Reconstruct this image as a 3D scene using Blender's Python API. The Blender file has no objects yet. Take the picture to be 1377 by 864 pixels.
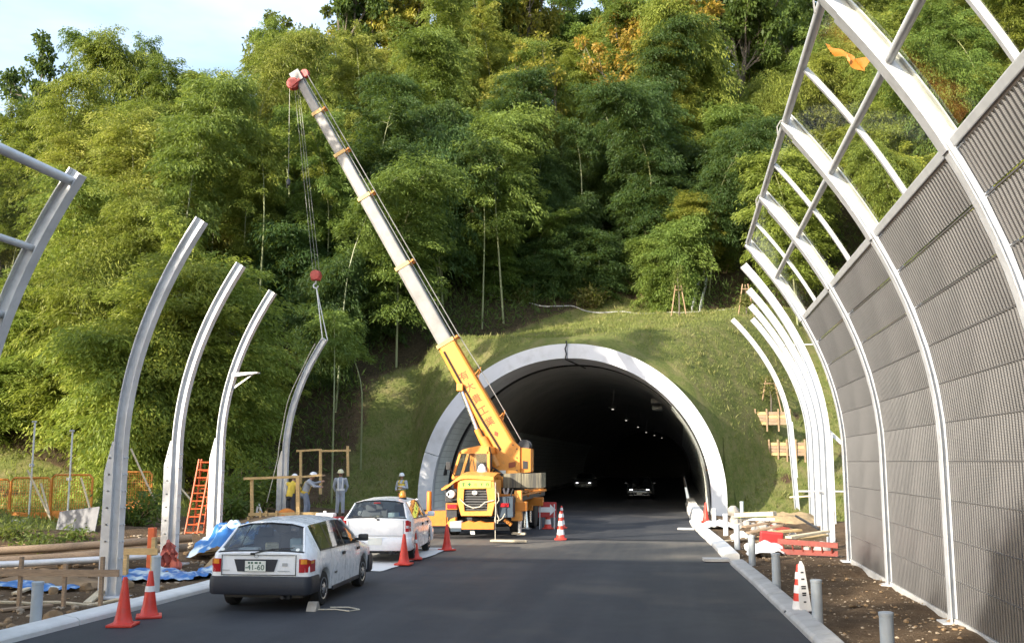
import bpy, bmesh, math, random
import numpy as np
from mathutils import Vector, Matrix, noise as mnoise

S = bpy.context.scene
COL = S.collection
R = math.radians
PI = math.pi

# ------------------------------------------------------------------ camera
FPX, PITCH, YAW, CAMH = 1340.0, R(8.0), R(9.5), 2.4      # focal length in px of a 1377 px wide frame
cd = bpy.data.cameras.new('camera'); cam = bpy.data.objects.new('camera', cd); COL.objects.link(cam)
cd.sensor_width = 36.0; cd.lens = 36.0 * FPX / 1377.0
cd.clip_start = 0.1; cd.clip_end = 6000.0
cam.location = (0, 0, CAMH); cam.rotation_euler = (PI / 2 + PITCH, 0, YAW)
S.camera = cam

# ------------------------------------------------------------------ world, sun, exposure
SUN_EL = R(21.0)
SUN_TRAVEL = Vector((0.62, 0.78, 0)).normalized()         # horizontal direction the light travels
W = bpy.data.worlds.new('World'); S.world = W; W.use_nodes = True
wn, wl = W.node_tree.nodes, W.node_tree.links
for n in list(wn): wn.remove(n)
w_out = wn.new('ShaderNodeOutputWorld'); w_bg = wn.new('ShaderNodeBackground')
sky = wn.new('ShaderNodeTexSky'); sky.sky_type = 'NISHITA'; sky.sun_disc = False
sky.sun_elevation = SUN_EL
sky.sun_rotation = math.atan2(-SUN_TRAVEL.x, -SUN_TRAVEL.y)
sky.air_density = 1.0; sky.dust_density = 1.6; sky.ozone_density = 1.0
# thin high cloud over the blue, the same in every direction
tc = wn.new('ShaderNodeTexCoord'); mp = wn.new('ShaderNodeMapping'); mp.inputs['Scale'].default_value = (1.2, 1.2, 3.5)
cn = wn.new('ShaderNodeTexNoise'); cn.inputs['Scale'].default_value = 1.7; cn.inputs['Detail'].default_value = 6; cn.inputs['Roughness'].default_value = 0.55
cr = wn.new('ShaderNodeValToRGB'); cr.color_ramp.elements[0].position = 0.32; cr.color_ramp.elements[1].position = 0.72
cm = wn.new('ShaderNodeMixRGB'); cm.inputs['Color2'].default_value = (7.0, 7.4, 7.8, 1)
mu = wn.new('ShaderNodeMath'); mu.operation = 'MULTIPLY'; mu.inputs[1].default_value = 0.36
wl.new(tc.outputs['Generated'], mp.inputs['Vector']); wl.new(mp.outputs[0], cn.inputs['Vector'])
wl.new(cn.outputs['Fac'], cr.inputs['Fac']); wl.new(cr.outputs['Color'], mu.inputs[0])
wl.new(mu.outputs[0], cm.inputs['Fac']); wl.new(sky.outputs[0], cm.inputs['Color1'])
wl.new(cm.outputs[0], w_bg.inputs['Color']); w_bg.inputs['Strength'].default_value = 0.15
wl.new(w_bg.outputs[0], w_out.inputs['Surface'])

sd = bpy.data.lights.new('sun', 'SUN'); so = bpy.data.objects.new('sun', sd); COL.objects.link(so)
sd.energy = 3.9; sd.angle = R(0.5); sd.color = (1.0, 0.91, 0.76)
sdir = Vector((SUN_TRAVEL.x * math.cos(SUN_EL), SUN_TRAVEL.y * math.cos(SUN_EL), -math.sin(SUN_EL)))
so.rotation_euler = sdir.to_track_quat('-Z', 'Y').to_euler(); so.location = (-60, -50, 60)
S.view_settings.view_transform = 'Standard'; S.view_settings.look = 'None'
S.view_settings.gamma = 1.0; S.view_settings.exposure = 1.4; S.view_settings.use_curve_mapping = False
S.cycles.max_bounces = 8; S.cycles.transparent_max_bounces = 16; S.cycles.diffuse_bounces = 3
S.cycles.use_denoising = True; S.cycles.caustics_reflective = False; S.cycles.caustics_refractive = False
S.cycles.sample_clamp_indirect = 6.0

# ------------------------------------------------------------------ pixel -> place helpers (survey of the photograph)
_fw = Vector((-math.sin(YAW) * math.cos(PITCH), math.cos(YAW) * math.cos(PITCH), math.sin(PITCH)))
_rt = Vector((math.cos(YAW), math.sin(YAW), 0)); _up = _rt.cross(_fw)
def _ray(px, py): return _fw + _rt * ((px - 688.5) / FPX) - _up * ((py - 432) / FPX)
def on_z(px, py, z=0.0):
    r = _ray(px, py); t = (z - CAMH) / r.z
    return Vector((r.x * t, r.y * t, z))
def on_y(px, py, y):
    r = _ray(px, py); t = y / r.y
    return Vector((r.x * t, y, CAMH + r.z * t))
def pix(p):
    d = Vector(p) - Vector((0, 0, CAMH)); w = d.dot(_fw)
    return (688.5 + FPX * d.dot(_rt) / w, 432 - FPX * d.dot(_up) / w) if w > 0.1 else (-9999, -9999)

# ------------------------------------------------------------------ materials
def node_mat(name):
    m = bpy.data.materials.new(name); m.use_nodes = True
    nt = m.node_tree
    for n in list(nt.nodes): nt.nodes.remove(n)
    out = nt.nodes.new('ShaderNodeOutputMaterial')
    return m, nt.nodes, nt.links, out
def principled(ns, ls, out):
    b = ns.new('ShaderNodeBsdfPrincipled'); ls.new(b.outputs[0], out.inputs['Surface']); return b
def noise(ns, ls, vec, scale, detail=4, rough=0.55, dist=0.0):
    n = ns.new('ShaderNodeTexNoise'); n.inputs['Scale'].default_value = scale; n.inputs['Detail'].default_value = detail
    n.inputs['Roughness'].default_value = rough; n.inputs['Distortion'].default_value = dist
    if vec is not None: ls.new(vec, n.inputs['Vector'])
    return n.outputs['Fac']
def ramp(ns, ls, fac, p0, p1, c0=(0, 0, 0, 1), c1=(1, 1, 1, 1)):
    r = ns.new('ShaderNodeValToRGB'); e = r.color_ramp.elements
    e[0].position, e[1].position = p0, p1; e[0].color, e[1].color = c0, c1
    ls.new(fac, r.inputs['Fac']); return r.outputs['Color']
def mixc(ns, ls, fac, a, b, mode='MIX'):
    m = ns.new('ShaderNodeMixRGB'); m.blend_type = mode
    for k, v in (('Fac', fac), ('Color1', a), ('Color2', b)):
        if isinstance(v, (int, float)): m.inputs[k].default_value = v
        elif isinstance(v, tuple): m.inputs[k].default_value = v if len(v) == 4 else v + (1,)
        else: ls.new(v, m.inputs[k])
    return m.outputs[0]
def math_(ns, ls, op, a, b=None):
    m = ns.new('ShaderNodeMath'); m.operation = op
    for i, v in ((0, a), (1, b)):
        if v is None: continue
        if isinstance(v, (int, float)): m.inputs[i].default_value = v
        else: ls.new(v, m.inputs[i])
    return m.outputs[0]
def bumpn(ns, ls, h, strength, dist, bsdf):
    b = ns.new('ShaderNodeBump'); b.inputs['Strength'].default_value = strength; b.inputs['Distance'].default_value = dist
    ls.new(h, b.inputs['Height']); ls.new(b.outputs[0], bsdf.inputs['Normal']); return b
def coords(ns, kind='Object'):
    return ns.new('ShaderNodeTexCoord').outputs[kind]
def mat(name, col, rough=0.6, metal=0.0, var=0.12, scale=3.0, dirt=None, dirt_amt=0.35, bump=0.0, bscale=30.0, coat=0.0):
    """a painted / plain surface with blotchy tone, optional dirt and fine relief"""
    m, ns, ls, out = node_mat(name); b = principled(ns, ls, out)
    v = coords(ns)
    n1 = noise(ns, ls, v, scale, 5)
    lo = tuple(max(0, c * (1 - var)) for c in col) + (1,); hi = tuple(min(1, c * (1 + var)) for c in col) + (1,)
    c = ramp(ns, ls, n1, 0.3, 0.7, lo, hi)
    if dirt is not None:
        n2 = noise(ns, ls, v, scale * 2.3, 6, 0.65, 0.4)
        c = mixc(ns, ls, math_(ns, ls, 'MULTIPLY', ramp(ns, ls, n2, 0.5, 0.75), dirt_amt), c, dirt)
    ls.new(c, b.inputs['Base Color'])
    rr = ramp(ns, ls, noise(ns, ls, v, scale * 4, 3), 0.3, 0.7, (max(0.03, rough - 0.08),) * 3 + (1,), (min(1, rough + 0.08),) * 3 + (1,))
    ls.new(rr, b.inputs['Roughness']); b.inputs['Metallic'].default_value = metal
    if coat: b.inputs['Coat Weight'].default_value = coat; b.inputs['Coat Roughness'].default_value = 0.05
    if bump: bumpn(ns, ls, noise(ns, ls, v, bscale, 4), bump, 0.02, b)
    return m

M = {}
M['steel'] = mat('galvanised steel', (0.60, 0.61, 0.625), 0.42, 0.3, 0.14, 2.5, dirt=(0.36, 0.36, 0.36), dirt_amt=0.45)
M['steel_rail'] = mat('rail steel', (0.60, 0.61, 0.62), 0.5, 0.4, 0.08, 6)
M['car_white'] = mat('white car paint', (0.87, 0.87, 0.87), 0.28, 0, 0.02, 2, dirt=(0.60, 0.58, 0.55), dirt_amt=0.06, coat=0.35)
M['car_dark'] = mat('dark car paint', (0.02, 0.022, 0.024), 0.25, 0, 0.05, 2, coat=0.6)
M['car_grey'] = mat('grey car paint', (0.20, 0.20, 0.21), 0.3, 0, 0.05, 2, coat=0.6)
M['bumper'] = mat('grey bumper plastic', (0.022, 0.025, 0.034), 0.55, 0, 0.1, 6)
M['black'] = mat('black rubber', (0.014, 0.014, 0.015), 0.75, 0, 0.2, 8)
M['dark_trim'] = mat('black trim', (0.02, 0.02, 0.022), 0.5)
M['seat'] = mat('car seat fabric', (0.12, 0.12, 0.13), 0.9)
M['hub'] = mat('hubcap silver', (0.55, 0.56, 0.57), 0.35, 0.7, 0.08, 12, dirt=(0.2, 0.19, 0.17), dirt_amt=0.3)
M['pink_cloth'] = mat('faded red cloth', (0.55, 0.16, 0.12), 0.85, 0, 0.3, 5)
M['red_lens'] = mat('red lamp lens', (0.42, 0.015, 0.02), 0.15, 0, 0.1, 20, coat=0.5)
M['amber'] = mat('amber lens', (0.80, 0.30, 0.03), 0.2, 0, 0.1, 20, coat=0.5)
M['clear_lens'] = mat('clear lamp lens', (0.75, 0.76, 0.78), 0.12, 0.2, 0.05, 20, coat=0.5)
M['plate'] = mat('number plate white', (0.78, 0.78, 0.70), 0.45)
M['plate_ink'] = mat('number plate green', (0.03, 0.10, 0.06), 0.5)
M['ink'] = mat('dark print', (0.03, 0.03, 0.035), 0.6)
M['crane_yellow'] = mat('crane yellow paint', (0.72, 0.295, 0.05), 0.48, 0, 0.08, 2.5, dirt=(0.30, 0.16, 0.05), dirt_amt=0.5, coat=0.15)
M['crane_orange'] = mat('crane orange paint', (0.60, 0.20, 0.02), 0.5, 0, 0.08, 2.5, dirt=(0.30, 0.12, 0.04), dirt_amt=0.4)
M['boom_grey'] = mat('boom pale grey paint', (0.25, 0.24, 0.23), 0.45, 0.0, 0.16, 2.0, dirt=(0.13, 0.12, 0.11), dirt_amt=0.45)
M['seam_dust'] = mat('dusty paving seam', (0.085, 0.083, 0.08), 0.9, 0, 0.35, 2.5)
M['louvre'] = mat('grey louvre paint', (0.15, 0.15, 0.15), 0.5, 0.2, 0.1, 5)
M['collar'] = mat('pale yellow collar paint', (0.62, 0.40, 0.14), 0.5, 0, 0.1, 4, dirt=(0.35, 0.2, 0.08), dirt_amt=0.4)
M['boom_red'] = mat('boom sign red', (0.26, 0.06, 0.02), 0.55)
M['lime'] = mat('lime plate', (0.62, 0.66, 0.10), 0.5)
M['green_ink'] = mat('green lettering', (0.03, 0.16, 0.05), 0.55)
M['head_red'] = mat('boom head red paint', (0.42, 0.05, 0.04), 0.5, 0, 0.15, 5, dirt=(0.12, 0.04, 0.03), dirt_amt=0.5)
M['machine_dark'] = mat('machine dark steel', (0.035, 0.038, 0.045), 0.5, 0.2, 0.2, 6, dirt=(0.10, 0.08, 0.06), dirt_amt=0.5)
M['machine_blue'] = mat('blue black box', (0.03, 0.05, 0.075), 0.5, 0, 0.2, 6)
M['chrome'] = mat('polished rod', (0.75, 0.75, 0.75), 0.2, 0.9, 0.03)
M['rope'] = mat('pale rope', (0.55, 0.50, 0.40), 0.9, 0, 0.2, 15)
M['wire'] = mat('wire rope', (0.32, 0.31, 0.29), 0.5, 0.4, 0.1, 20)
M['cone_red'] = mat('cone red plastic', (0.66, 0.045, 0.025), 0.45, 0, 0.10, 6, dirt=(0.30, 0.06, 0.04), dirt_amt=0.35)
M['cone_white'] = mat('cone white band', (0.78, 0.76, 0.74), 0.45, 0, 0.05, 6, dirt=(0.5, 0.42, 0.38), dirt_amt=0.3)
M['red'] = mat('red paint', (0.40, 0.025, 0.025), 0.5, 0, 0.12, 5)
M['white'] = mat('white paint', (0.80, 0.79, 0.77), 0.5, 0, 0.05, 4, dirt=(0.55, 0.50, 0.45), dirt_amt=0.2)
M['ladder'] = mat('orange red ladder paint', (0.60, 0.11, 0.03), 0.5, 0, 0.15, 5, dirt=(0.30, 0.10, 0.05), dirt_amt=0.4)
M['rust_red'] = mat('dull red frame paint', (0.20, 0.032, 0.022), 0.6, 0, 0.2, 6, dirt=(0.20, 0.08, 0.05), dirt_amt=0.5)
M['fence_orange'] = mat('orange fence paint', (0.56, 0.20, 0.025), 0.55, 0, 0.15, 3, dirt=(0.35, 0.14, 0.04), dirt_amt=0.5)
M['pvc'] = mat('grey pvc pipe', (0.40, 0.44, 0.47), 0.4, 0, 0.06, 4, dirt=(0.35, 0.30, 0.24), dirt_amt=0.25)
M['grey_sheet'] = mat('grey sheet', (0.15, 0.15, 0.16), 0.6, 0, 0.1, 4)
M['skin'] = mat('skin', (0.36, 0.20, 0.13), 0.6, 0, 0.08, 10)
M['work_grey'] = mat('grey work clothes', (0.36, 0.39, 0.44), 0.9, 0, 0.12, 9)
M['work_blue'] = mat('blue grey work clothes', (0.20, 0.24, 0.31), 0.9, 0, 0.15, 9)
M['work_dark'] = mat('dark work trousers', (0.05, 0.055, 0.065), 0.9, 0, 0.2, 9)
M['vest_yellow'] = mat('yellow vest', (0.66, 0.48, 0.06), 0.8, 0, 0.1, 9)
M['vest_white'] = mat('pale reflective band', (0.72, 0.72, 0.70), 0.6)
M['orange_cloth'] = mat('orange work cloth', (0.70, 0.32, 0.12), 0.85, 0, 0.1, 9)
M['helmet_cream'] = mat('cream helmet', (0.78, 0.74, 0.50), 0.35, coat=0.3)
M['helmet_white'] = mat('white helmet', (0.82, 0.82, 0.82), 0.35, coat=0.3)
M['boot'] = mat('dark boots', (0.03, 0.028, 0.025), 0.7)
M['hair'] = mat('black hair', (0.012, 0.011, 0.010), 0.7)
M['boulder'] = mat('grey rock', (0.34, 0.31, 0.27), 0.85, 0, 0.25, 6, bump=0.4, bscale=12)
M['concrete'] = mat('concrete', (0.46, 0.45, 0.43), 0.85, 0, 0.12, 1.6, dirt=(0.24, 0.22, 0.19), dirt_amt=0.5, bump=0.15, bscale=60)
M['concrete_white'] = mat('new pale concrete', (0.70, 0.69, 0.66), 0.8, 0, 0.08, 1.6, dirt=(0.45, 0.42, 0.36), dirt_amt=0.3, bump=0.1, bscale=50)
M['portal'] = mat('portal concrete', (0.64, 0.65, 0.68), 0.75, 0, 0.07, 0.6, dirt=(0.40, 0.40, 0.39), dirt_amt=0.5, bump=0.1, bscale=30)
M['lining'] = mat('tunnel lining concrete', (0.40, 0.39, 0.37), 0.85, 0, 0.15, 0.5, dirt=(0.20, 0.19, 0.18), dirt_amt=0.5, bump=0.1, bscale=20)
M['film'] = mat('clear plastic sheeting', (0.62, 0.64, 0.58), 0.25, 0, 0.2, 3, dirt=(0.40, 0.40, 0.33), dirt_amt=0.6, bump=0.5, bscale=5)
M['grey_metal'] = mat('grey equipment metal', (0.42, 0.43, 0.44), 0.5, 0.2, 0.08)
M['bark'] = mat('grey brown bark', (0.13, 0.11, 0.085), 0.9, 0, 0.3, 4, bump=0.4, bscale=18)
M['culm'] = mat('bamboo culm', (0.22, 0.24, 0.11), 0.5, 0, 0.3, 0.6, dirt=(0.30, 0.28, 0.20), dirt_amt=0.5)
M['stake'] = mat('peeled stake', (0.33, 0.22, 0.13), 0.85, 0, 0.2, 5)
M['sandbag'] = mat('pale sheet', (0.70, 0.69, 0.66), 0.7, 0, 0.1, 4, dirt=(0.45, 0.40, 0.33), dirt_amt=0.4)
def wood(name, col):
    m, ns, ls, out = node_mat(name); b = principled(ns, ls, out); v = coords(ns)
    mpn = ns.new('ShaderNodeMapping'); mpn.inputs['Scale'].default_value = (3, 30, 30); ls.new(v, mpn.inputs['Vector'])
    g = noise(ns, ls, mpn.outputs[0], 1.5, 6, 0.6, 0.6)
    c = ramp(ns, ls, g, 0.3, 0.72, tuple(c * 0.62 for c in col) + (1,), tuple(min(1, c * 1.12) for c in col) + (1,))
    c = mixc(ns, ls, math_(ns, ls, 'MULTIPLY', ramp(ns, ls, noise(ns, ls, v, 2.5, 5), 0.5, 0.75), 0.45), c, tuple(x * 0.45 for x in col))
    ls.new(c, b.inputs['Base Color']); b.inputs['Roughness'].default_value = 0.8
    bumpn(ns, ls, g, 0.3, 0.01, b); return m
M['wood'] = wood('fresh timber', (0.62, 0.43, 0.20))
M['wood_old'] = wood('weathered timber', (0.36, 0.25, 0.16))
M['wood_pale'] = wood('pale sawn board', (0.68, 0.56, 0.38))
def glass_mat(name, tint, fac_t, rough=0.02, refl=0.85):
    m, ns, ls, out = node_mat(name)
    t = ns.new('ShaderNodeBsdfTransparent'); t.inputs['Color'].default_value = tint + (1,)
    g = ns.new('ShaderNodeBsdfGlossy'); g.inputs['Roughness'].default_value = rough; g.inputs['Color'].default_value = (0.9, 0.92, 0.95, 1)
    fr = ns.new('ShaderNodeFresnel'); fr.inputs['IOR'].default_value = 1.45
    f = math_(ns, ls, 'ADD', math_(ns, ls, 'MULTIPLY', fr.outputs[0], refl), fac_t)
    mx = ns.new('ShaderNodeMixShader'); ls.new(f, mx.inputs['Fac']); ls.new(t.outputs[0], mx.inputs[1]); ls.new(g.outputs[0], mx.inputs[2])
    ls.new(mx.outputs[0], out.inputs['Surface']); return m
M['car_glass'] = glass_mat('car glass', (0.74, 0.80, 0.80), 0.05, 0.02, 0.8)
M['acrylic'] = glass_mat('acrylic sheet', (0.97, 0.97, 0.92), 0.004, 0.05, 0.08)
def emit(name, col, s):
    m, ns, ls, out = node_mat(name); e = ns.new('ShaderNodeEmission'); e.inputs['Color'].default_value = col + (1,); e.inputs['Strength'].default_value = s
    ls.new(e.outputs[0], out.inputs['Surface']); return m
M['lamp'] = emit('tunnel lamp', (1.0, 0.95, 0.82), 0.35)
M['headlamp'] = emit('lit headlamp', (0.95, 0.97, 1.0), 1.6)

def leaf_mat(name, trans=0.46):
    m, ns, ls, out = node_mat(name)
    oi = ns.new('ShaderNodeObjectInfo'); at = ns.new('ShaderNodeAttribute'); at.attribute_name = 'tone'
    k = math_(ns, ls, 'ADD', math_(ns, ls, 'MULTIPLY', at.outputs['Fac'], 0.9), 0.75)
    hv = ns.new('ShaderNodeHueSaturation'); ls.new(oi.outputs['Color'], hv.inputs['Color'])
    ls.new(math_(ns, ls, 'ADD', math_(ns, ls, 'MULTIPLY', at.outputs['Fac'], -0.024), 0.520), hv.inputs['Hue'])
    ls.new(k, hv.inputs['Value'])
    d = ns.new('ShaderNodeBsdfPrincipled'); d.inputs['Roughness'].default_value = 0.55; d.inputs['Specular IOR Level'].default_value = 0.3
    ls.new(hv.outputs[0], d.inputs['Base Color'])
    t = ns.new('ShaderNodeBsdfTranslucent'); ls.new(mixc(ns, ls, 0.5, hv.outputs[0], (0.22, 0.28, 0.02)), t.inputs['Color'])
    mx = ns.new('ShaderNodeMixShader'); mx.inputs['Fac'].default_value = trans
    ls.new(d.outputs[0], mx.inputs[1]); ls.new(t.outputs[0], mx.inputs[2]); ls.new(mx.outputs[0], out.inputs['Surface'])
    return m
M['leaf'] = leaf_mat('foliage')

def asphalt_mat():
    m, ns, ls, out = node_mat('new asphalt'); b = principled(ns, ls, out); v = coords(ns)
    fine = noise(ns, ls, v, 55, 3, 0.7); big = noise(ns, ls, v, 0.35, 5, 0.6)
    mp2 = ns.new('ShaderNodeMapping'); mp2.inputs['Scale'].default_value = (1.1, 0.06, 1); ls.new(v, mp2.inputs['Vector'])
    lanes = noise(ns, ls, mp2.outputs[0], 1.3, 4, 0.6)
    c = ramp(ns, ls, fine, 0.25, 0.8, (0.010, 0.0115, 0.0155, 1), (0.036, 0.039, 0.048, 1))
    c = mixc(ns, ls, math_(ns, ls, 'MULTIPLY', ramp(ns, ls, lanes, 0.42, 0.70), 0.45), c, (0.058, 0.059, 0.063))
    # dust trodden out of the site, patches along the edges and near the portal
    c = mixc(ns, ls, math_(ns, ls, 'MULTIPLY', ramp(ns, ls, big, 0.52, 0.72), 0.4), c, (0.15, 0.13, 0.105))
    sx = ns.new('ShaderNodeSeparateXYZ'); ls.new(v, sx.inputs[0])
    def band(a, bb, w):
        p = math_(ns, ls, 'SUBTRACT', sx.outputs['Y'], (a + bb) / 2); p = math_(ns, ls, 'ABSOLUTE', p)
        q = math_(ns, ls, 'SUBTRACT', (bb - a) / 2 + w, p); q = math_(ns, ls, 'DIVIDE', q, w); return math_(ns, ls, 'MINIMUM', math_(ns, ls, 'MAXIMUM', q, 0.0), 1.0)
    dust_sun_band = math_(ns, ls, 'MULTIPLY', band(25.5, 31.0, 0.5), math_(ns, ls, 'ADD', math_(ns, ls, 'MULTIPLY', noise(ns, ls, mp2.outputs[0], 3, 4), 0.6), 0.15))  # warm pale band: site dust, with the sunlit stretch of road painted in
    c = mixc(ns, ls, dust_sun_band, c, (0.20, 0.175, 0.135))
    ls.new(c, b.inputs['Base Color'])
    ls.new(ramp(ns, ls, big, 0.3, 0.7, (0.62,) * 3 + (1,), (0.82,) * 3 + (1,)), b.inputs['Roughness'])
    bumpn(ns, ls, fine, 0.35, 0.01, b); return m
M['asphalt'] = asphalt_mat()

def terrain_mat():
    m, ns, ls, out = node_mat('earth and grass'); b = principled(ns, ls, out); v = coords(ns)
    at = ns.new('ShaderNodeAttribute'); at.attribute_name = 'grass'
    fl = ns.new('ShaderNodeAttribute'); fl.attribute_name = 'forest'
    n1 = noise(ns, ls, v, 1.1, 8, 0.65); n2 = noise(ns, ls, v, 7.0, 6, 0.7); n3 = noise(ns, ls, v, 28, 4, 0.7)
    dirt = ramp(ns, ls, n1, 0.3, 0.7, (0.10, 0.066, 0.040, 1), (0.22, 0.155, 0.10, 1))
    dirt = mixc(ns, ls, ramp(ns, ls, n2, 0.35, 0.75), mixc(ns, ls, 1.0, dirt, (0.72, 0.68, 0.62), 'MULTIPLY'), dirt)
    dirt = mixc(ns, ls, math_(ns, ls, 'MULTIPLY', ramp(ns, ls, n3, 0.58, 0.70), 0.7), dirt, (0.36, 0.30, 0.21))
    gr = ramp(ns, ls, n2, 0.3, 0.7, (0.09, 0.12, 0.03, 1), (0.19, 0.20, 0.06, 1))
    gr = mixc(ns, ls, ramp(ns, ls, n1, 0.45, 0.7), gr, (0.23, 0.20, 0.09))
    litter = ramp(ns, ls, n2, 0.3, 0.7, (0.03, 0.024, 0.014, 1), (0.10, 0.075, 0.04, 1))
    gfac = math_(ns, ls, 'ADD', at.outputs['Fac'], math_(ns, ls, 'MULTIPLY', math_(ns, ls, 'SUBTRACT', n1, 0.5), 0.9))
    c = mixc(ns, ls, ramp(ns, ls, gfac, 0.42, 0.58), dirt, gr)
    c = mixc(ns, ls, fl.outputs['Fac'], c, litter)
    ls.new(c, b.inputs['Base Color']); b.inputs['Roughness'].default_value = 0.95; b.inputs['Specular IOR Level'].default_value = 0.15
    h = math_(ns, ls, 'ADD', math_(ns, ls, 'MULTIPLY', n2, 1.0), math_(ns, ls, 'MULTIPLY', n3, 0.5))
    bumpn(ns, ls, h, 0.8, 0.10, b); return m
M['terrain'] = terrain_mat()
M['grass'] = mat('grass blades', (0.17, 0.19, 0.05), 0.8, 0, 0.5, 0.35)
M['weed'] = M['leaf']
M['gravel'] = mat('pale stones', (0.30, 0.24, 0.17), 0.9, 0, 0.35, 1.5)
M['sand'] = mat('piled yellow soil', (0.36, 0.26, 0.14), 0.95, 0, 0.3, 2.2, dirt=(0.20, 0.13, 0.07), dirt_amt=0.6, bump=0.7, bscale=9)
M['soil'] = mat('piled brown soil', (0.26, 0.17, 0.09), 0.95, 0, 0.35, 2.2, dirt=(0.14, 0.09, 0.05), dirt_amt=0.6, bump=0.7, bscale=9)

def panel_mat():
    m, ns, ls, out = node_mat('perforated grey brown panel'); b = principled(ns, ls, out); v = coords(ns)
    n1 = noise(ns, ls, v, 0.9, 5); 
    wv = ns.new('ShaderNodeTexWave'); wv.wave_type = 'BANDS'; wv.bands_direction = 'Z'; wv.inputs['Scale'].default_value = 16.0; wv.inputs['Distortion'].default_value = 0
    ls.new(v, wv.inputs['Vector'])
    c = ramp(ns, ls, n1, 0.3, 0.7, (0.076, 0.077, 0.081, 1), (0.120, 0.119, 0.123, 1))
    c = mixc(ns, ls, math_(ns, ls, 'MULTIPLY', wv.outputs['Fac'], 0.16), c, (0.06, 0.058, 0.055))
    ls.new(c, b.inputs['Base Color']); b.inputs['Roughness'].default_value = 0.36; b.inputs['Metallic'].default_value = 0.35
    bumpn(ns, ls, wv.outputs['Fac'], 0.15, 0.004, b); return m
M['panel'] = panel_mat()
M['seam'] = mat('panel edge strip', (0.17, 0.165, 0.165), 0.45, 0.4, 0.1, 3)

def tile_mat():
    m, ns, ls, out = node_mat('tunnel wall tile'); b = principled(ns, ls, out); v = coords(ns, 'UV')
    br = ns.new('ShaderNodeTexBrick'); br.inputs['Scale'].default_value = 1.0; br.offset = 0.0
    br.inputs['Color1'].default_value = (0.74, 0.78, 0.75, 1); br.inputs['Color2'].default_value = (0.78, 0.81, 0.78, 1); br.inputs['Mortar'].default_value = (0.42, 0.44, 0.42, 1)
    br.inputs['Mortar Size'].default_value = 0.012; br.inputs['Brick Width'].default_value = 0.9; br.inputs['Row Height'].default_value = 0.3
    ls.new(v, br.inputs['Vector'])
    c = mixc(ns, ls, math_(ns, ls, 'MULTIPLY', ramp(ns, ls, noise(ns, ls, v, 0.8, 5), 0.4, 0.75), 0.3), br.outputs['Color'], (0.40, 0.40, 0.37))
    ls.new(c, b.inputs['Base Color']); b.inputs['Roughness'].default_value = 0.45
    bumpn(ns, ls, br.outputs['Fac'], -0.3, 0.01, b); return m
M['tile'] = tile_mat()
def tarp_mat():
    m, ns, ls, out = node_mat('blue and white tarpaulin'); b = principled(ns, ls, out); v = coords(ns)
    c = ramp(ns, ls, noise(ns, ls, v, 1.6, 4, 0.5, 0.8), 0.50, 0.58, (0.03, 0.15, 0.42, 1), (0.55, 0.66, 0.70, 1))
    ls.new(c, b.inputs['Base Color']); b.inputs['Roughness'].default_value = 0.4
    bumpn(ns, ls, noise(ns, ls, v, 7, 4), 0.4, 0.05, b); return m
M['tarp'] = tarp_mat()
def counterweight_mat():
    m, ns, ls, out = node_mat('worn counterweight'); b = principled(ns, ls, out); v = coords(ns)
    mpn = ns.new('ShaderNodeMapping'); mpn.inputs['Scale'].default_value = (9, 9, 0.6); ls.new(v, mpn.inputs['Vector'])
    c = ramp(ns, ls, noise(ns, ls, mpn.outputs[0], 1.2, 3), 0.35, 0.65, (0.045, 0.042, 0.035, 1), (0.24, 0.21, 0.13, 1))
    ls.new(c, b.inputs['Base Color']); b.inputs['Roughness'].default_value = 0.6; return m
M['counter'] = counterweight_mat()

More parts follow.
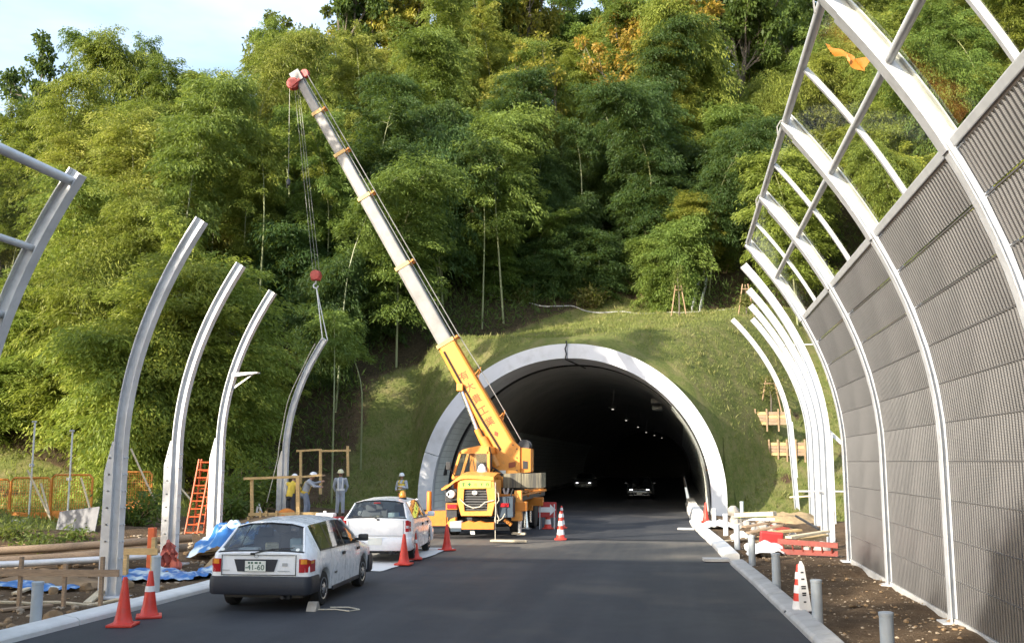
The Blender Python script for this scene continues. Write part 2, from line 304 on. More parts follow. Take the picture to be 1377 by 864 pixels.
# ------------------------------------------------------------------ mesh builder
class MB:
    def __init__(s): s.v = []; s.f = []
    def add(s, vs, fs):
        o = len(s.v); s.v += [tuple(p) for p in vs]; s.f += [tuple(i + o for i in f) for f in fs]; return s
    def box(s, c, d, rot=None, taper=1.0):
        x, y, z = d[0] / 2, d[1] / 2, d[2] / 2
        vs = [Vector((sx * x * (taper if sz > 0 else 1), sy * y * (taper if sz > 0 else 1), sz * z)) for sz in (-1, 1) for sy in (-1, 1) for sx in (-1, 1)]
        m = rot if isinstance(rot, Matrix) else (Matrix.Rotation(rot, 3, 'Z') if rot else None)
        if m is not None: vs = [m @ p for p in vs]
        c = Vector(c)
        return s.add([p + c for p in vs], [(0, 2, 3, 1), (4, 5, 7, 6), (0, 1, 5, 4), (2, 6, 7, 3), (0, 4, 6, 2), (1, 3, 7, 5)])
    def bbox(s, c, d, b=0.01, rot=None):
        """box with chamfered edges"""
        bm = bmesh.new(); bmesh.ops.create_cube(bm, size=1.0)
        for p in bm.verts: p.co = Vector((p.co.x * d[0], p.co.y * d[1], p.co.z * d[2]))
        bmesh.ops.bevel(bm, geom=list(bm.edges), offset=min(b, min(d) * 0.45), segments=2, affect='EDGES', profile=0.6)
        m = rot if isinstance(rot, Matrix) else (Matrix.Rotation(rot, 3, 'Z') if rot else Matrix.Identity(3))
        bm.verts.index_update(); c = Vector(c)
        s.add([m @ p.co + c for p in bm.verts], [[q.index for q in f.verts] for f in bm.faces]); bm.free(); return s
    def tube(s, pts, r, n=8, cap=True):
        pts = [Vector(p) for p in pts]; rs = r if isinstance(r, (list, tuple)) else [r] * len(pts)
        vs, fs = [], []; ref = None
        for i, p in enumerate(pts):
            t = (pts[min(i + 1, len(pts) - 1)] - pts[max(i - 1, 0)]).normalized()
            if ref is None: ref = t.orthogonal().normalized()
            ref = (ref - t * ref.dot(t)); ref = ref.normalized() if ref.length > 1e-6 else t.orthogonal().normalized()
            bi = t.cross(ref)
            for k in range(n):
                a = 2 * PI * k / n; vs.append(p + (ref * math.cos(a) + bi * math.sin(a)) * rs[i])
        for i in range(len(pts) - 1):
            for k in range(n): fs.append((i * n + k, i * n + (k + 1) % n, (i + 1) * n + (k + 1) % n, (i + 1) * n + k))
        if cap: fs.append(tuple(range(n - 1, -1, -1))); fs.append(tuple((len(pts) - 1) * n + k for k in range(n)))
        return s.add(vs, fs)
    def lathe(s, prof, c=(0, 0, 0), n=20, axis='Z'):
        vs, fs = [], []
        for r, z in prof:
            for k in range(n):
                a = 2 * PI * k / n; p = (r * math.cos(a), r * math.sin(a), z)
                if axis == 'X': p = (p[2], p[0], p[1])
                if axis == 'Y': p = (p[0], p[2], p[1]) if False else (p[1], p[2], p[0])
                vs.append(Vector(p) + Vector(c))
        for i in range(len(prof) - 1):
            for k in range(n): fs.append((i * n + k, i * n + (k + 1) % n, (i + 1) * n + (k + 1) % n, (i + 1) * n + k))
        fs.append(tuple(range(n - 1, -1, -1))); fs.append(tuple((len(prof) - 1) * n + k for k in range(n)))
        return s.add(vs, fs)
    def bar(s, a, b, w, h=None, up=(0, 0, 1)):
        """rectangular bar from a to b"""
        a, b = Vector(a), Vector(b); h = h or w; t = (b - a).normalized(); u = Vector(up)
        if abs(t.dot(u)) > 0.98: u = Vector((0, 1, 0)) if abs(t.y) < .9 else Vector((1, 0, 0))
        sd_ = t.cross(u).normalized(); u = sd_.cross(t)
        vs = [p + sd_ * (x * w / 2) + u * (y * h / 2) for p in (a, b) for x, y in ((-1, -1), (1, -1), (1, 1), (-1, 1))]
        return s.add(vs, [(3, 2, 1, 0), (4, 5, 6, 7), (0, 1, 5, 4), (1, 2, 6, 5), (2, 3, 7, 6), (3, 0, 4, 7)])
    def loft(s, rings, closed=True, cap=True):
        n = len(rings[0]); vs = [p for r in rings for p in r]; fs = []
        for i in range(len(rings) - 1):
            for k in range(n if closed else n - 1): fs.append((i * n + k, i * n + (k + 1) % n, (i + 1) * n + (k + 1) % n, (i + 1) * n + k))
        if cap and closed: fs.append(tuple(range(n - 1, -1, -1))); fs.append(tuple((len(rings) - 1) * n + k for k in range(n)))
        return s.add(vs, fs)
    def prism(s, poly, a, b, plane='XZ'):
        """polygon swept from a to b on the third axis"""
        def q(u, w, t): return {'XZ': (u, t, w), 'XY': (u, w, t), 'YZ': (t, u, w)}[plane]
        return s.loft([[Vector(q(u, w, a)) for u, w in poly], [Vector(q(u, w, b)) for u, w in poly]])
    def grid(s, nx, ny, fn):
        vs = [fn(i / (nx - 1), j / (ny - 1)) for j in range(ny) for i in range(nx)]
        fs = [(j * nx + i, j * nx + i + 1, (j + 1) * nx + i + 1, (j + 1) * nx + i) for j in range(ny - 1) for i in range(nx - 1)]
        return s.add(vs, fs)
    def mesh(s, name, smooth=False, angle=40, fix=True):
        me = bpy.data.meshes.new(name); me.from_pydata(s.v, [], s.f)
        if fix:
            bm = bmesh.new(); bm.from_mesh(me); bmesh.ops.recalc_face_normals(bm, faces=list(bm.faces)); bm.to_mesh(me); bm.free()
        if smooth:
            for p in me.polygons: p.use_smooth = True
            me.set_sharp_from_angle(angle=R(angle))
        me.update(); return me
def link(name, me, m=None, parent=None, loc=(0, 0, 0), rot=(0, 0, 0)):
    o = bpy.data.objects.new(name, me); COL.objects.link(o)
    if m is not None and me is not None and len(me.materials) == 0: me.materials.append(m)
    if parent is not None: o.parent = parent
    o.location = loc; o.rotation_euler = rot; return o
def obj(name, mb, m, parent=None, smooth=False, loc=(0, 0, 0), rot=(0, 0, 0), angle=40):
    return link(name, mb.mesh(name, smooth, angle), m, parent, loc, rot)
def tag(o, label=None, cat=None, group=None, kind=None):
    if label: o['label'] = label
    if cat: o['category'] = cat
    if group: o['group'] = group
    if kind: o['kind'] = kind
    return o
def thing(name, label, cat, loc=(0, 0, 0), rz=0.0, group=None):
    o = bpy.data.objects.new(name, None); COL.objects.link(o); o.empty_display_size = 0.2
    o.location = loc; o.rotation_euler = (0, 0, rz); return tag(o, label, cat, group)
def copy_tree(o, parent=None):
    c = o.copy(); COL.objects.link(c)
    if parent is not None: c.parent = parent
    for ch in KIDS.get(o.name, [k for k in o.children]): copy_tree(ch, c)
    return c
KIDS = {}
def fbm(x, y, s=1.0, o=4):
    v = 0; a = 0.5
    for i in range(o):
        v += a * mnoise.noise(Vector((x * s + 17.3 * i, y * s - 9.1 * i, 3.7 * i))); a *= 0.5; s *= 2.03
    return v

# ------------------------------------------------------------------ the lie of the land
XC, ZC, RO, RI, YP = -5.08, 0.75, 7.10, 6.42, 46.0        # tunnel axis, springing height, outer and inner radius, portal plane
def sm(a, b, t):
    t = max(0.0, min(1.0, (t - a) / (b - a))); return t * t * (3 - 2 * t)
def lerp(a, b, t): return a + (b - a) * t
def interp(t, pts):
    if t <= pts[0][0]: return pts[0][1]
    for (a, u), (b, w) in zip(pts, pts[1:]):
        if t <= b: return u + (w - u) * (t - a) / (b - a)
    return pts[-1][1]
KERB_R = [(-60, 2.05), (5, 2.05), (14.3, 1.68), (20.8, 1.34), (25.5, 1.02), (27.5, 0.98), (31, 0.80), (35.5, 0.48), (40, 0.36), (46, 0.30), (160, 0.30)]
KERB_L = [(-60, -8.95), (14, -8.85), (18, -8.74), (22, -8.9), (30, -9.9), (40, -10.7), (46, -10.9), (160, -10.9)]
def kerb_r(y): return interp(y, KERB_R)
def kerb_l(y): return interp(y, KERB_L)
def cap_h(x): return interp(x, [(-140, 8), (-80, 12), (-58, 17), (-46, 23), (-38, 28), (-32, 39), (-26, 60), (-18, 75), (-8, 95), (10, 110), (140, 90)])
def hill(x, y):
    y0 = interp(x, [(-200, 38), (-30, 38), (-18, 43.5), (-10, 46), (3, 48.5), (8, 50), (14, 49), (40, 44), (200, 44)])
    d = y - y0
    if d <= 0: return 0.0
    s = 0.90 * d * sm(-3, 8, d) if d < 8 else 0.90 * d
    c = cap_h(x)
    return c * (1 - math.exp(-s / c))
def mound(x, y):
    """fill over the portal: an arch that widens away from the ring, cut off at the crest"""
    dx = abs(x - XC)
    if y < 47.0: return 0.0
    rm = 7.45 + 0.62 * (y - 47.4)
    if dx >= rm: return 0.0
    return max(0.0, min(ZC - .15 + math.sqrt(rm * rm - dx * dx) * 1.02, 8.35 + 0.23 * (y - 47.4) - .02 * max(0.0, -4 - x) * max(0.0, y - 47.4)))
def right_bank(x, y):
    if x < -4: return 0.0
    k = sm(-4, 2, x)
    yb = 47.3 + max(0.0, x - 2.2) * 0.32
    d = y - yb
    z = max(0.0, min(11.3, d * 0.84))
    return z * k
def verge_noise(x, y):
    inroad = kerb_l(y) - 0.1 < x < kerb_r(y) + 0.3
    if inroad: return 0.0
    d = min(abs(x - kerb_l(y)), abs(x - kerb_r(y) - 0.3))
    k = sm(0, 0.8, d)
    return k * (fbm(x, y, 0.55, 5) * 0.22 + fbm(x + 40, y, 2.3, 2) * 0.06)
def T(x, y):
    z = max(hill(x, y), mound(x, y), right_bank(x, y))
    inside = abs(x - XC) < 7.3
    if inside and y < 46.9: z = 0.0
    if x < -9.5: z += 0.32 * sm(-9.8, -13.5, x) * sm(19, 27, y) + 0.5 * sm(-14, -24, x) * sm(14, 26, y)
    if z > 1.0: z += fbm(x, y, 0.28, 4) * min(1.0, (z - 1) * 0.3) * 0.55
    if y < 60:
        ro = kerb_l(y) - 0.25 < x < kerb_r(y) + 0.15
        if ro and y < 47: return -0.14
        z += verge_noise(x, y) if z < 1.5 else 0
    return z

def on_terrain(px, py, y0=40.0, y1=90.0):
    r = _ray(px, py); y = y0
    while y < y1:
        p = on_y(px, py, y)
        if T(p.x, y) >= p.z: return Vector((p.x, y, T(p.x, y)))
        y += .05
    return on_y(px, py, y1)
def axis_coords(fine, coarse):
    out = []
    for a, b, st in fine: out += list(np.arange(a, b, st))
    lo, hi = out[0], fine[-1][1]; out.append(hi)
    st = fine[0][2]; t = lo; pre = []
    while t > coarse[0]: st *= 1.35; t -= st; pre.append(t)
    st = fine[-1][2]; t = hi; post = []
    while t < coarse[1]: st *= 1.35; t += st; post.append(t)
    return pre[::-1] + out + post
def grass_mask(x, y):
    m = 0.0
    if y > 43 and -18.5 < x < 13:
        top = 62.0 if x > -4 else interp(x, [(-18, 50.5), (-14, 53.5), (-10, 57.5), (-4, 62.0)])
        m = 1.0 - sm(top - 0.6, top + 0.8, y)
        if abs(x - XC) < 7.3 and y < 46.9: m = 0
        if x > 3.6 and y < 56: m *= max(0.25, .80 + 1.3 * fbm(x, y, .45)) if x > 4.4 else .85
        if x < -13: m *= sm(-18, -14.5, x) * 0.9
    if x < -16.5 and 24 < y < 42: m = max(m, sm(-16.2, -19, x) * 0.9 * (sm(24, 27, y)))
    return m
def forest_mask(x, y):
    if y < 40: return sm(-14, -20, x) * sm(36, 40, y)
    if grass_mask(x, y) > 0.5: return 0.0
    return sm(0.8, 2.5, T(x, y)) * (1.0 if not (x > 2 and y < 60) else 0.0)
def build_terrain():
    xs = axis_coords([(-40, -16, 1.0), (-16, 5, 0.3), (5, 40, 1.0)], (-2600, 2600))
    ys = axis_coords([(-14, 8, 1.5), (8, 44, 0.4), (44, 50, 0.2), (50, 63, 0.5), (63, 130, 2.0)], (-2600, 2600))
    nx, ny = len(xs), len(ys)
    vs = [(x, y, T(x, y)) for y in ys for x in xs]
    fs = []
    for j in range(ny - 1):
        for i in range(nx - 1):
            cx, cy = (xs[i] + xs[i + 1]) / 2, (ys[j] + ys[j + 1]) / 2
            if abs(cx - XC) < 7.12 and 46.5 < cy < 47.62: continue        # the mouth of the tunnel
            fs.append((j * nx + i, j * nx + i + 1, (j + 1) * nx + i + 1, (j + 1) * nx + i))
    me = bpy.data.meshes.new('ground'); me.from_pydata(vs, [], fs)
    for nm, fn in (('grass', grass_mask), ('forest', forest_mask)):
        a = me.attributes.new(nm, 'FLOAT', 'POINT'); a.data.foreach_set('value', [fn(v[0], v[1]) for v in vs])
    for p in me.polygons: p.use_smooth = True
    # turf turned down on to the back of the ring
    mb = MB(); n = 90; px = [XC - 7.45 + 14.9 * i / (n - 1) for i in range(n)]
    for k in range(4):
        for x in px:
            dx = abs(x - XC); zr = ZC + math.sqrt(max(0, 7.02 ** 2 - dx * dx)) if dx < 7.02 else ZC - 1.0
            mb.v.append((x, lerp(46.75, 47.85, k / 3), lerp(zr, T(x, 47.85) + .02, (k / 3) ** .7)))
    for k in range(3):
        for i in range(n - 1): mb.f.append((k * n + i, k * n + i + 1, (k + 1) * n + i + 1, (k + 1) * n + i))
    m2 = mb.mesh('turf_edge', True, 80); at_ = m2.attributes.new('grass', 'FLOAT', 'POINT'); at_.data.foreach_set('value', [1.0] * len(m2.vertices))
    tag(link('turf_edge', m2, M['terrain']), kind='structure')
    return tag(link('ground', me, M['terrain']), kind='structure')
build_terrain()

# ------------------------------------------------------------------ road, kerbs
def strip(ya, yb, step, fa, fb, z):
    ys = list(np.arange(ya, yb, step)) + [yb]; vs = []; fs = []
    for y in ys: vs += [(fa(y), y, z), (fb(y), y, z)]
    for i in range(len(ys) - 1): fs.append((2 * i, 2 * i + 1, 2 * i + 3, 2 * i + 2))
    return MB().add(vs, fs)
road = tag(obj('road', strip(-70, 158, 2.0, lambda y: kerb_l(y) - .05, lambda y: kerb_r(y) + .05, 0.0), M['asphalt']), kind='structure')
# later paving lifts: thin sheets a few millimetres thick lying on the base course
for ya, yb, xa, xb in ((-70, 24.6, -8.74, 1.0), (31.6, 46.0, -9.6, 0.28)):
    mb = strip(ya, yb, 1.0, lambda y: max(kerb_l(y) + .02, xa), lambda y: min(kerb_r(y) - .02, xb + 9), 0.012)
    tag(obj('paving_course', mb, M['asphalt']), kind='structure')
# seams where the paver's runs meet
for xs in ():
    tag(obj('paving_seam', strip(-20, 24.4, 2.0, lambda y: xs + .02 * math.sin(y) - .018, lambda y: xs + .02 * math.sin(y) + .018, .0165), M['seam_dust']), kind='structure')
for ys_ in (24.45, 31.75):
    tag(obj('paving_seam', MB().add([(kerb_l(ys_) + .1, ys_, .0175), (kerb_r(ys_) - .1, ys_ - .05, .0175), (kerb_r(ys_) - .1, ys_ + .0, .0175), (kerb_l(ys_) + .1, ys_ + .05, .0175)], [(0, 1, 2, 3)]), M['seam_dust']), kind='structure')
def kerb(name, pts, h, w, side, m):
    """low rounded concrete kerb in short cast lengths; side +1 puts the body on +x of the road edge"""
    root = tag(bpy.data.objects.new(name, None), kind='structure'); COL.objects.link(root)
    prof = [(0.0, -0.1), (0.0, h * .45), (w * .05, h * .62), (w * .16, h * .78), (w * .82, h), (w * .95, h * .94), (w, h * .75), (w, -0.1)]
    for (x0, y0), (x1, y1) in zip(pts, pts[1:]):
        L = math.hypot(x1 - x0, y1 - y0); n = max(1, round(L / 2.0))
        for k in range(n):
            a, b = (k + 0.006) / n, (k + 1 - 0.006) / n
            rings = []
            for t in (a, b):
                x, y = lerp(x0, x1, t), lerp(y0, y1, t)
                rings.append([Vector((x + side * u, y, z)) for u, z in prof])
            obj('kerb_block', MB().loft(rings), m, root, smooth=True, angle=22)
    return root
kerb('kerb', [(1.86, 9.0), (1.68, 14.3), (1.34, 20.8), (1.10, 24.6)], 0.13, 0.32, 1, M['concrete'])
kerb('kerb', [(1.00, 25.9), (0.88, 29.0), (0.64, 33.2), (0.36, 38.5), (0.30, 41.2)], 0.15, 0.40, 1, M['concrete_white'])
kerb('kerb', [(-8.98, 7.5), (-8.85, 14.0), (-8.74, 18.0), (-8.9, 22.0), (-9.9, 30), (-10.6, 38.8)], 0.14, 0.34, -1, M['concrete_white'])
# the broken gully between the two kerb runs, with a loose concrete slab
tag(obj('concrete_slab', MB().bbox((0.80, 25.25, 0.05), (0.62, 0.42, 0.07), 0.01, R(6)), M['concrete']), 'flat concrete slab lying in the gap of the right kerb', 'slab')
tag(obj('concrete_slab', MB().bbox((0.15, 36.6, 0.045), (0.6, 0.35, 0.06), 0.01, R(-4)), M['concrete']), 'pale slab beside the right kerb close to the tunnel mouth', 'slab')

# ------------------------------------------------------------------ tunnel
def arch(r, a0, a1, n, zc=ZC):
    return [Vector((XC + r * math.cos(t), 0, zc + r * math.sin(t))) for t in np.linspace(a0, a1, n)]
tun = thing('tunnel', 'wide arched tunnel mouth with pale concrete ring set in a grassy bank', 'tunnel', (XC, YP, 0))
def tobj(name, mb, m, smooth=False, angle=40):
    o = obj(name, mb, m, tun, smooth, angle=angle); o.location = (-XC, -YP, 0); return o
APR = math.asin((2.85 - ZC) / RO)
def ring_part(name, a0, a1, n, ya, yb, ro, ri, m):
    outer, inner = arch(ro, a0, a1, n), arch(ri, a0, a1, n)
    rings = []
    for o_, i_ in zip(outer, inner):
        rings.append([Vector((i_.x, ya, i_.z)), Vector((o_.x, ya, o_.z)), Vector((o_.x, yb, o_.z)), Vector((i_.x, yb, i_.z))])
    return tobj(name, MB().loft(rings), m, True, 30)
ring_part('ring_segment', APR + .002, PI / 2 - .0016, 40, YP, YP + 3.2, RO, RI, M['portal'])
ring_part('ring_segment', PI / 2 + .0016, PI - APR - .002, 40, YP, YP + 3.2, RO, RI, M['portal'])
for sgn in (1, -1):
    rings = []
    angs = list(np.linspace(APR - .002, 0, 8))
    pts_o = [(RO * math.cos(t), ZC + RO * math.sin(t)) for t in angs] + [(RO, -0.2)]
    pts_i = [(RI * math.cos(t), ZC + RI * math.sin(t)) for t in angs] + [(RI, -0.2)]
    for (xo, zo), (xi, zi) in zip(pts_o, pts_i):
        rings.append([Vector((XC + sgn * x, y, z)) for x, y, z in ((xi, YP + .004, zi), (xo, YP + .004, zo), (xo, YP + 3.2, zo), (xi, YP + 3.2, zi))])
    tobj('ring_pier', MB().loft(rings), M['portal'], True, 30)
def tube_shell(ya, yb, r, ystep, n=40):
    sec = [Vector((XC + r, 0, -.2))] + arch(r, 0, PI, n) + [Vector((XC - r, 0, -.2))]
    ys = list(np.arange(ya, yb, ystep)) + [yb]
    return MB().loft([[Vector((p.x, y, p.z)) for p in sec] for y in ys], closed=False, cap=False)
tobj('lining', tube_shell(49.75, 158, RI - .02, 6.0), M['lining'], True)
tobj('joint_gap', tube_shell(49.15, 49.8, RI + .35, 1.0), M['dark_trim'], True)
mb = MB(); a_, b_ = arch(RI - .03, 0, PI, 40), arch(RI + .36, 0, PI, 40)
for k in range(39): mb.add([Vector((q.x, 49.79, q.z)) for q in (a_[k], b_[k], b_[k + 1], a_[k + 1])], [(0, 1, 2, 3)])
for s_ in (1, -1): mb.box((XC + s_ * (RI + .165), 49.79, .3), (.39, .02, 1.0))
tobj('joint_gap', mb, M['dark_trim'])
tobj('dark_end_cap', MB().box((XC, 158, 3), (13.4, .2, 9)), M['dark_trim'])  # black cap added to close the bore, standing in for deep tunnel darkness
# tiled wall bands
def tile_band(sgn, ya, yb, z1, r):
    mb = MB(); n = 14; me_uv = []
    a1 = math.asin((z1 - ZC) / r); angs = [None] + list(np.linspace(0, a1, n)); pts = []
    for a in angs: pts.append((r, 0.25) if a is None else (r * math.cos(a), ZC + r * math.sin(a)))
    arc = [0]
    for p, q in zip(pts, pts[1:]): arc.append(arc[-1] + math.hypot(q[0] - p[0], q[1] - p[1]))
    ys = np.linspace(ya, yb, max(2, int((yb - ya) / 2)))
    for y in ys:
        for (x, z) in pts: mb.v.append((XC + sgn * x, y, z))
    N = len(pts)
    for j in range(len(ys) - 1):
        for i in range(N - 1): mb.f.append((j * N + i, j * N + i + 1, (j + 1) * N + i + 1, (j + 1) * N + i))
    o = tobj('wall_tiles', mb, M['tile'], True); me = o.data
    uv = me.uv_layers.new(name='UVMap')
    for lp in me.loops:
        vi = lp.vertex_index; uv.data[lp.index].uv = (ys[vi // N] - ya, arc[vi % N])
    return o
tile_band(-1, YP + .35, 49.1, 5.1, RI - .035)
tile_band(-1, 49.9, 120, 4.3, RI - .06)
tile_band(1, 50.0, 120, 4.3, RI - .06)
tobj('niche', MB().bbox((XC - RI + .14, 48.0, 2.25), (.14, .42, 1.0), .01), M['dark_trim'])
tobj('cable', MB().tube([(XC - .05, YP - .06, ZC + RO + .12), (XC - .02, YP - .08, ZC + RO - .05), (XC - .10, YP - .07, ZC + RO - .25), (XC - .04, YP - .06, ZC + RI + .2), (XC - .10, YP - .04, ZC + RI - .05), (XC + .15, YP + .9, ZC + RI - .12), (XC + .55, YP + 3, ZC + RI - .2)], .035, 6), M['black'])
# low side walks of the tunnel
for sgn in (1, -1):
    xa = 0.55 if sgn > 0 else -10.95; xb = XC + sgn * (RI - .03)
    tobj('side_walk', MB().prism([(xa, -.1), (xb, -.1), (xb, .24), (xa, .24)], 49.9, 157.8), M['lining'])
# draped clear sheeting on the right reveal, tied with a yellow rope
def drape(u, v, y0, y1, r, amp):
    y = lerp(y0, y1, u); a = lerp(-0.09, 0.72, v)
    rr = r - .05 - amp * (0.5 + 0.5 * math.sin(u * 31 + 3 * v)) * (1 - .4 * v) - .05 * abs(mnoise.noise(Vector((u * 5, v * 4, 2))))
    return (XC + rr * math.cos(a), y, max(.05, ZC + rr * math.sin(a)))
tobj('plastic_sheeting', MB().grid(44, 18, lambda u, v: drape(u, v, YP + .5, YP + 3.0, RI, .14)), M['film'], True, 80)
mb = MB(); rr = RI - .2
mb.tube([(XC + RI - .05, YP + .3, 2.1), (XC + rr, YP + .9, 2.0), (XC + rr - .05, YP + 2, 2.05), (XC + RI - .1, YP + 3.1, 2.15)], .028, 6)
tobj('tie_rope', mb, M['crane_yellow'])
# lights along the crown of the vault, a jet fan, lamps
for px, py, y in ((824, 550, 62), (842, 565, 74), (858, 574, 86), (869, 581, 98), (880, 585, 111), (890, 588.5, 126)):
    p = on_y(px, py, y)
    L = thing('tunnel_lamp', 'small lit lamp, %s in the row under the dark tunnel vault' % {824: 'nearest', 842: 'second', 858: 'third', 869: 'fourth', 880: 'fifth', 890: 'farthest'}[int(px)], 'lamp', p, 0, 'lamps in the tunnel vault')
    obj('housing', MB().bbox((0, 0, .10), (.5, .7, .14), .02), M['dark_trim'], L)
    obj('diffuser', MB().box((0, -.02, 0), (.12, .22, .04)), M['lamp'], L)
    obj('bracket', MB().tube([(0, 0, .15), (.1, 0, 1.2)], .03, 6), M['grey_metal'], L)
p = on_y(883, 540, 58)
F = thing('jet_fan', 'pale ventilation fan unit hung under the right of the tunnel vault', 'fan', p)
obj('casing', MB().bbox((0, 0, 0), (.62, 1.6, .26), .03), M['grey_metal'], F)
obj('casing', MB().bbox((.02, .1, -.38), (.56, 1.5, .2), .03), M['grey_metal'], F)
obj('hanger', MB().bar((-.22, 0, .12), (-.1, 0, .7), .05).bar((.22, 0, .12), (.2, 0, .9), .05).bar((-.2, .1, -.3), (-.2, .1, 0), .04).bar((.2, .1, -.3), (.2, .1, 0), .04), M['grey_metal'], F)
# concrete blocks along the right of the carriageway into the tunnel
for k in range(7):
    y = 42.6 + k * 2.05
    o = obj('barrier_block', MB().prism([(-.26, 0), (.26, 0), (.26, .14), (.17, .44), (-.17, .44), (-.26, .14)], -.98, .98), M['concrete_white'], None, loc=(kerb_r(y) + .31 - (.02 * k), y, .0), rot=(0, 0, R(random.Random(k).uniform(-1.5, 1.5))))
    tag(o, ['pale concrete block, first of the row leading into the tunnel', 'pale concrete block, second of the row leading into the tunnel', 'concrete block just inside the tunnel mouth on the right'][min(k, 2)], 'concrete block', 'concrete blocks along the right of the tunnel road')
    if k > 2: o['label'] = '%s concrete block of the row, in the shade of the tunnel on the right' % ['fourth', 'fifth', 'sixth', 'last'][k - 3]

# ------------------------------------------------------------------ noise barriers: curved H posts, panels, panes
def prof(z): return 0.077 * max(0.0, z - 2.6) ** 2
def prof_n(z):
    d = 0.154 * max(0.0, z - 2.6); n = math.hypot(1, d); return 1 / n, d / n          # tangent (z, x) of the curve
def h_beam(length_z, side, fw=0.27, dp=0.27, n=22, t=0.018, z_lo=0.0):
    """H section swept up the curved line; side -1 leans to -x. flange faces look across the road"""
    sec = [(-dp/2, -fw/2), (-dp/2, fw/2), (-dp/2 + t, fw/2), (-dp/2 + t, t/2), (dp/2 - t, t/2), (dp/2 - t, fw/2), (dp/2, fw/2), (dp/2, -fw/2), (dp/2 - t, -fw/2), (dp/2 - t, -t/2), (-dp/2 + t, -t/2), (-dp/2 + t, -fw/2)]
    rings = []
    for z in np.linspace(z_lo, length_z, n):
        tz, tx = prof_n(z); c = Vector((side * prof(z), 0, z)); nrm = Vector((tz, 0, -side * tx))
        rings.append([c + nrm * a + Vector((0, b, 0)) for a, b in sec])
    return MB().loft(rings)
def curved_plate(z0, z1, side, off, w, t, n=10):
    rings = []
    for z in np.linspace(z0, z1, n):
        tz, tx = prof_n(z); c = Vector((side * prof(z), 0, z)); nrm = Vector((tz, 0, -side * tx))
        rings.append([c + nrm * (off + a) + Vector((0, b, 0)) for a, b in ((-t/2, -w/2), (t/2, -w/2), (t/2, w/2), (-t/2, w/2))])
    return MB().loft(rings)
ME_R = h_beam(7.95, -1, .19, .22).mesh('post_right', True, 30)
ME_LONG = h_beam(7.95, -1, .19, .22, 30, .018, -2.0).mesh('post_free', True, 30)
ME_L = h_beam(6.85, 1, .18, .20).mesh('post_left', True, 30)
XW = 4.04
bar = thing('noise_barrier', 'tall grey brown noise wall with curved white posts and clear upper panes', 'noise wall', (XW, 16.3, 0))
YS = [2.3, 7.0, 11.7, 16.3, 21.0, 25.7]
ZTOP = 7.95
for i, y in enumerate(YS[1:]):
    o = link('post', ME_R, M['steel'], bar, (0, y - 16.3, 0))
    obj('cover_plate', curved_plate(5.95, 7.7, -1, -.12, .24, .02), M['steel'], o, True)
    obj('base_plate', MB().bbox((0, 0, .015), (.5, .42, .03), .006), M['steel'], o)
# panel rows: one corrugated mesh per bay width, turned to the slope of each row
def panel_mesh(L, h, ribs, d=0.035):
    vs, fs = [], []; prof_y = []
    for k in range(ribs):
        y0 = -L / 2 + L * k / ribs; w = L / ribs
        prof_y += [(y0, 0), (y0 + w * .42, 0), (y0 + w * .50, -d), (y0 + w * .92, -d)]
    prof_y.append((L / 2, 0))
    for y, x in prof_y: vs += [(x, y, -h / 2), (x, y, h / 2)]
    for i in range(len(prof_y) - 1): fs.append((2 * i, 2 * i + 2, 2 * i + 3, 2 * i + 1))
    return MB().add(vs, fs).mesh('panel', False)
def rail_mesh(L): return MB().box((-.012, 0, 0), (.032, L, .018)).mesh('panel_edge')
ROWH = 0.588; NR = 10
for b in range(5):
    y0, y1 = YS[b], YS[b + 1]
    if b == 0: continue
    L = y1 - y0 - .26; pm, rm = panel_mesh(L, ROWH - .004, 38, .026), rail_mesh(L)
    for r in range(NR):
        za, zb = .06 + r * ROWH, .06 + (r + 1) * ROWH
        xa, xb = -prof(za), -prof(zb); ang = math.atan2(xb - xa, zb - za)
        o = link('panel', pm, M['panel'], bar, ((xa + xb) / 2, (y0 + y1) / 2 - 16.3, (za + zb) / 2), (0, ang, 0))
        link('panel_edge', rm, M['seam'], bar, (xb, (y0 + y1) / 2 - 16.3, zb), (0, ang, 0))
    # closing capping rail at the head of the metal panels
    zt = .06 + NR * ROWH
    obj('capping_rail', MB().bbox((0, 0, 0), (.14, L, .12), .015), M['steel_rail'], bar, False, (-prof(zt) - .01, (y0 + y1) / 2 - 16.3, zt + .06), (0, -math.atan(.154 * (zt - 2.6)), 0))
    obj('plinth', MB().bbox((0, 0, -.02), (.16, L + .2, .16), .01), M['concrete'], bar, False, (0.02, (y0 + y1) / 2 - 16.3, .02))
    # clear panes: two tiers, two sheets in each bay, a slim mid post between
    zm = 7.05
    for tier, (za, zb) in enumerate(((zt + .14, zm), (zm, ZTOP - .08))):
        for half in (0, 1):
            ya, yb = (y0 + .13, (y0 + y1) / 2 - .04) if half == 0 else ((y0 + y1) / 2 + .04, y1 - .13)
            rings = []
            for z in np.linspace(za, zb, 5):
                tz, tx = prof_n(z); c = Vector((-prof(z), 0, z)); nrm = Vector((tz, 0, tx)) * .006
                rings.append([c - nrm + Vector((0, ya - 16.3, 0)), c - nrm + Vector((0, yb - 16.3, 0)), c + nrm + Vector((0, yb - 16.3, 0)), c + nrm + Vector((0, ya - 16.3, 0))])
            obj('pane', MB().loft(rings), M['acrylic'], bar, True)
    mp_ = curved_plate(zt + .1, ZTOP - .05, -1, 0, .07, .07, 12)
    obj('mid_post', mp_, M['steel'], bar, True, (0, (y0 + y1) / 2 - 16.3, 0))
for nm, z, w in (('head_rail', ZTOP, .12), ('mid_rail', 7.05, .11)):
    for b in range(1, 5):
        y0, y1 = YS[b], YS[b + 1]
        obj(nm, MB().tube([(-prof(z), y0 - 16.3 + .01, z), (-prof(z), y1 - 16.3 - .01, z)], w / 2, 10), M['steel_rail'], bar, True)
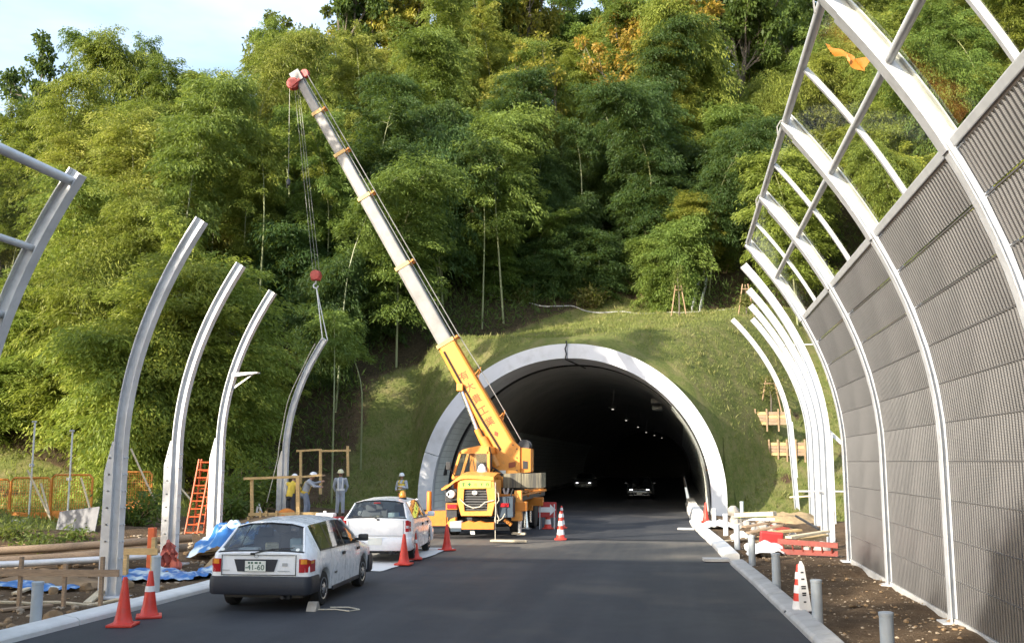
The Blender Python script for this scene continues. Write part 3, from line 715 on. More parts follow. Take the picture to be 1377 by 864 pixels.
# wire tails at the post heads, an orange cloth behind the nearest pane
for k in (2, 3, 4):
    x, z = -prof(ZTOP) - .02, ZTOP + .02; y = YS[k] - 16.3
    obj('wire_tail', MB().tube([(x, y, z), (x - .06, y, z - .02), (x - .12, y, z - .12), (x - .11, y, z - .28)], .012, 5), M['wire'], bar)
def cloth(u, v):
    p = on_y(lerp(1113, 1166, u), 60 + 30 * u ** .8 + 3 * math.sin(u * 11), 13.6); w = (v - .5) * (.05 + .13 * u)
    return (p.x + .04 * math.sin(u * 17 + v * 4), p.y + .03 * math.sin(u * 9 + v * 3), p.z + w)
tag(obj('orange_streamer', MB().grid(24, 5, cloth), M['fence_orange'], None, True), 'torn orange net strip caught behind the nearest clear pane', 'net')
# posts still standing free, right hand row
RP = [(30.4, 8.28, .18, 'free white curved post standing first beyond the grey brown noise wall'), (35.1, 8.32, .64, 'free curved white post, second beyond the grey brown noise wall'),
      (39.8, 8.48, 1.02, 'free curved white post, third beyond the grey brown noise wall'), (44.5, 8.6, 1.42, 'free curved white post, fourth beyond the grey brown noise wall'),
      (48.6, 9.3, .85, 'farthest free curved post of the right row, lower and leaning out most')]
for k, (y, h, dx, lb) in enumerate(RP):
    t = thing('barrier_post', lb, 'post', (XW + dx, y, h - 7.95), 0, 'free standing curved barrier posts')
    o = link('beam', ME_LONG, M['steel'], t)
    if k == 4: t.rotation_euler = (0, R(-3), 0); t.location.x += .35
    obj('splice_plate', MB().bbox((0.14, 0, 1.6), (.03, .30, 2.6), .006), M['steel'], t)
    if k == 0: obj('bracket', MB().prism([(-.1, 0), (.8, -.9), (.8, -1.02), (-.1, -.16)], .0, .02), M['steel'], t, loc=(0, 0, 3.2))
    if k == 2: obj('cross_bar', MB().tube([(-1.1, -.16, 6.35), (.35, -.16, 6.35)], .025, 6), M['steel'], t)
    if k == 1: obj('cross_bar', MB().tube([(-.8, -.18, 1.05), (.95, -.18, 1.05)], .03, 6), M['steel'], t)
# left hand row
LP = [(17.0, -10.12, 0.02, 'curved galvanised post nearest on the left, by the two cones'), (21.6, -11.45, .12, 'curved galvanised post beside the red ladder and blue sheets'),
      (26.3, -12.65, .30, 'curved galvanised post with a small bracket, third on the left')]
for k, (y, x, z, lb) in enumerate(LP):
    t = thing('barrier_post', lb, 'post', (x, y, z), 0, 'free standing curved barrier posts')
    link('beam', ME_L, M['steel'], t)
    obj('splice_plate', MB().prism([(-.30, 0), (-.13, 0), (-.13, 2.75), (-.17, 2.75), (-.30, 2.2)], -.02, .02), M['steel'], t)
    obj('base_plate', MB().bbox((0, 0, -.02), (.6, .5, .04), .006), M['steel'], t)
    mb = MB()
    for zz in np.arange(.35, 2.7, .3):
        for yy in (-.05, .05): mb.lathe([(.016, -.012), (.016, .012), (.001, .013)], (-.2, yy * .0 - .025, zz), 6, 'Y'); mb.lathe([(.02, -.012), (.02, .012), (.001, .013)], (.11, yy, zz), 6, 'X')
    obj('bolts', mb, M['steel_rail'], t)['kind'] = 'stuff'
    if k == 2: obj('bracket', MB().prism([(0, 0), (.75, .10), (.75, .13), (0, .12)], -.1, .1).prism([(0, -.35), (.6, .07), (.6, .10), (0, -.28)], -.015, .015), M['steel'], t, loc=(.30, 0, 4.45))
# the post frame cut by the left edge of the picture
fr = thing('barrier_bay', 'curved post with three rails and clear panes at the left edge', 'noise wall', (-9.66, 12.4, 0))
for y in (0, -4.7): link('beam', ME_L, M['steel'], fr, (0, y, -.42))
for nm, z, r in (('head_rail', 6.72, .07), ('mid_rail', 5.78, .05), ('lower_rail', 4.85, .055)):
    obj(nm, MB().tube([(prof(z), -4.6, z - .42), (prof(z), .14, z - .42)], r, 10), M['steel_rail'], fr, True)
for za, zb in ((4.9, 5.75), (5.83, 6.7)):
    rings = []
    for z in np.linspace(za, zb, 4):
        c = Vector((prof(z), 0, z - .42)); rings.append([c + Vector((-.006, -4.5, 0)), c + Vector((-.006, -.15, 0)), c + Vector((.006, -.15, 0)), c + Vector((.006, -4.5, 0))])
    obj('pane', MB().loft(rings), M['acrylic'], fr, True)
pm = panel_mesh(4.4, ROWH - .004, 38, .026); pm.transform(Matrix.Rotation(PI, 4, 'Z'))
for r in range(8):
    za, zb = .1 + r * ROWH, .1 + (r + 1) * ROWH; xa, xb = prof(za), prof(zb)
    link('panel', pm, M['panel'], fr, ((xa + xb) / 2, -2.35, (za + zb) / 2 - .42), (0, math.atan2(xb - xa, zb - za), 0))

# ------------------------------------------------------------------ foliage
def leaf_mesh(name, cen, dirs, length, width, tone, fold=0.0):
    """one thin four cornered leaf per entry (numpy arrays)"""
    n = len(cen); rng = np.random.default_rng(n)
    d = dirs / np.linalg.norm(dirs, axis=1, keepdims=True)
    rv = rng.normal(size=(n, 3)); rv[:, 2] += 0.0
    side = np.cross(d, rv); side /= np.linalg.norm(side, axis=1, keepdims=True) + 1e-9
    L = length[:, None]; Wd = width[:, None]
    v = np.empty((n, 4, 3)); v[:, 0] = cen; v[:, 1] = cen + d * L * .45 + side * Wd * .5; v[:, 2] = cen + d * L; v[:, 3] = cen + d * L * .45 - side * Wd * .5
    v[:, 2, 2] -= length * fold
    me = bpy.data.meshes.new(name); me.vertices.add(n * 4); me.vertices.foreach_set('co', v.reshape(-1))
    me.loops.add(n * 4); me.loops.foreach_set('vertex_index', np.arange(n * 4, dtype=np.int32))
    me.polygons.add(n); me.polygons.foreach_set('loop_start', np.arange(0, n * 4, 4, dtype=np.int32)); me.polygons.foreach_set('loop_total', np.full(n, 4, dtype=np.int32))
    a = me.attributes.new('tone', 'FLOAT', 'POINT'); a.data.foreach_set('value', np.repeat(tone, 4).astype(np.float32))
    me.update(); me.validate(); me.materials.append(M['leaf']); return me

def bamboo_mesh(seed, h, start, wid, nod, dens=1.0, tiers=0.42, droop=0.55):
    """culm and feathery plume of one bamboo: whorls of drooping sprays up the culm, nodding tip"""
    rng = np.random.default_rng(seed); az = rng.uniform(0, 2 * PI)
    def culm(t): # t 0..1
        k = nod * max(0, t - .40) ** 2 * 4.0
        return np.array([math.cos(az) * k, math.sin(az) * k, h * t - k * .5 - (.5 * nod * max(0, t - .8) ** 2 * 12)])
    mb = MB(); ts = np.linspace(0, 1, 14)
    mb.tube([culm(t) for t in ts], [lerp(.062, .012, t) for t in ts], 6)
    C, D, Ln, Wi, To = [], [], [], [], []
    z = start
    while z < 1.0:
        base = culm(z); u = (z - start) / (1 - start)
        reach = wid * (0.42 + .78 * math.sin(PI * min(1, u * .74 + .14)) ** .8) * rng.uniform(.7, 1.25)
        nb = rng.integers(5, 9) if seed % 3 else rng.integers(3, 6)
        a0 = rng.uniform(0, 2 * PI)
        for b in range(nb):
            a = a0 + b * 2 * PI / nb + rng.normal() * .6; L = reach * rng.uniform(.6, 1.1); rise = rng.uniform(.2, .75) + .25 * u; dr = droop * rng.uniform(.8, 1.7); bt = np.clip(rng.normal(.5, .2), 0, 1)
            m = int((72 if seed % 3 else 100) * dens * (0.5 + L))
            s = rng.uniform(.12, 1.0, m) ** .8
            lat = rng.normal(size=m) * (.27 if seed % 3 else .16) * (0.4 + s)
            px = base[0] + math.cos(a) * L * s - math.sin(a) * lat; py = base[1] + math.sin(a) * L * s + math.cos(a) * lat
            pz = base[2] + L * (rise * s - dr * s * s) + rng.normal(size=m) * .13
            C.append(np.stack([px, py, pz], 1))
            dirs = np.stack([math.cos(a) + rng.normal(size=m) * .8, math.sin(a) + rng.normal(size=m) * .8, rise - 2 * dr * s - .25 + rng.normal(size=m) * .35], 1)
            D.append(dirs); Ln.append(rng.uniform(.14, .29, m)); Wi.append(rng.uniform(.04, .07, m))
            To.append(np.clip(bt + rng.normal(size=m) * .22, 0, 1))
            if rng.random() < .35: mb.tube([base, (base[0] + math.cos(a) * L * .5, base[1] + math.sin(a) * L * .5, base[2] + L * (rise * .5 - dr * .25))], [.012, .005], 3, False)
        z += tiers / h * rng.uniform(.5, 1.2)
    cm = mb.mesh('culm', True); cm.materials.append(M['culm'])
    return cm, leaf_mesh('plume', np.concatenate(C), np.concatenate(D), np.concatenate(Ln), np.concatenate(Wi), np.concatenate(To), .12)

def broad_mesh(seed, h, crown_r, nl=13000, ls=.30):
    """forked trunk with limbs, leaf clumps at the limb ends with gaps between"""
    rng = np.random.default_rng(seed); mb = MB(); tips = []
    def limb(p, d, L, r, lvl):
        pts = [p]; q = p.copy(); dd = d.copy()
        for i in range(4):
            dd = dd + rng.normal(size=3) * .16; dd[2] += .05; dd /= np.linalg.norm(dd); q = q + dd * L / 4; pts.append(q)
        mb.tube(pts, [lerp(r, r * .5, i / 4) for i in range(5)], 6 if lvl < 2 else 4, False)
        if lvl >= 3: tips.append((q, lvl)); return
        for k in range(rng.integers(3, 5) if lvl else 5):
            a = rng.uniform(0, 2 * PI); sp = rng.uniform(.5, 1.0)
            nd = dd + np.array([math.cos(a) * sp, math.sin(a) * sp, rng.uniform(-.1, .4)]); nd /= np.linalg.norm(nd)
            limb(pts[2 + k % 3], nd, L * rng.uniform(.55, .78), r * .5, lvl + 1)
        if lvl == 2: tips.append((q, lvl))
    limb(np.zeros(3), np.array([rng.normal() * .08, rng.normal() * .08, 1.0]), h * .48, h * .022, 0)
    P = np.array([t[0] for t in tips]); ctr = P.mean(0); ext = np.abs(P - ctr).max(0)
    P2 = P.copy(); P2[:, :2] = P[:, :2] * crown_r / max(ext[0], ext[1]); 
    sc = crown_r / max(ext[0], ext[1]); mb.v = [(v[0] * sc, v[1] * sc, v[2]) for v in mb.v]
    n = nl; idx = rng.integers(0, len(P2), n); ct = np.clip(rng.normal(.5, .22, len(P2)), 0, 1); cs = rng.uniform(.55, 1.05, len(P2)) * crown_r * .19
    off = rng.normal(size=(n, 3)); off /= np.linalg.norm(off, axis=1, keepdims=True); off *= (rng.uniform(0, 1, (n, 1)) ** .5) * cs[idx][:, None]; off[:, 2] *= .7
    C = P2[idx] + off
    D = off / (np.linalg.norm(off, axis=1, keepdims=True) + 1e-6) + rng.normal(size=(n, 3)) * .7; D[:, 2] -= .3
    tm = mb.mesh('trunk', True); tm.materials.append(M['bark'])
    return tm, leaf_mesh('crown', C, D, rng.uniform(ls * .7, ls * 1.25, n), rng.uniform(ls * .4, ls * .7, n), np.clip(ct[idx] + rng.normal(size=n) * .2, 0, 1), .1)

BAM = [bamboo_mesh(11, 13, .24, 2.3, 1.5, 1.0), bamboo_mesh(12, 14, .28, 2.1, 2.2, 1.0), bamboo_mesh(13, 12, .18, 2.5, 1.0, 1.0), bamboo_mesh(14, 14, .32, 2.2, 2.8, 1.05),
       bamboo_mesh(15, 12.5, .22, 2.3, 1.8, 1.0), bamboo_mesh(16, 13, .40, 1.8, 1.2, 1.1),
       bamboo_mesh(17, 14, .20, 2.6, 3.2, .9, .36, .8), bamboo_mesh(18, 12, .30, 2.0, .8, 1.2, .5, .45), bamboo_mesh(19, 15, .26, 2.2, 2.4, .8, .5, .7), bamboo_mesh(20, 11, .15, 2.4, 1.6, 1.0, .38, .9)]
BARE = bamboo_mesh(21, 13, .68, 1.2, 1.8, .8)                        # tall bare culm with a small top
FERN = bamboo_mesh(22, 11, .35, 1.7, .5, .8, .62, .35)               # widely tiered, fern-like
LOWB = bamboo_mesh(23, 7, .06, 1.9, 1.0, 1.1, .36, .6)
BRO = [broad_mesh(31, 13, 4.4, 15000), broad_mesh(32, 12, 4.8, 15000, .32), broad_mesh(33, 14, 4.0, 14000, .27)]
AIRY = broad_mesh(34, 13, 3.6, 5500, .28)
rnd = random.Random(5)
TREES = []
def plant(kind, p, sc, rz, col, label, cat, group, tilt=0.0, name=None):
    pair = kind; bam = pair[1].name.startswith('plume')
    root = bpy.data.objects.new(name or ('bamboo' if bam else 'broadleaf_tree'), None); COL.objects.link(root)
    root.location = p; root.rotation_euler = (tilt * math.cos(rz), tilt * math.sin(rz), rz); root.scale = (sc[0], sc[0], sc[1])
    tag(root, label, cat, group)
    a = bpy.data.objects.new('culm' if bam else 'trunk', pair[0]); COL.objects.link(a); a.parent = root
    b = bpy.data.objects.new('plume' if bam else 'crown', pair[1]); COL.objects.link(b); b.parent = root; b.color = col + (1,)
    TREES.append(root); return root
def jit(c, a=.12):
    k = 1 + rnd.uniform(-a, a); h = rnd.uniform(-.07, .07)
    return (c[0] * k * (1 + h), c[1] * k, c[2] * k * (1 - h))
GY, GM, GD, GO = (0.205, 0.235, 0.043), (0.130, 0.180, 0.038), (0.048, 0.082, 0.022), (0.23, 0.235, 0.046)  # GD deepened to put the wood's shade into the leaf colour
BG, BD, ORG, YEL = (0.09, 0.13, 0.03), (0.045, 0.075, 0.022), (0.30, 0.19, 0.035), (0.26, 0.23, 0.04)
def zone(px, py):
    """where in the view a tree stands, in words one can find"""
    if px < 130: a = 'behind the orange fence' if py > 330 else 'on the far left skyline'
    elif px < 370: a = 'behind the left free posts' if py > 300 else 'above the left free posts'
    elif px < 500: a = 'beside the hoisted post' if py > 300 else 'around the crane boom head'
    elif px < 690: a = 'right of the crane boom' if py < 250 else 'between boom and tunnel'
    elif px < 900: a = 'over the tunnel crown' if py > 230 else 'high above the tunnel'
    elif px < 1010: a = 'above the right grass bank' if py > 200 else 'high up right of the tunnel'
    else: a = 'seen through the clear panes'
    return a
def free(x, y):
    """keep the works, the grass bank and the road clear"""
    if grass_mask(x, y) > .35 and 43 < y < 60.2: return False
    if x > 1.0 and y < 57 + max(0, (x - 5)) * .3: return False
    if x > -15.5 and y < 49.5: return False
    if x < -15.5 and y < 41.5: return False
    if -19.5 < x <= -15.5 and y < 45 : return False
    return True
# ---- the wood on the hillside, jittered rows; nearest rows densest
def wood():
    n = 0; y = 42.0; row = 0
    while y < 118:
        step = 3.7 if y < 60 else (4.3 if y < 80 else 5.6)
        x = -0.78 * y - 3; xe = 0.44 * y + 8
        while x < xe:
            X, Y = x + rnd.uniform(-.4, .4) * step, y + rnd.uniform(-.4, .4) * step
            x += step * 1.08
            if not free(X, Y): continue
            z = T(X, Y) - .1
            px, py = pix((X, Y, z + 9))
            if px < -90 or px > 1530 or pix((X, Y, z))[1] < -30: continue
            upper = z > 27 or (X < -40 and Y > 66)
            if upper and rnd.random() < (.60 if z > 30 else .3):
                if rnd.random() < .35: continue
                k = rnd.choice(BRO); c = jit(rnd.choice([BG, BG, BD, GM, YEL]), .15)
                dull = c[0] > .15
                plant(k, (X, Y, z), (rnd.uniform(.8, 1.1), rnd.uniform(.8, 1.05)), rnd.uniform(0, 6.3), c, ('yellowing broadleaf tree ' if dull else 'green broadleaf tree ') + zone(px, py), 'tree', 'broadleaf trees on the upper slope')
            else:
                front = Y < 54 or (Y < 66 and -16 < X < 8)
                k = rnd.choice(BAM)
                c = jit(rnd.choice([GY, GY, GY, GM, GO]) if not (-21 < X < 3 and Y < 70) else rnd.choice([GM, GD, GD, GD]), .18)  # darker leaves over the tunnel, shade painted into their colour
                s = rnd.uniform(.80, 1.18)
                yl = c[0] > .13
                if front and rnd.random() < .30: k = BARE
                elif rnd.random() < .05: k = BARE; s *= 1.15
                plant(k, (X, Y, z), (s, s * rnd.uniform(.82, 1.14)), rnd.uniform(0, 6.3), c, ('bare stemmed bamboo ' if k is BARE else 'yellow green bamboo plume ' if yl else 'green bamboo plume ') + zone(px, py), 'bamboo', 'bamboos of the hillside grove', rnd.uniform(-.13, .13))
        y += step * .95; row += 1
wood()
# ---- trees the eye can pick out
def at_ground(px, py, y):
    p = on_y(px, py, y); return Vector((p.x, y, T(p.x, y)))
def special(kind, px, y, top_py, col, label, cat, wid=1.0):
    x = on_y(px, 300, y).x; z = T(x, y); top = on_y(px, top_py, y).z
    base_h = {id(FERN): 11.0, id(BARE): 12.0, id(LOWB): 7.0}.get(id(kind), 13.0)
    sz = max(.5, (top - z) / base_h)
    return plant(kind, (x, y, z - .1), (wid, sz), rnd.uniform(0, 6.3), col, label, cat, None)
special(FERN, 905, 64.0, 248, (0.17, 0.20, 0.035), 'slender bamboo with wide fern like tiers above the tunnel, right of centre', 'bamboo', .95)
special(BAM[5], 945, 63.5, 330, (0.20, 0.20, 0.035), 'small yellow green bamboo just right of the fern tiered one', 'bamboo', .8)
special(LOWB, 665, 60.5, 362, (0.10, 0.15, 0.03), 'low rounded bamboo bush left of the tunnel crown at the grass edge', 'bamboo', .9)
special(BRO[1], 840, 80.0, -25, ORG, 'orange autumn tree at the top of the slope above the tunnel', 'tree', 1.25)
special(AIRY, 905, 78.0, -5, (0.26, 0.17, 0.03), 'brown orange thin crowned tree beside the orange autumn tree', 'tree', 1.1)
special(AIRY, 765, 74.0, 55, (0.20, 0.18, 0.03), 'thin tree with bare pale stems left of the orange autumn tree', 'tree', 1.0)
special(BAM[1], 150, 62.0, 48, (0.10, 0.15, 0.028), 'tall green bamboo rising highest on the left skyline', 'bamboo', .95)
special(BARE, 205, 64.0, 55, (0.10, 0.15, 0.03), 'thin bamboo tip standing alone on the skyline beside the tallest', 'bamboo', .9)
special(BRO[0], 395, 88.0, 18, (0.085, 0.10, 0.025), 'round topped dark green tree on the skyline behind the boom head', 'tree', 1.15)
special(BRO[2], 20, 74.0, 96, BD, 'dark green tree at the far left edge of the skyline', 'tree', 1.2)
special(BRO[0], 65, 84.0, 112, BD, 'dark green tree behind the tall skyline bamboo at left', 'tree', 1.1)
for (px, y, top, lb) in ((455, 44.5, 395, 'bare pale bamboo culm leaning over the workers'), (492, 47.5, 420, 'thin bare bamboo culm between workers and grass bank'), (718, 61.0, 300, 'pale bare bamboo culm standing at the dark wood edge above the tunnel'), (735, 62.0, 310, 'second bare bamboo culm at the wood edge above the tunnel'), (590, 57, 330, 'thin bare culm crossing the dark wood beside the boom')):
    special(BARE, px, y, top, GM, lb, 'bamboo', .9)
for (px, y, top, lb) in ((60, 43.5, 395, 'broad pale green bamboo mass over the orange fence'), (110, 42.5, 420, 'bright low bamboo behind the two scaffold poles'), (20, 44, 350, 'bright bamboo at the left edge below the rails'), (2, 42, 505, 'low bamboo cut by the left picture edge behind the fence'), (28, 42.5, 525, 'small low bamboo between picture edge and first scaffold pole'), (60, 43, 520, 'small low bamboo between the two scaffold poles'), (8, 48, 455, 'low bamboo at the left edge over the slope behind the fence'), (45, 47, 470, 'low bamboo behind the first scaffold pole'), (135, 46, 450, 'low bright bamboo behind the nearest left post'), (240, 42, 480, 'low bright bamboo behind the second left post'), (180, 37.5, 420, 'yellow green bamboo just right of the nearest left post'), (215, 38.5, 300, 'tall bright bamboo between first and second left posts'), (262, 39.5, 350, 'bright bamboo between second and third left posts'), (318, 41.5, 330, 'green bamboo behind the bracketed third left post'), (350, 47, 440, 'shaded low bamboo right of the third left post')):
    special(LOWB if top > 390 else BAM[2], px, y, top, jit((0.235, 0.275, 0.05)), lb, 'bamboo', 1.15)
for i in range(34):
    X = rnd.uniform(-24, 9); Y = rnd.uniform(61.0, 76) if X > -12 else rnd.uniform(50, 68)
    if not free(X, Y): continue
    z = T(X, Y) - .1; px, py = pix((X, Y, z + 3))
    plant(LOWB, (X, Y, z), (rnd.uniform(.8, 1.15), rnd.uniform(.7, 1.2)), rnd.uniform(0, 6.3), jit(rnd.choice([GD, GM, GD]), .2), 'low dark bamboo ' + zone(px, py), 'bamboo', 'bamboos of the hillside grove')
for i, px in enumerate((470, 520, 575, 625, 680, 725, 1000, 1050)):
    y = 84 + 5 * (i % 3); special(BRO[i % 3], px, y, -75 + 12 * (i % 2), jit(rnd.choice([BG, BG, GM, YEL]), .15), 'large broadleaf tree at the top edge of the picture', 'tree', 1.1)['group'] = 'broadleaf trees on the upper slope'
# ---- unseen bamboos added left of and behind the camera to shade the near road
k = 0
for i in range(22):
    X = -18.5 - (i % 3) * 3.4 + rnd.uniform(-1, 1); Y = -22 + i * 1.45 + rnd.uniform(-.8, .8)
    if Y > 2.0 or X / max(Y, .1) > -.75 and Y > 0: continue
    plant(BAM[i % 5], (X, Y, T(X, Y)), (1.3, 1.16 if Y < -3 else 1.0), rnd.uniform(0, 6.3), jit(GM), 'unseen bamboo added to shade the near road, left of the view', 'bamboo', 'unseen bamboos added for shade')

for k, (X, Y) in enumerate(((-20.5, -3.2), (-21.5, -1.0), (-20.8, .8), (-23.8, -2.4), (-24.5, .2), (-26.5, -4.2), (-27.5, -1.2), (-23.0, -5.2))):  # denser foliage added out of view to even the shade on the nearest wagon
    plant(BAM[6 + k % 4], (X, Y, T(X, Y)), (1.25, 1.02), k * 1.3, jit(GM), 'unseen bamboo added to shade the near road, left of the view', 'bamboo', 'unseen bamboos added for shade')
for k, (X, Y, h) in enumerate(((-24.6, 24.0, 1.6), (-26.6, 25.2, 1.6), (-26.4, 22.6, 1.45), (-25.2, 22.6, 1.5))):  # unseen tall trees added to shade the left and top of the tunnel ring
    plant(BRO[k % 3], (X, Y, T(X, Y)), (1.0, h), k * 1.7, jit(BG), 'unseen tall broadleaf tree added for shade, left of the view', 'tree', 'unseen tall trees added for shade')
for k, (X, Y) in enumerate(((-22.9, 22.3), (-24.1, 23.4), (-23.6, 21.0))):  # unseen bamboos added to shade the hoisted post
    plant(BAM[k + 1], (X, Y, T(X, Y)), (1.15, 1.08), k * 2.1, jit(GM), 'unseen bamboo added to shade the near road, left of the view', 'bamboo', 'unseen bamboos added for shade')
# ---- trees that would share a label are told apart by their order across the view
ORD = ['leftmost', 'second from left', 'third from left', 'fourth from left', 'fifth from left', 'sixth from left', 'seventh from left', 'eighth from left', 'ninth from left', 'tenth from left', 'eleventh from left', 'twelfth from left']
by = {}
for t in TREES:
    if 'left of the view' in t['label']: continue
    by.setdefault(t['label'], []).append(t)
for lb, ts in by.items():
    if len(ts) < 2: continue
    ts.sort(key=lambda t: t.location.y)
    rows = [ts[i:i + 12] for i in range(0, len(ts), 12)] if len(ts) > 12 else [ts]
    for ri, rw in enumerate(rows):
        rw.sort(key=lambda t: pix(t.location)[0])
        for i, t in enumerate(rw):
            t['label'] = ORD[i] + (' ' if len(rows) == 1 else [' lower ', ' middle ', ' upper ', ' topmost '][min(3, ri if len(rows) > 2 else ri * 2)]) + lb

# ---- undergrowth, grass and weeds (nobody could count them)
def scatter_leaves(name, pts, size, lab, col, seed, up=0.8, per=1):
    rng = np.random.default_rng(seed); P = np.array(pts); n = len(P)
    D = rng.normal(size=(n, 3)) * .6; D[:, 2] = np.abs(D[:, 2]) + up
    L = rng.uniform(size * .6, size * 1.3, n)
    me = leaf_mesh(name, P, D, L, L * .14, np.clip(rng.normal(.5, .25, n), 0, 1), .05)
    o = link(name, me); o.color = col + (1,); return tag(o, lab, None, None, 'stuff')
pts = []
r2 = random.Random(8)
while len(pts) < 42000:
    x = r2.uniform(-18.5, 12.5); y = r2.uniform(43, 62)
    if r2.random() > grass_mask(x, y): continue
    if abs(x - XC) < 7.3 and y < 47.9: continue
    pts.append((x, y, T(x, y) - .02))
tall = []
while len(tall) < 2600:
    x = r2.uniform(-18.5, 12.5); y = r2.uniform(44, 62)
    if r2.random() > grass_mask(x, y) or fbm(x, y, .5) < .04 or (abs(x - XC) < 7.3 and y < 48.6): continue
    for q in range(5): tall.append((x + r2.gauss(0, .09), y + r2.gauss(0, .09), T(x, y) - .02))
scatter_leaves('weeds', tall, .30, 'taller pale weeds in tufts on the bank over the tunnel', (0.23, 0.215, 0.08), 13, .9)
scatter_leaves('grass', pts, .19, 'short mown grass on the bank over the tunnel', (0.19, 0.205, 0.06), 3)
pts = []
while len(pts) < 9000:
    x = r2.uniform(-34, -17); y = r2.uniform(26, 42)
    if r2.random() > grass_mask(x, y): continue
    pts.append((x, y, T(x, y) - .02))
scatter_leaves('grass', pts, .30, 'grass behind the orange fence', (0.22, 0.24, 0.06), 4)
pts = []
while len(pts) < 60000:
    x = r2.uniform(-45, 20); y = r2.uniform(44, 72)
    if forest_mask(x, y) < .5 or fbm(x, y, .22) < -.16: continue
    pts.append((x, y, T(x, y) + r2.uniform(0, 1.15) ** 2))
scatter_leaves('undergrowth', pts, .42, 'dark undergrowth at the foot of the wood', (0.08, 0.12, 0.03), 5, .2)
def bush(px, py, gy, r, h, n, col, lb, leaf=.26):
    """a leafy clump standing on the ground"""
    p = on_y(px, py, gy); z = T(p.x, gy); rng = np.random.default_rng(int(px * 7 + gy))
    root = thing('shrub', lb, 'shrub', (p.x, gy, z)); stems = MB(); C = []; D = []
    for s in range(14):
        a = rng.uniform(0, 2 * PI); rr = r * rng.uniform(.2, 1); hh = h * rng.uniform(.55, 1.05)
        tip = np.array([math.cos(a) * rr, math.sin(a) * rr, hh]); stems.tube([(tip[0] * .15, tip[1] * .15, -.05), (tip[0] * .5, tip[1] * .5, hh * .55), tip], [.018, .012, .005], 4, False)
        m = n // 14; t = rng.uniform(.25, 1.05, m); q = tip[None] * t[:, None]; q[:, :2] *= t[:, None] ** .3; q += rng.normal(size=(m, 3)) * .16 * r
        q[:, 2] = np.abs(q[:, 2]); C.append(q); D.append(rng.normal(size=(m, 3)) * .8 + np.array([math.cos(a), math.sin(a), .1]))
    C = np.concatenate(C); D = np.concatenate(D); L = rng.uniform(leaf * .6, leaf * 1.2, len(C))
    o = link('leaves', leaf_mesh('leaves', C, D, L, L * .3, np.clip(rng.normal(.5, .25, len(C)), 0, 1), .1), None, root); o.color = col + (1,)
    obj('stem', stems, M['stake'], root)
for a in ((60, 700, 23.5, 1.1, .20, 800, (0.09, 0.115, 0.03), 'weedy green clump in front of the orange fence', .15), (15, 705, 24.5, 1.1, .22, 700, (0.10, 0.12, 0.03), 'low weeds at the left edge under the fence', .15), (105, 690, 25.0, 0.6, .18, 400, (0.11, 0.15, 0.03), 'bright weeds beside the leaning grey sheet', .14),
          (180, 690, 30.0, 1.3, 1.0, 1200, (0.08, 0.12, 0.025), 'leafy weeds between the first two left posts'), (320, 668, 34.5, 1.3, 1.9, 2200, (0.11, 0.145, 0.03), 'leafy green shrub right behind the third left post'), (305, 690, 33.0, .9, 1.0, 1100, (0.09, 0.13, 0.03), 'low green plants at the foot of the leafy shrub'),
          (345, 640, 38.5, 1.6, 1.7, 2000, (0.07, 0.10, 0.022), 'dark shrub behind the timber guard frame'), (800, 428, 61.0, 1.4, 1.1, 1300, (0.10, 0.10, 0.03), 'brownish shrub at the top edge of the grass bank'), (870, 418, 62.5, 1.6, 1.3, 1400, (0.075, 0.10, 0.025), 'dark green shrub at the top edge of the bank'), (975, 395, 66, 1.6, 1.8, 1600, (0.12, 0.14, 0.03), 'green shrub above the concrete gutter'), (700, 440, 60.5, 1.0, .8, 800, (0.10, 0.12, 0.03), 'low weeds on the crest left of the tunnel crown')):
    bush(*a)
# earth lumps and stones of the verges
def stones(name, n, fx, lab, smin, smax, m, seed):
    r3 = random.Random(seed); ico = bmesh.new(); bmesh.ops.create_icosphere(ico, subdivisions=1, radius=1); iv = [v.co.copy() for v in ico.verts]; ifc = [[v.index for v in f.verts] for f in ico.faces]; ico.free()
    mb = MB()
    while n:
        x, y = fx(r3)
        if kerb_l(y) - .42 < x < kerb_r(y) + .5: continue
        n -= 1; s = smin + (smax - smin) * r3.random() ** 3.5; sc = (s * r3.uniform(.7, 1.4), s * r3.uniform(.7, 1.4), s * r3.uniform(.4, .8)); rot = Matrix.Rotation(r3.uniform(0, 6.3), 3, 'Z'); z = T(x, y)
        mb.add([rot @ Vector((v.x * sc[0], v.y * sc[1], v.z * sc[2])) * (1 + r3.uniform(-.18, .18)) + Vector((x, y, z + sc[2] * .25)) for v in iv], ifc)
    tag(link(name, mb.mesh(name, fix=False), m), lab, None, None, 'stuff')
stones('gravel', 2400, lambda r: (r.uniform(1.5, 4.0), 9 + 36 * r.random() ** 1.5), 'pale stones strewn over the right verge', .006, .03, M['gravel'], 1)
stones('gravel', 1800, lambda r: (r.uniform(-15.5, -9.0), 10.5 + 28 * r.random() ** 1.3), 'stones and lumps on the left verge', .01, .07, M['gravel'], 2)
stones('clods', 500, lambda r: (r.uniform(1.5, 4.0), 9 + 34 * r.random() ** 1.4), 'brown earth clods on the right verge', .015, .06, M['soil'], 3)
stones('clods', 800, lambda r: (r.uniform(-15.5, -9.0), 10.5 + 26 * r.random() ** 1.3), 'brown earth clods on the left verge', .02, .10, M['soil'], 4)

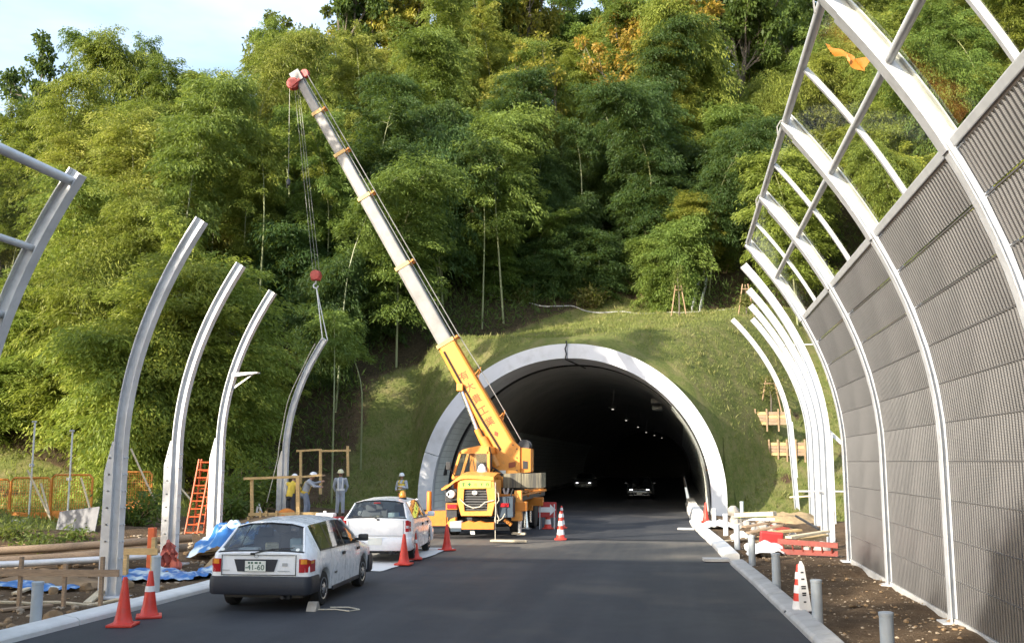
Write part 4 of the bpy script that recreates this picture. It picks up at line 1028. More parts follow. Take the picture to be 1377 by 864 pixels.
# ------------------------------------------------------------------ cars
def text_mesh(s, size, m, depth=0.004):
    cu = bpy.data.curves.new('lettering', 'FONT'); cu.body = s; cu.size = size; cu.align_x = 'CENTER'; cu.align_y = 'CENTER'; cu.extrude = depth
    o = bpy.data.objects.new('lettering', cu); COL.objects.link(o)
    bpy.context.view_layer.update()
    me = bpy.data.meshes.new_from_object(o.evaluated_get(bpy.context.evaluated_depsgraph_get()))
    bpy.data.objects.remove(o); bpy.data.curves.remove(cu); me.materials.clear(); me.materials.append(m); return me
WR = 0.295
def wheel(parent, x, y, side, name='wheel'):
    w = link(name, MB().lathe([(WR * .60, -.085), (WR * .82, -.095), (WR * .96, -.08), (WR, -.045), (WR, .045), (WR * .96, .08), (WR * .82, .095), (WR * .60, .085)], n=28, axis='X').mesh('tyre', True, 50), M['black'], parent, (x, y, WR))
    mb = MB(); s = side
    mb.lathe([(WR * .64, s * .07), (WR * .63, s * .092), (WR * .55, s * .085), (WR * .50, s * .07), (WR * .22, s * .098), (WR * .18, s * .105), (.001, s * .105)], n=24, axis='X')
    obj('hubcap', mb, M['hub'], w, True)
    mb = MB()
    for k in range(9):
        a = 2 * PI * k / 9; mb.box((s * .083, math.cos(a) * WR * .40, math.sin(a) * WR * .40), (.03, .022, .05), Matrix.Rotation(a + PI / 2, 3, 'X'))
    obj('hub_slot', mb, M['dark_trim'], w)
    return w
def car(label, group, loc, heading, style, paint, bumper_mat):
    """body lofted from cross sections; glass, doors and trim are faces or parts of their own. +y is forward"""
    root = thing('parked_wagon' if style != 'sedan' else 'oncoming_car', label, 'car', loc, heading, group)
    if style == 'wagon':       # y, half width mid, belt z, belt w, roof edge z, roof edge w, crown z
        K = [(-2.08, .755, .93, .715, .945, .665, .965), (-2.03, .82, .945, .775, .965, .715, .99), (-1.60, .845, .95, .81, 1.345, .575, 1.42), (-1.40, .845, .95, .815, 1.38, .59, 1.46), (-.3, .85, .935, .82, 1.40, .605, 1.485),
             (.45, .85, .92, .82, 1.375, .59, 1.455), (1.22, .845, .90, .80, .945, .72, 1.00), (1.9, .82, .80, .76, .825, .66, .86), (2.1, .74, .66, .70, .68, .62, .70)]
        hatch, shield = (-2.03, -1.60), (.45, 1.22); side_win = [(-1.48, -.86), (-.80, -.03), (.04, 1.05)]; ax = (-1.24, 1.36)
    elif style == 'wagon2':
        K = [(-2.06, .76, .99, .73, 1.00, .69, 1.015), (-2.0, .82, 1.00, .785, 1.02, .73, 1.04), (-1.60, .845, 1.0, .80, 1.36, .60, 1.43), (-1.40, .845, .99, .81, 1.385, .61, 1.46), (-.3, .85, .96, .815, 1.405, .62, 1.485),
             (.35, .85, .94, .815, 1.385, .61, 1.46), (1.15, .845, .92, .80, .96, .72, 1.01), (1.85, .82, .82, .76, .845, .66, .88), (2.05, .74, .68, .70, .70, .62, .72)]
        hatch, shield = (-2.0, -1.60), (.35, 1.15); side_win = [(-1.42, -.86), (-.80, -.03), (.04, .98)]; ax = (-1.22, 1.33)
    else:
        K = [(-2.2, .76, .86, .72, .88, .66, .90), (-2.1, .82, .90, .78, .925, .72, .95), (-1.5, .845, .92, .80, .96, .72, 1.0), (-.95, .85, .93, .81, 1.32, .58, 1.38), (-.3, .85, .92, .82, 1.36, .60, 1.43),
             (.3, .85, .91, .82, 1.34, .59, 1.41), (1.1, .845, .89, .80, .93, .72, .98), (1.95, .82, .76, .76, .78, .66, .82), (2.2, .72, .62, .68, .64, .60, .66)]
        hatch, shield = (-1.5, -.95), (.3, 1.1); side_win = [(-.9, -.05), (.02, .95)]; ax = (-1.3, 1.38)
    def par(y):
        for a, b in zip(K, K[1:]):
            if y <= b[0] + 1e-9:
                t = (y - a[0]) / (b[0] - a[0]); return [lerp(a[i], b[i], t) for i in range(1, 7)]
        return list(K[-1][1:])
    RA = WR + .055
    ys = {k[0] for k in K} | {v for w in side_win for v in w}
    for a in ax: ys |= {a + d for d in (-RA - .004, -RA, -.33, -.28, -.2, -.1, 0, .1, .2, .28, .33, RA, RA + .004)}
    gaps = [(-.86 if style != 'sedan' else -.96), .0, side_win[-1][1] + .04]
    for g in gaps: ys |= {g - .006, g + .006}
    ys = sorted(round(y, 4) for y in ys); ys = [y for i, y in enumerate(ys) if i == 0 or y - ys[i - 1] > .002]
    def ring(y):
        wm, zb, wb, zr, wr, zt = par(y); arch_z = 0
        for a in ax:
            d = abs(y - a)
            if d <= RA: arch_z = WR + math.sqrt(max(0, RA * RA - d * d))
        z1 = max(.20, arch_z); end = 1 if (y < K[1][0] - .001 or y > K[-2][0] + .001) else 0
        zlo = .24 if not end else .30
        if y < ax[0] - RA or y > ax[1] + RA: zlo = .38
        z1 = max(z1, zlo if arch_z == 0 else z1)
        z2 = max(.50, z1 + .02); z3 = min(max(.72, z2 + .03), zb - .02)
        return [(wm - .14, z1), (wm - .012, z1 + .004), (wm, z2), (wm - .004, z3), (wb, zb), (wr, zr), (wr * .62, lerp(zr, zt, .72)), (0, zt)]
    parts = {k: MB() for k in ('body', 'door_rear', 'door_front', 'gap', 'side_window', 'rear_window', 'windscreen')}
    wins = [MB() for _ in side_win]
    for i in range(len(ys) - 1):
        y0, y1 = ys[i], ys[i + 1]; ym = (y0 + y1) / 2; A, B = ring(y0), ring(y1)
        for s in (1, -1):
            for b in range(7):
                q = [Vector((s * A[b][0], y0, A[b][1])), Vector((s * A[b + 1][0], y0, A[b + 1][1])), Vector((s * B[b + 1][0], y1, B[b + 1][1])), Vector((s * B[b][0], y1, B[b][1]))]
                if (q[0] - q[1]).length < 1e-5 and (q[2] - q[3]).length < 1e-5: continue
                d = 'body'
                wi = next((k for k, w in enumerate(side_win) if w[0] < ym < w[1]), None)
                if b == 4 and wi is not None: d = ('w', wi)
                elif b == 4 and side_win[0][0] < ym < side_win[-1][1]: d = 'gap'
                elif b in (5, 6) and hatch[0] < ym < hatch[1]: d = 'rear_window'
                elif b in (5, 6) and shield[0] < ym < shield[1]: d = 'windscreen'
                elif b in (1, 2, 3) and any(abs(ym - g) < .006 for g in gaps): d = 'gap'
                elif b in (1, 2, 3) and gaps[0] < ym < gaps[1]: d = 'door_rear'
                elif b in (1, 2, 3) and gaps[1] < ym < gaps[2]: d = 'door_front'
                t = wins[d[1]] if isinstance(d, tuple) else parts[d]
                t.add(q, [(0, 1, 2, 3)])
    for e, y in ((0, ys[0]), (1, ys[-1])):                                # end caps
        r = ring(y); vs = [Vector((x, y, z)) for x, z in r] + [Vector((-x, y, z)) for x, z in r[-2::-1]]
        parts['body'].add(vs, [tuple(range(len(vs)))])
    def solid(name, mb, m, p=root, ang=50):
        me = bpy.data.meshes.new(name); me.from_pydata(mb.v, [], mb.f); bm = bmesh.new(); bm.from_mesh(me); bmesh.ops.remove_doubles(bm, verts=bm.verts, dist=.0008)
        bmesh.ops.recalc_face_normals(bm, faces=list(bm.faces)); bm.to_mesh(me); bm.free()
        for q in me.polygons: q.use_smooth = True
        me.set_sharp_from_angle(angle=R(ang)); return link(name, me, m, p)
    body = solid('body', parts['body'], paint)
    def halves(mb):
        for s in (1, -1):
            h = MB()
            for f in mb.f:
                q = [mb.v[i] for i in f]
                if sum(p[0] for p in q) * s > 0: h.add(q, [tuple(range(len(q)))])
            yield h
    for nm, key in (('rear_door', 'door_rear'), ('front_door', 'door_front')):
        for h in halves(parts[key]): solid(nm, h, paint)
    for s in (1, -1):
        for g in gaps[1:]:
            y = g - (.13 if g == gaps[1] else .20); wm = par(y)[0]
            obj('door_handle', MB().bbox((s * (wm + .004), y - (0 if g == gaps[1] else .0), .80), (.03, .15, .055), .012), M['dark_trim'], root)
    solid('door_gap', parts['gap'], M['dark_trim'])['kind'] = 'stuff'
    for w in wins:
        for h in halves(w): solid('side_window', h, M['car_glass'])
    solid('rear_window', parts['rear_window'], M['car_glass']); solid('windscreen', parts['windscreen'], M['car_glass'])
    # pillars and window surrounds
    for s in (1, -1):
        mb = MB(); a, c = ring(shield[0])[5], ring(shield[1])[5]; mb.tube([(s * a[0], shield[0], a[1]), (s * (a[0] + c[0]) / 2, sum(shield) / 2, (a[1] + c[1]) / 2), (s * c[0], shield[1], c[1])], .028, 6); obj('pillar', mb, paint, root, True); mb = MB()
        a, c = ring(hatch[0])[5], ring(hatch[1])[5]; mb.tube([(s * a[0], hatch[0], a[1]), (s * c[0], hatch[1], c[1])], .022, 6); obj('pillar', mb, paint, root, True)
    mb = MB()
    for s in (1, -1):
        pts = [Vector((s * (ring(y)[4][0] + .004), y, ring(y)[4][1] + .006)) for y in np.linspace(side_win[0][0], side_win[-1][1], 14)]
        mb.tube(pts, .011, 5)
    for y in (hatch[0], ):
        r = ring(y); mb.tube([(s * x, y - .008, z + .004) for s, x, z in [(1, r[5][0], r[5][1]), (1, r[6][0], r[6][1]), (1, 0, r[7][1]), (-1, r[6][0], r[6][1]), (-1, r[5][0], r[5][1])]], .013, 5)
    r = ring(hatch[1]); mb.tube([(s * x, hatch[1] - .006, z + .004) for s, x, z in [(1, r[5][0], r[5][1]), (1, r[6][0], r[6][1]), (1, 0, r[7][1]), (-1, r[6][0], r[6][1]), (-1, r[5][0], r[5][1])]], .012, 5)
    obj('window_rubber', mb, M['dark_trim'], root, True)
    # underside, wheel housings, wheels
    ub = MB().box((0, .0, .34), (1.30, 3.7, .28)); ub.box((0, 0, .62), (1.24, 3.6, .3)); obj('underbody', ub, M['dark_trim'], root)
    obj('exhaust', MB().tube([(.38, -1.2, .24), (.38, -2.06, .235)], .028, 8).bbox((.38, -1.72, .25), (.18, .42, .14), .04), M['machine_dark'], root, True)
    for a in ax:
        for s in (1, -1): wheel(root, s * .735, a, s)
    # seats
    mb = MB()
    for y, xs in ((.35, (-.36, .36)), (-.60, (-.36, .36))):
        for x in xs:
            mb.bbox((x, y + .15, .62), (.5, .5, .18), .05); mb.bbox((x, y - .16, .90), (.48, .14, .52), .05, Matrix.Rotation(R(-14), 3, 'X')); mb.bbox((x, y - .22, 1.22), (.26, .09, .16), .03)
    if style != 'sedan':
        rc = random.Random(len(style))
        for k, (x, y, z, w, h, c_) in enumerate(((-.45, -1.35, .86, .34, .24, 'white'), (.02, -1.45, .82, .3, .2, 'tarp'), (.42, -1.3, .88, .3, .3, 'white'), (-.15, -1.1, .98, .22, .14, 'wood_pale'), (.25, -1.0, 1.02, .2, .2, 'tarp'))):
            obj('cargo', MB().bbox((x, y, z), (w, .26, h), .03, R(rc.uniform(-25, 25))), M[c_], root)
    obj('seats', mb, M['seat'], root, True)
    obj('dashboard', MB().bbox((0, .95, .84), (1.3, .4, .2), .05), M['seat'], root)
    obj('steering_wheel', MB().tube([(.36 + .17 * math.cos(t), .70 + .04 * math.sin(t), .92 + .16 * math.sin(t)) for t in np.linspace(0, 2 * PI, 17)], .014, 6), M['dark_trim'], root, True)
    # mirrors
    ym = side_win[-1][1] - .14
    for s in (1, -1): obj('wing_mirror', MB().bbox((s * (par(ym)[2] + .13), ym, 1.0), (.19, .10, .13), .035).bar((s * (par(ym)[2] - .03), ym + .02, .96), (s * (par(ym)[2] + .1), ym, .97), .05), M['dark_trim'] if style == 'wagon' else paint, root, True)
    yr = K[0][0]
    def wrap(y_side, z0, z1, off, thick, x_in=None):
        """path round a rear corner, extruded in z"""
        return None
    # bumpers: profile carried round the corners
    def bumper(name, yend, sgn, yside, z0, z1, m):
        w = .852; rc_ = .13; half = []
        y0 = yend - sgn * rc_
        for k in range(6): half.append(Vector((w, lerp(yside, y0, k / 5), 0)))
        for k in range(1, 7): a_ = k / 6 * PI / 2; half.append(Vector((w - rc_ + rc_ * math.cos(a_), y0 + sgn * rc_ * math.sin(a_), 0)))
        for k in range(1, 6): x_ = lerp(w - rc_, 0, k / 5); half.append(Vector((x_, yend + sgn * .035 * (1 - (x_ / w) ** 2), 0)))
        path = half + [Vector((-p.x, p.y, 0)) for p in half[-2::-1]]
        sec = [(-.02, z0), (.0, z0 + .03), (.008, (z0 + z1) / 2), (.004, z1 - .05), (-.012, z1), (-.09, z1 + .004), (-.09, z0)]
        rings = []
        for i, p in enumerate(path):
            tdir = (path[min(i + 1, len(path) - 1)] - path[max(i - 1, 0)]).normalized(); out = Vector((tdir.y, -tdir.x, 0)) * (-1 if sgn < 0 else 1)
            rings.append([p + out * a + Vector((0, 0, z)) for a, z in sec])
        return obj(name, MB().loft(rings), m, root, True, angle=35)
    bumper('rear_bumper', yr - .045, -1, ax[0] - RA - .01, .28, .575, bumper_mat)
    bumper('front_bumper', K[-1][0] + .02, 1, ax[1] + RA + .01, .24, .58, bumper_mat)
    def corner_lamp(name, s, z0, z1, xin, yside, m, grow=.012):
        wm0, wm1 = par(yr)[0], par(yr + .05)[0]
        path = [(s * xin, yr - grow), (s * (wm0 - .03), yr - grow), (s * (wm0 + .022), yr + .012), (s * (wm1 + .008), yr + .07), (s * (par(yside)[0] + .007), yside)]
        inn = [(x * .96, y + .03) for x, y in path]
        rings = [[Vector((x, y, z0)), Vector((x, y, z1 - (.03 if k > 2 else 0))), Vector((p[0], p[1], z1 - (.03 if k > 2 else 0))), Vector((p[0], p[1], z0))] for k, ((x, y), p) in enumerate(zip(path, inn))]
        return obj(name, MB().loft(rings), m, root, True, angle=25)
    if style == 'wagon':
        for s in (1, -1):
            t = corner_lamp('tail_lamp', s, .645, .865, .66, yr + .27, M['red_lens']); corner_lamp('indicator_lens', s, .78, .855, .685, yr + .22, M['amber'], .016)
        obj('plate_recess', MB().prism([(-.43, .855), (.30, .855), (.24, .655), (-.37, .655)], yr - .012, yr + .02), M['bumper'], root)
        pl = obj('number_plate', MB().bbox((-.065, yr - .030, .745), (.345, .014, .17), .006), M['plate'], root)
        link('plate_number', text_mesh('41-60', .125, M['plate_ink'], .002), None, pl, (-.055, yr - .0395, .722), (PI / 2, 0, 0))
        obj('plate_strokes', MB().box((-.17, yr - .0385, .80), (.035, .003, .03)).box((-.12, yr - .0385, .80), (.035, .003, .03)).box((-.05, yr - .0385, .80), (.05, .003, .03)).box((.015, yr - .0385, .80), (.03, .003, .03)).box((-.215, yr - .0385, .72), (.02, .003, .02)), M['plate_ink'], pl)
        mb = MB()
        for x in (-.635, .60): mb.box((x, yr - .006, .76), (.010, .016, .34))
        mb.box((-.02, yr - .006, .60), (1.24, .016, .012)); mb.box((-.02, yr - .010, .925), (1.2, .012, .008))
        obj('tailgate_gap', mb, M['dark_trim'], root)
        obj('rear_wiper', MB().bar((-.10, -2.10, .955), (.20, -2.03, 1.02), .018).bar((.20, -2.03, 1.02), (.52, -1.995, 1.035), .012).bar((-.02, -2.075, .985), (.55, -1.985, 1.045), .010).bbox((-.12, -2.10, .945), (.07, .04, .04), .01), M['dark_trim'], root)
        mb = MB()
        for x, z, w in ((-.56, .675, .12), (.40, .665, .20), (-.55, .585, .11)): mb.box((x, yr - .0095, z), (w, .006, .014))
        mb.bbox((.42, yr - .010, .77), (.09, .008, .05), .003)
        mb.tube([(-.06 + .035 * math.cos(t), yr - .012, .905 + .02 * math.sin(t)) for t in np.linspace(0, 2 * PI, 13)], .006, 5)
        obj('model_badge', mb, M['grey_metal'], root)
        for x in (.60, -.66): obj('round_sticker', MB().lathe([(.001, -.002), (.034, -.002), (.034, .002), (.001, .002)], n=14, axis='Y'), M['plate'], root, False, (x, -2.005, 1.008), (R(-46), 0, 0))
        for s in (1, -1): obj('sill_strip', MB().bbox((s * .846, .06, .245), (.03, 1.75, .07), .01), M['bumper'], root)
        obj('body_mark', MB().box((.853, -.62, .50), (.004, .16, .03)), M['dark_trim'], root)
    elif style == 'wagon2':
        for s in (1, -1):
            t = corner_lamp('tail_lamp', s, .72, .985, .72, yr + .12, M['red_lens']); corner_lamp('reversing_lens', s, .80, .86, .735, yr + .08, M['clear_lens'], .016)
        pl = obj('number_plate', MB().bbox((0, yr - .09, .50), (.33, .012, .165), .006), M['plate'], root)
        mb = MB()
        for x in (-.66, .66): mb.box((x, yr - .006, .80), (.010, .016, .34))
        mb.box((0, yr - .006, .625), (1.32, .016, .012)); obj('tailgate_gap', mb, M['grey_metal'], root)
        obj('rear_wiper', MB().bar((.04, -2.06, 1.01), (-.16, -2.0, 1.09), .018).bar((-.02, -2.04, 1.05), (-.58, -1.97, 1.075), .012).bbox((.05, -2.06, 1.0), (.07, .04, .04), .01), M['dark_trim'], root)
        b = obj('beacon', MB().lathe([(.075, 0), (.085, .02), (.085, .05), (.08, .10), (.06, .15), (.03, .172), (.001, .178)], n=18), M['amber'], root, True, (.42, -.75, 1.462))
        obj('beacon_base', MB().lathe([(.10, -.035), (.10, .012), (.07, .02)], n=18), M['dark_trim'], b)
        obj('window_label', MB().box((-.05, -1.665, 1.375), (.16, .012, .03), Matrix.Rotation(R(-40), 3, 'X')), M['red'], root)
    yf = K[-1][0]
    for s in (1, -1):
        hl = obj('headlamp', MB().loft([[Vector((s * x, y, z)) for x, y, z in r_] for r_ in (((.40, yf + .005, .56), (.40, yf - .03, .665), (.40, yf - .1, .66), (.40, yf - .08, .57)), ((.64, yf - .03, .57), (.64, yf - .08, .68), (.62, yf - .16, .68), (.62, yf - .12, .58)), ((.79, yf - .15, .60), (.79, yf - .2, .70), (.74, yf - .25, .70), (.74, yf - .2, .60)))]), M['clear_lens'], root, True)
        if style == 'sedan': obj('lit_bulb', MB().bbox((s * .53, yf - .0, .615), (.20, .04, .06), .015), M['headlamp'], hl)
    obj('grille', MB().bbox((0, yf + .012, .56), (.62, .04, .12), .015), M['dark_trim'], root)
    if style == 'sedan':
        obj('number_plate', MB().bbox((0, yf + .085, .40), (.33, .012, .165), .006), M['plate'], root)
        obj('bright_strip', MB().bbox((0, yf + .075, .285), (1.3, .02, .03), .006), M['clear_lens'], root)
    return root
car1 = car('white station wagon with dark grey bumper and plate 41-60, parked nearest', None, (-6.88, 17.7, .012), R(3.5), 'wagon', M['car_white'], M['bumper'])
car2 = car('white station wagon with an amber beacon on its roof', None, (-7.42, 25.35, .035), R(6.5), 'wagon2', M['car_white'], M['car_white'])
car1.scale = (1, 1, .965)
o3 = car('dark saloon with lit headlamps driving out of the tunnel', None, (-2.65, 67.8, 0), R(180), 'sedan', M['car_dark'], M['car_dark'])
o4 = car('grey car deep in the dark tunnel, left of the saloon with lit headlamps', None, (-8.2, 88, 0), R(180), 'sedan', M['car_grey'], M['car_grey'])
tag(obj('wheel_chock', MB().prism([(-.12, 0), (.12, 0), (.03, .14), (-.03, .14)], -.08, .08, 'YZ'), M['boulder'], None, loc=(-5.93, 15.9, .013)), 'small brown stone chock by the rear wheel of the nearest wagon', 'chock')
tag(obj('chock_rope', MB().tube([(-5.85, 15.9, .03), (-5.6, 16.0, .026), (-5.3, 15.85, .026), (-5.2, 16.05, .026), (-5.45, 16.25, .026), (-5.75, 16.2, .026)], .011, 6), M['rope'], None, True), 'loop of pale rope on the road by the rear wheel of the nearest wagon', 'rope')
# thin pale layer in concrete tone under and behind the second wagon
def sheet(u, v):
    x = lerp(-9.0, lerp(-6.55, -6.25, v), u); y = lerp(21.6, 27.6, v)
    return (x + .05 * math.sin(v * 13), y, .018 + .012 * (1 + mnoise.noise(Vector((x * 2, y * 2, 0)))))
tag(obj('pale_layer', MB().grid(26, 40, sheet), M['concrete_white'], None, True), 'thin pale layer on the road under the wagon with the beacon', 'sheet')

# ------------------------------------------------------------------ truck crane, facing the camera, boom slewed over its side
Y0 = 31.4
C0 = Vector((-6.40, 33.6, 0))
cr_ = thing('truck_crane', 'yellow truck crane facing the camera with its long boom raised to the left', 'crane', C0)
def cobj(name, mb, m, parent=None, smooth=False, angle=40):
    o = obj(name, mb, m, parent or cr_, smooth, angle=angle)
    o.location = -C0 if parent is None else (0, 0, 0); return o
def Q(px, py, y=Y0): return on_y(px, py, y)
def face(pts, y, d, m=None):
    """solid with the outline of pixel points pts on plane y, depth d behind it"""
    a = [Q(px, py, y) for px, py in pts]
    return MB().loft([a, [Vector((p.x, y + d, p.z)) for p in a]])
# chassis and wheels
cobj('chassis', MB().bbox((-6.4, 35.5, .92), (1.5, 7.6, .34), .03).bbox((-6.4, 35.6, 1.18), (2.3, 7.2, .16), .02), M['machine_dark'])
cobj('deck', MB().bbox((-6.4, 36.0, 1.30), (2.42, 6.4, .07), .01), M['crane_orange'])
for y in (32.9, 36.6, 37.9):
    for s in (1, -1):
        w = obj('wheel', MB().lathe([(.30, -.14), (.44, -.15), (.50, -.12), (.51, -.05), (.51, .05), (.50, .12), (.44, .15), (.30, .14)], n=28, axis='X'), M['black'], cr_, True, Vector((-6.4 + s * 1.02, y, .51)) - C0)
        obj('rim', MB().lathe([(.31, s * .12), (.29, s * .135), (.25, s * .06), (.12, s * .05), (.10, s * .12), (.001, s * .12)], n=20, axis='X'), M['crane_orange'], w, True)
# bonnet: front frame, lime plate, louvred grille, badge
fr_out = [(616, 644), (663.5, 643), (666.5, 672), (661, 693), (620, 693), (614.5, 672)]
fr_in = [(624, 657), (654, 656.5), (656, 672), (655, 686.5), (624.5, 687), (623, 672)]
rings = []
for (a, b), (c, d) in zip(fr_out + fr_out[:1], fr_in + fr_in[:1]):
    p, q = Q(a, b, Y0), Q(c, d, Y0); rings.append([p, q, Vector((q.x, Y0 + .16, q.z)), Vector((p.x, Y0 + .16, p.z))])
cobj('grille_frame', MB().loft(rings, True, False), M['crane_yellow'])
cobj('radiator', face([(622, 655), (656, 655), (658, 689), (622, 689)], Y0 + .14, .1), M['machine_dark'])
for k in range(8):
    yy = 660 + k * 3.5; a, b = Q(623, yy, Y0 + .05), Q(656.5, yy, Y0 + .05)
    cobj('louvre', MB().box(((a.x + b.x) / 2, Y0 + .08, a.z), (b.x - a.x, .07, .016), Matrix.Rotation(R(28), 3, 'X')), M['louvre'])
p = Q(638.5, 662, Y0 + .02)
cobj('badge', MB().tube([(p.x + .075 * math.cos(t), p.y - .03, p.z + .055 * math.sin(t)) for t in np.linspace(0, 2 * PI, 21)], .012, 6).bar((p.x - .03, p.y - .03, p.z - .05), (p.x - .02, p.y - .03, p.z + .05), .015).bar((p.x + .03, p.y - .03, p.z + .05), (p.x + .02, p.y - .03, p.z - .05), .015).bar((p.x - .03, p.y - .03, p.z), (p.x + .03, p.y - .03, p.z), .015), M['white'])
cobj('name_plate', face([(618.5, 646), (660, 645.5), (660, 655), (618.5, 655.5)], Y0 - .02, .03), M['lime'])
mb = MB()
for px in (623, 631, 639, 647, 655):
    c = Q(px, 650.7, Y0 - .03)
    if px == 631: mb.box(c, (.11, .012, .035)).box(c + Vector((0, -.002, 0)), (.035, .012, .11))
    elif px == 623: mb.box(c, (.09, .012, .018)).box(c + Vector((0, .001, .04)), (.10, .01, .018)).box(c + Vector((0, -.002, -.01)), (.018, .012, .10)).box(c + Vector((0, .001, -.05)), (.11, .01, .018))
    elif px == 639: mb.box(c + Vector((0, 0, .02)), (.07, .012, .018)).box(c + Vector((0, 0, -.03)), (.09, .012, .018))
    elif px == 647: mb.box(c + Vector((0, 0, .03)), (.08, .012, .016)).box(c + Vector((0.01, -.002, -.01)), (.018, .012, .08))
    else: mb.box(c + Vector((0, 0, .035)), (.08, .012, .018)).box(c + Vector((-.02, -.002, -.01)), (.018, .012, .07)).box(c + Vector((.03, -.002, -.01)), (.018, .012, .08))
cobj('plate_lettering', mb, M['green_ink'])
# bonnet top: rounded cover sweeping out over the near side headlamp
def hood(u, v):
    x = lerp(Q(594, 655).x, Q(664, 640).x, u); y = lerp(Y0 - .06, Y0 + 1.5, v)
    z = lerp(1.56, 1.93, sm(0, .42, u)) + .05 * math.sin(u * PI) + .10 * sm(0, .5, v)
    return (x, y, z)
mb = MB().grid(20, 8, hood)
mb.grid(20, 2, lambda u, v: (hood(u, 0)[0], hood(u, 0)[1], hood(u, 0)[2] - .12 * v * (1 if u > .3 else .5 + u)))
cobj('bonnet', mb, M['crane_yellow'], None, True, 35)
cobj('engine_box', MB().bbox((-6.42, Y0 + .95, 1.38), (1.05, 1.45, .86), .03), M['crane_yellow'])
cobj('front_wing', face([(597, 657), (614, 657), (614, 672), (600, 672)], Y0 + .10, .9), M['machine_dark'])
cobj('front_wing', face([(600, 683), (614, 683), (614, 695), (600, 695)], Y0 + .18, .5), M['machine_dark'])
for px, r in ((606.5, .13), (602.5, .07)):
    c = Q(px, 664, Y0 + .02); cobj('headlamp', MB().lathe([(.001, -.03), (r * .8, -.03), (r, .0), (r, .10), (.001, .10)], c, 20, 'Y'), M['clear_lens'], None, True)
cobj('front_indicator', face([(601, 677.5), (613.5, 677.5), (613.5, 683), (601, 683)], Y0 + .08, .14), M['red_lens'])
cobj('indicator_bracket', face([(599.5, 676), (615, 676), (615, 684.5), (599.5, 684.5)], Y0 + .12, .14), M['crane_orange'])
# right side of the nose: tool box, lamp, step
cobj('tool_box', face([(671, 668), (689.5, 667), (689.5, 695), (671, 695)], Y0 + .25, .9), M['machine_blue'])
cobj('marker_lamp', face([(672.5, 676), (684, 676), (684, 681), (672.5, 681)], Y0 + .2, .06), M['red_lens'])
cobj('step', face([(679, 697), (688, 704), (686, 707), (677, 700)], Y0 + .2, .25), M['crane_orange'])
# bumper: orange folded beam, white and navy block
cobj('front_bumper', face([(620.5, 703), (630, 699.5), (637, 702), (644, 700), (652, 702.5), (664, 702), (664, 711), (620.5, 711)], Y0 - .25, .28), M['crane_orange'])
cobj('bumper_block', face([(605, 701), (620, 700), (620, 709), (605, 709)], Y0 - .26, .3), M['white'])
cobj('bumper_block', face([(605.5, 709.2), (620, 709.2), (620, 714), (606, 714)], Y0 - .25, .3), M['machine_blue'])
cobj('bumper_block', face([(600, 704), (606, 697), (612, 695), (612, 700.5), (604.8, 701.5), (604.8, 708)], Y0 - .2, .3), M['crane_yellow'])
cobj('tow_tag', face([(632, 713), (638, 713), (638.5, 718), (633, 718)], Y0 - .1, .03), M['plate'])
cobj('axle_beam', MB().bbox((-6.4, 32.9, .5), (1.8, .16, .16), .03), M['machine_dark'])
# looped ropes on the nose
rp = MB()
rp.tube([Q(618, 670, Y0 - .04), Q(626, 678, Y0 - .05), Q(636, 682.5, Y0 - .05), Q(645, 681, Y0 - .05), Q(652, 675, Y0 - .05), Q(664, 672, Y0 - .04)], .017, 6)
rp.tube([Q(666, 648, Y0 - .05), Q(667, 662, Y0 - .08), Q(670, 662, Y0 - .08), Q(671, 672, Y0 - .08), Q(667, 678, Y0 - .08), Q(668, 690, Y0 - .08), Q(671, 697, Y0 - .1), Q(669, 703, Y0 - .1), Q(665, 700, Y0 - .1), Q(667, 690, Y0 - .1)], .016, 6)
rp.tube([Q(666, 652, Y0 - .1), Q(666.5, 680, Y0 - .12), Q(666, 705, Y0 - .15), Q(666, 727, Y0 - .2)], .014, 6)
rp.tube([Q(666, 700, Y0 - .1), Q(672, 699, Y0 - .1), Q(676, 696, Y0 - .05), Q(679, 690, Y0)], .014, 6)
cobj('rope', rp, M['rope'], None, True)
# outriggers: beams, jack columns, rods, pads
cobj('outrigger_beam', face([(572, 687), (600, 686), (600, 706.5), (572, 706.5)], 33.2, .42).bar(Q(598, 697, 33.4), (-6.0, 33.41, .85), .34, .40), M['crane_orange'])
cobj('outrigger_jack', MB().lathe([(.08, 0), (.085, .02), (.085, .66), (.07, .69), (.03, .70)], Q(577, 688, 33.4), 14), M['crane_orange'], None, True)
cobj('outrigger_rod', MB().tube([Q(577, 706, 33.4), Q(577, 716, 33.4)], .055, 10).lathe([(.2, 0), (.2, .05), (.06, .08)], (Q(577, 716, 33.4).x, 33.4, .0), 14), M['chrome'], None, True)
yj = 32.1
cobj('outrigger_jack', face([(692, 659), (701, 659), (701, 699), (692, 699)], yj, .26).bbox(Q(695.5, 694.5, yj + .13), (.33, .3, .24), .02), M['crane_yellow'])
p = Q(699, 699, yj + .13); cobj('outrigger_rod', MB().tube([p, (p.x, p.y, .16)], [.07, .06], 12).lathe([(.17, .08), (.17, .13), (.08, .17)], (p.x, p.y, 0), 16), M['chrome'], None, True)
yk = 36.0
cobj('outrigger_jack', face([(710, 659), (715.5, 659), (715.5, 684), (710, 684)], yk, .24).bbox(Q(710.5, 682, yk + .12), (.34, .3, .20), .02), M['crane_orange'])
p = Q(707.5, 686, yk + .12); cobj('outrigger_rod', MB().tube([p, (p.x, p.y, .05)], [.045, .11], 12).tube([(p.x + .17, p.y, p.z), (p.x + .17, p.y, .25)], .04, 8).lathe([(.20, .0), (.20, .05), (.08, .08)], (p.x, p.y, 0), 14), M['chrome'], None, True)
for y_ in (yj + .13, yk + .12): cobj('outrigger_beam', MB().bbox((-5.6, y_, .98), (1.4, .28, .30), .02), M['crane_orange'])
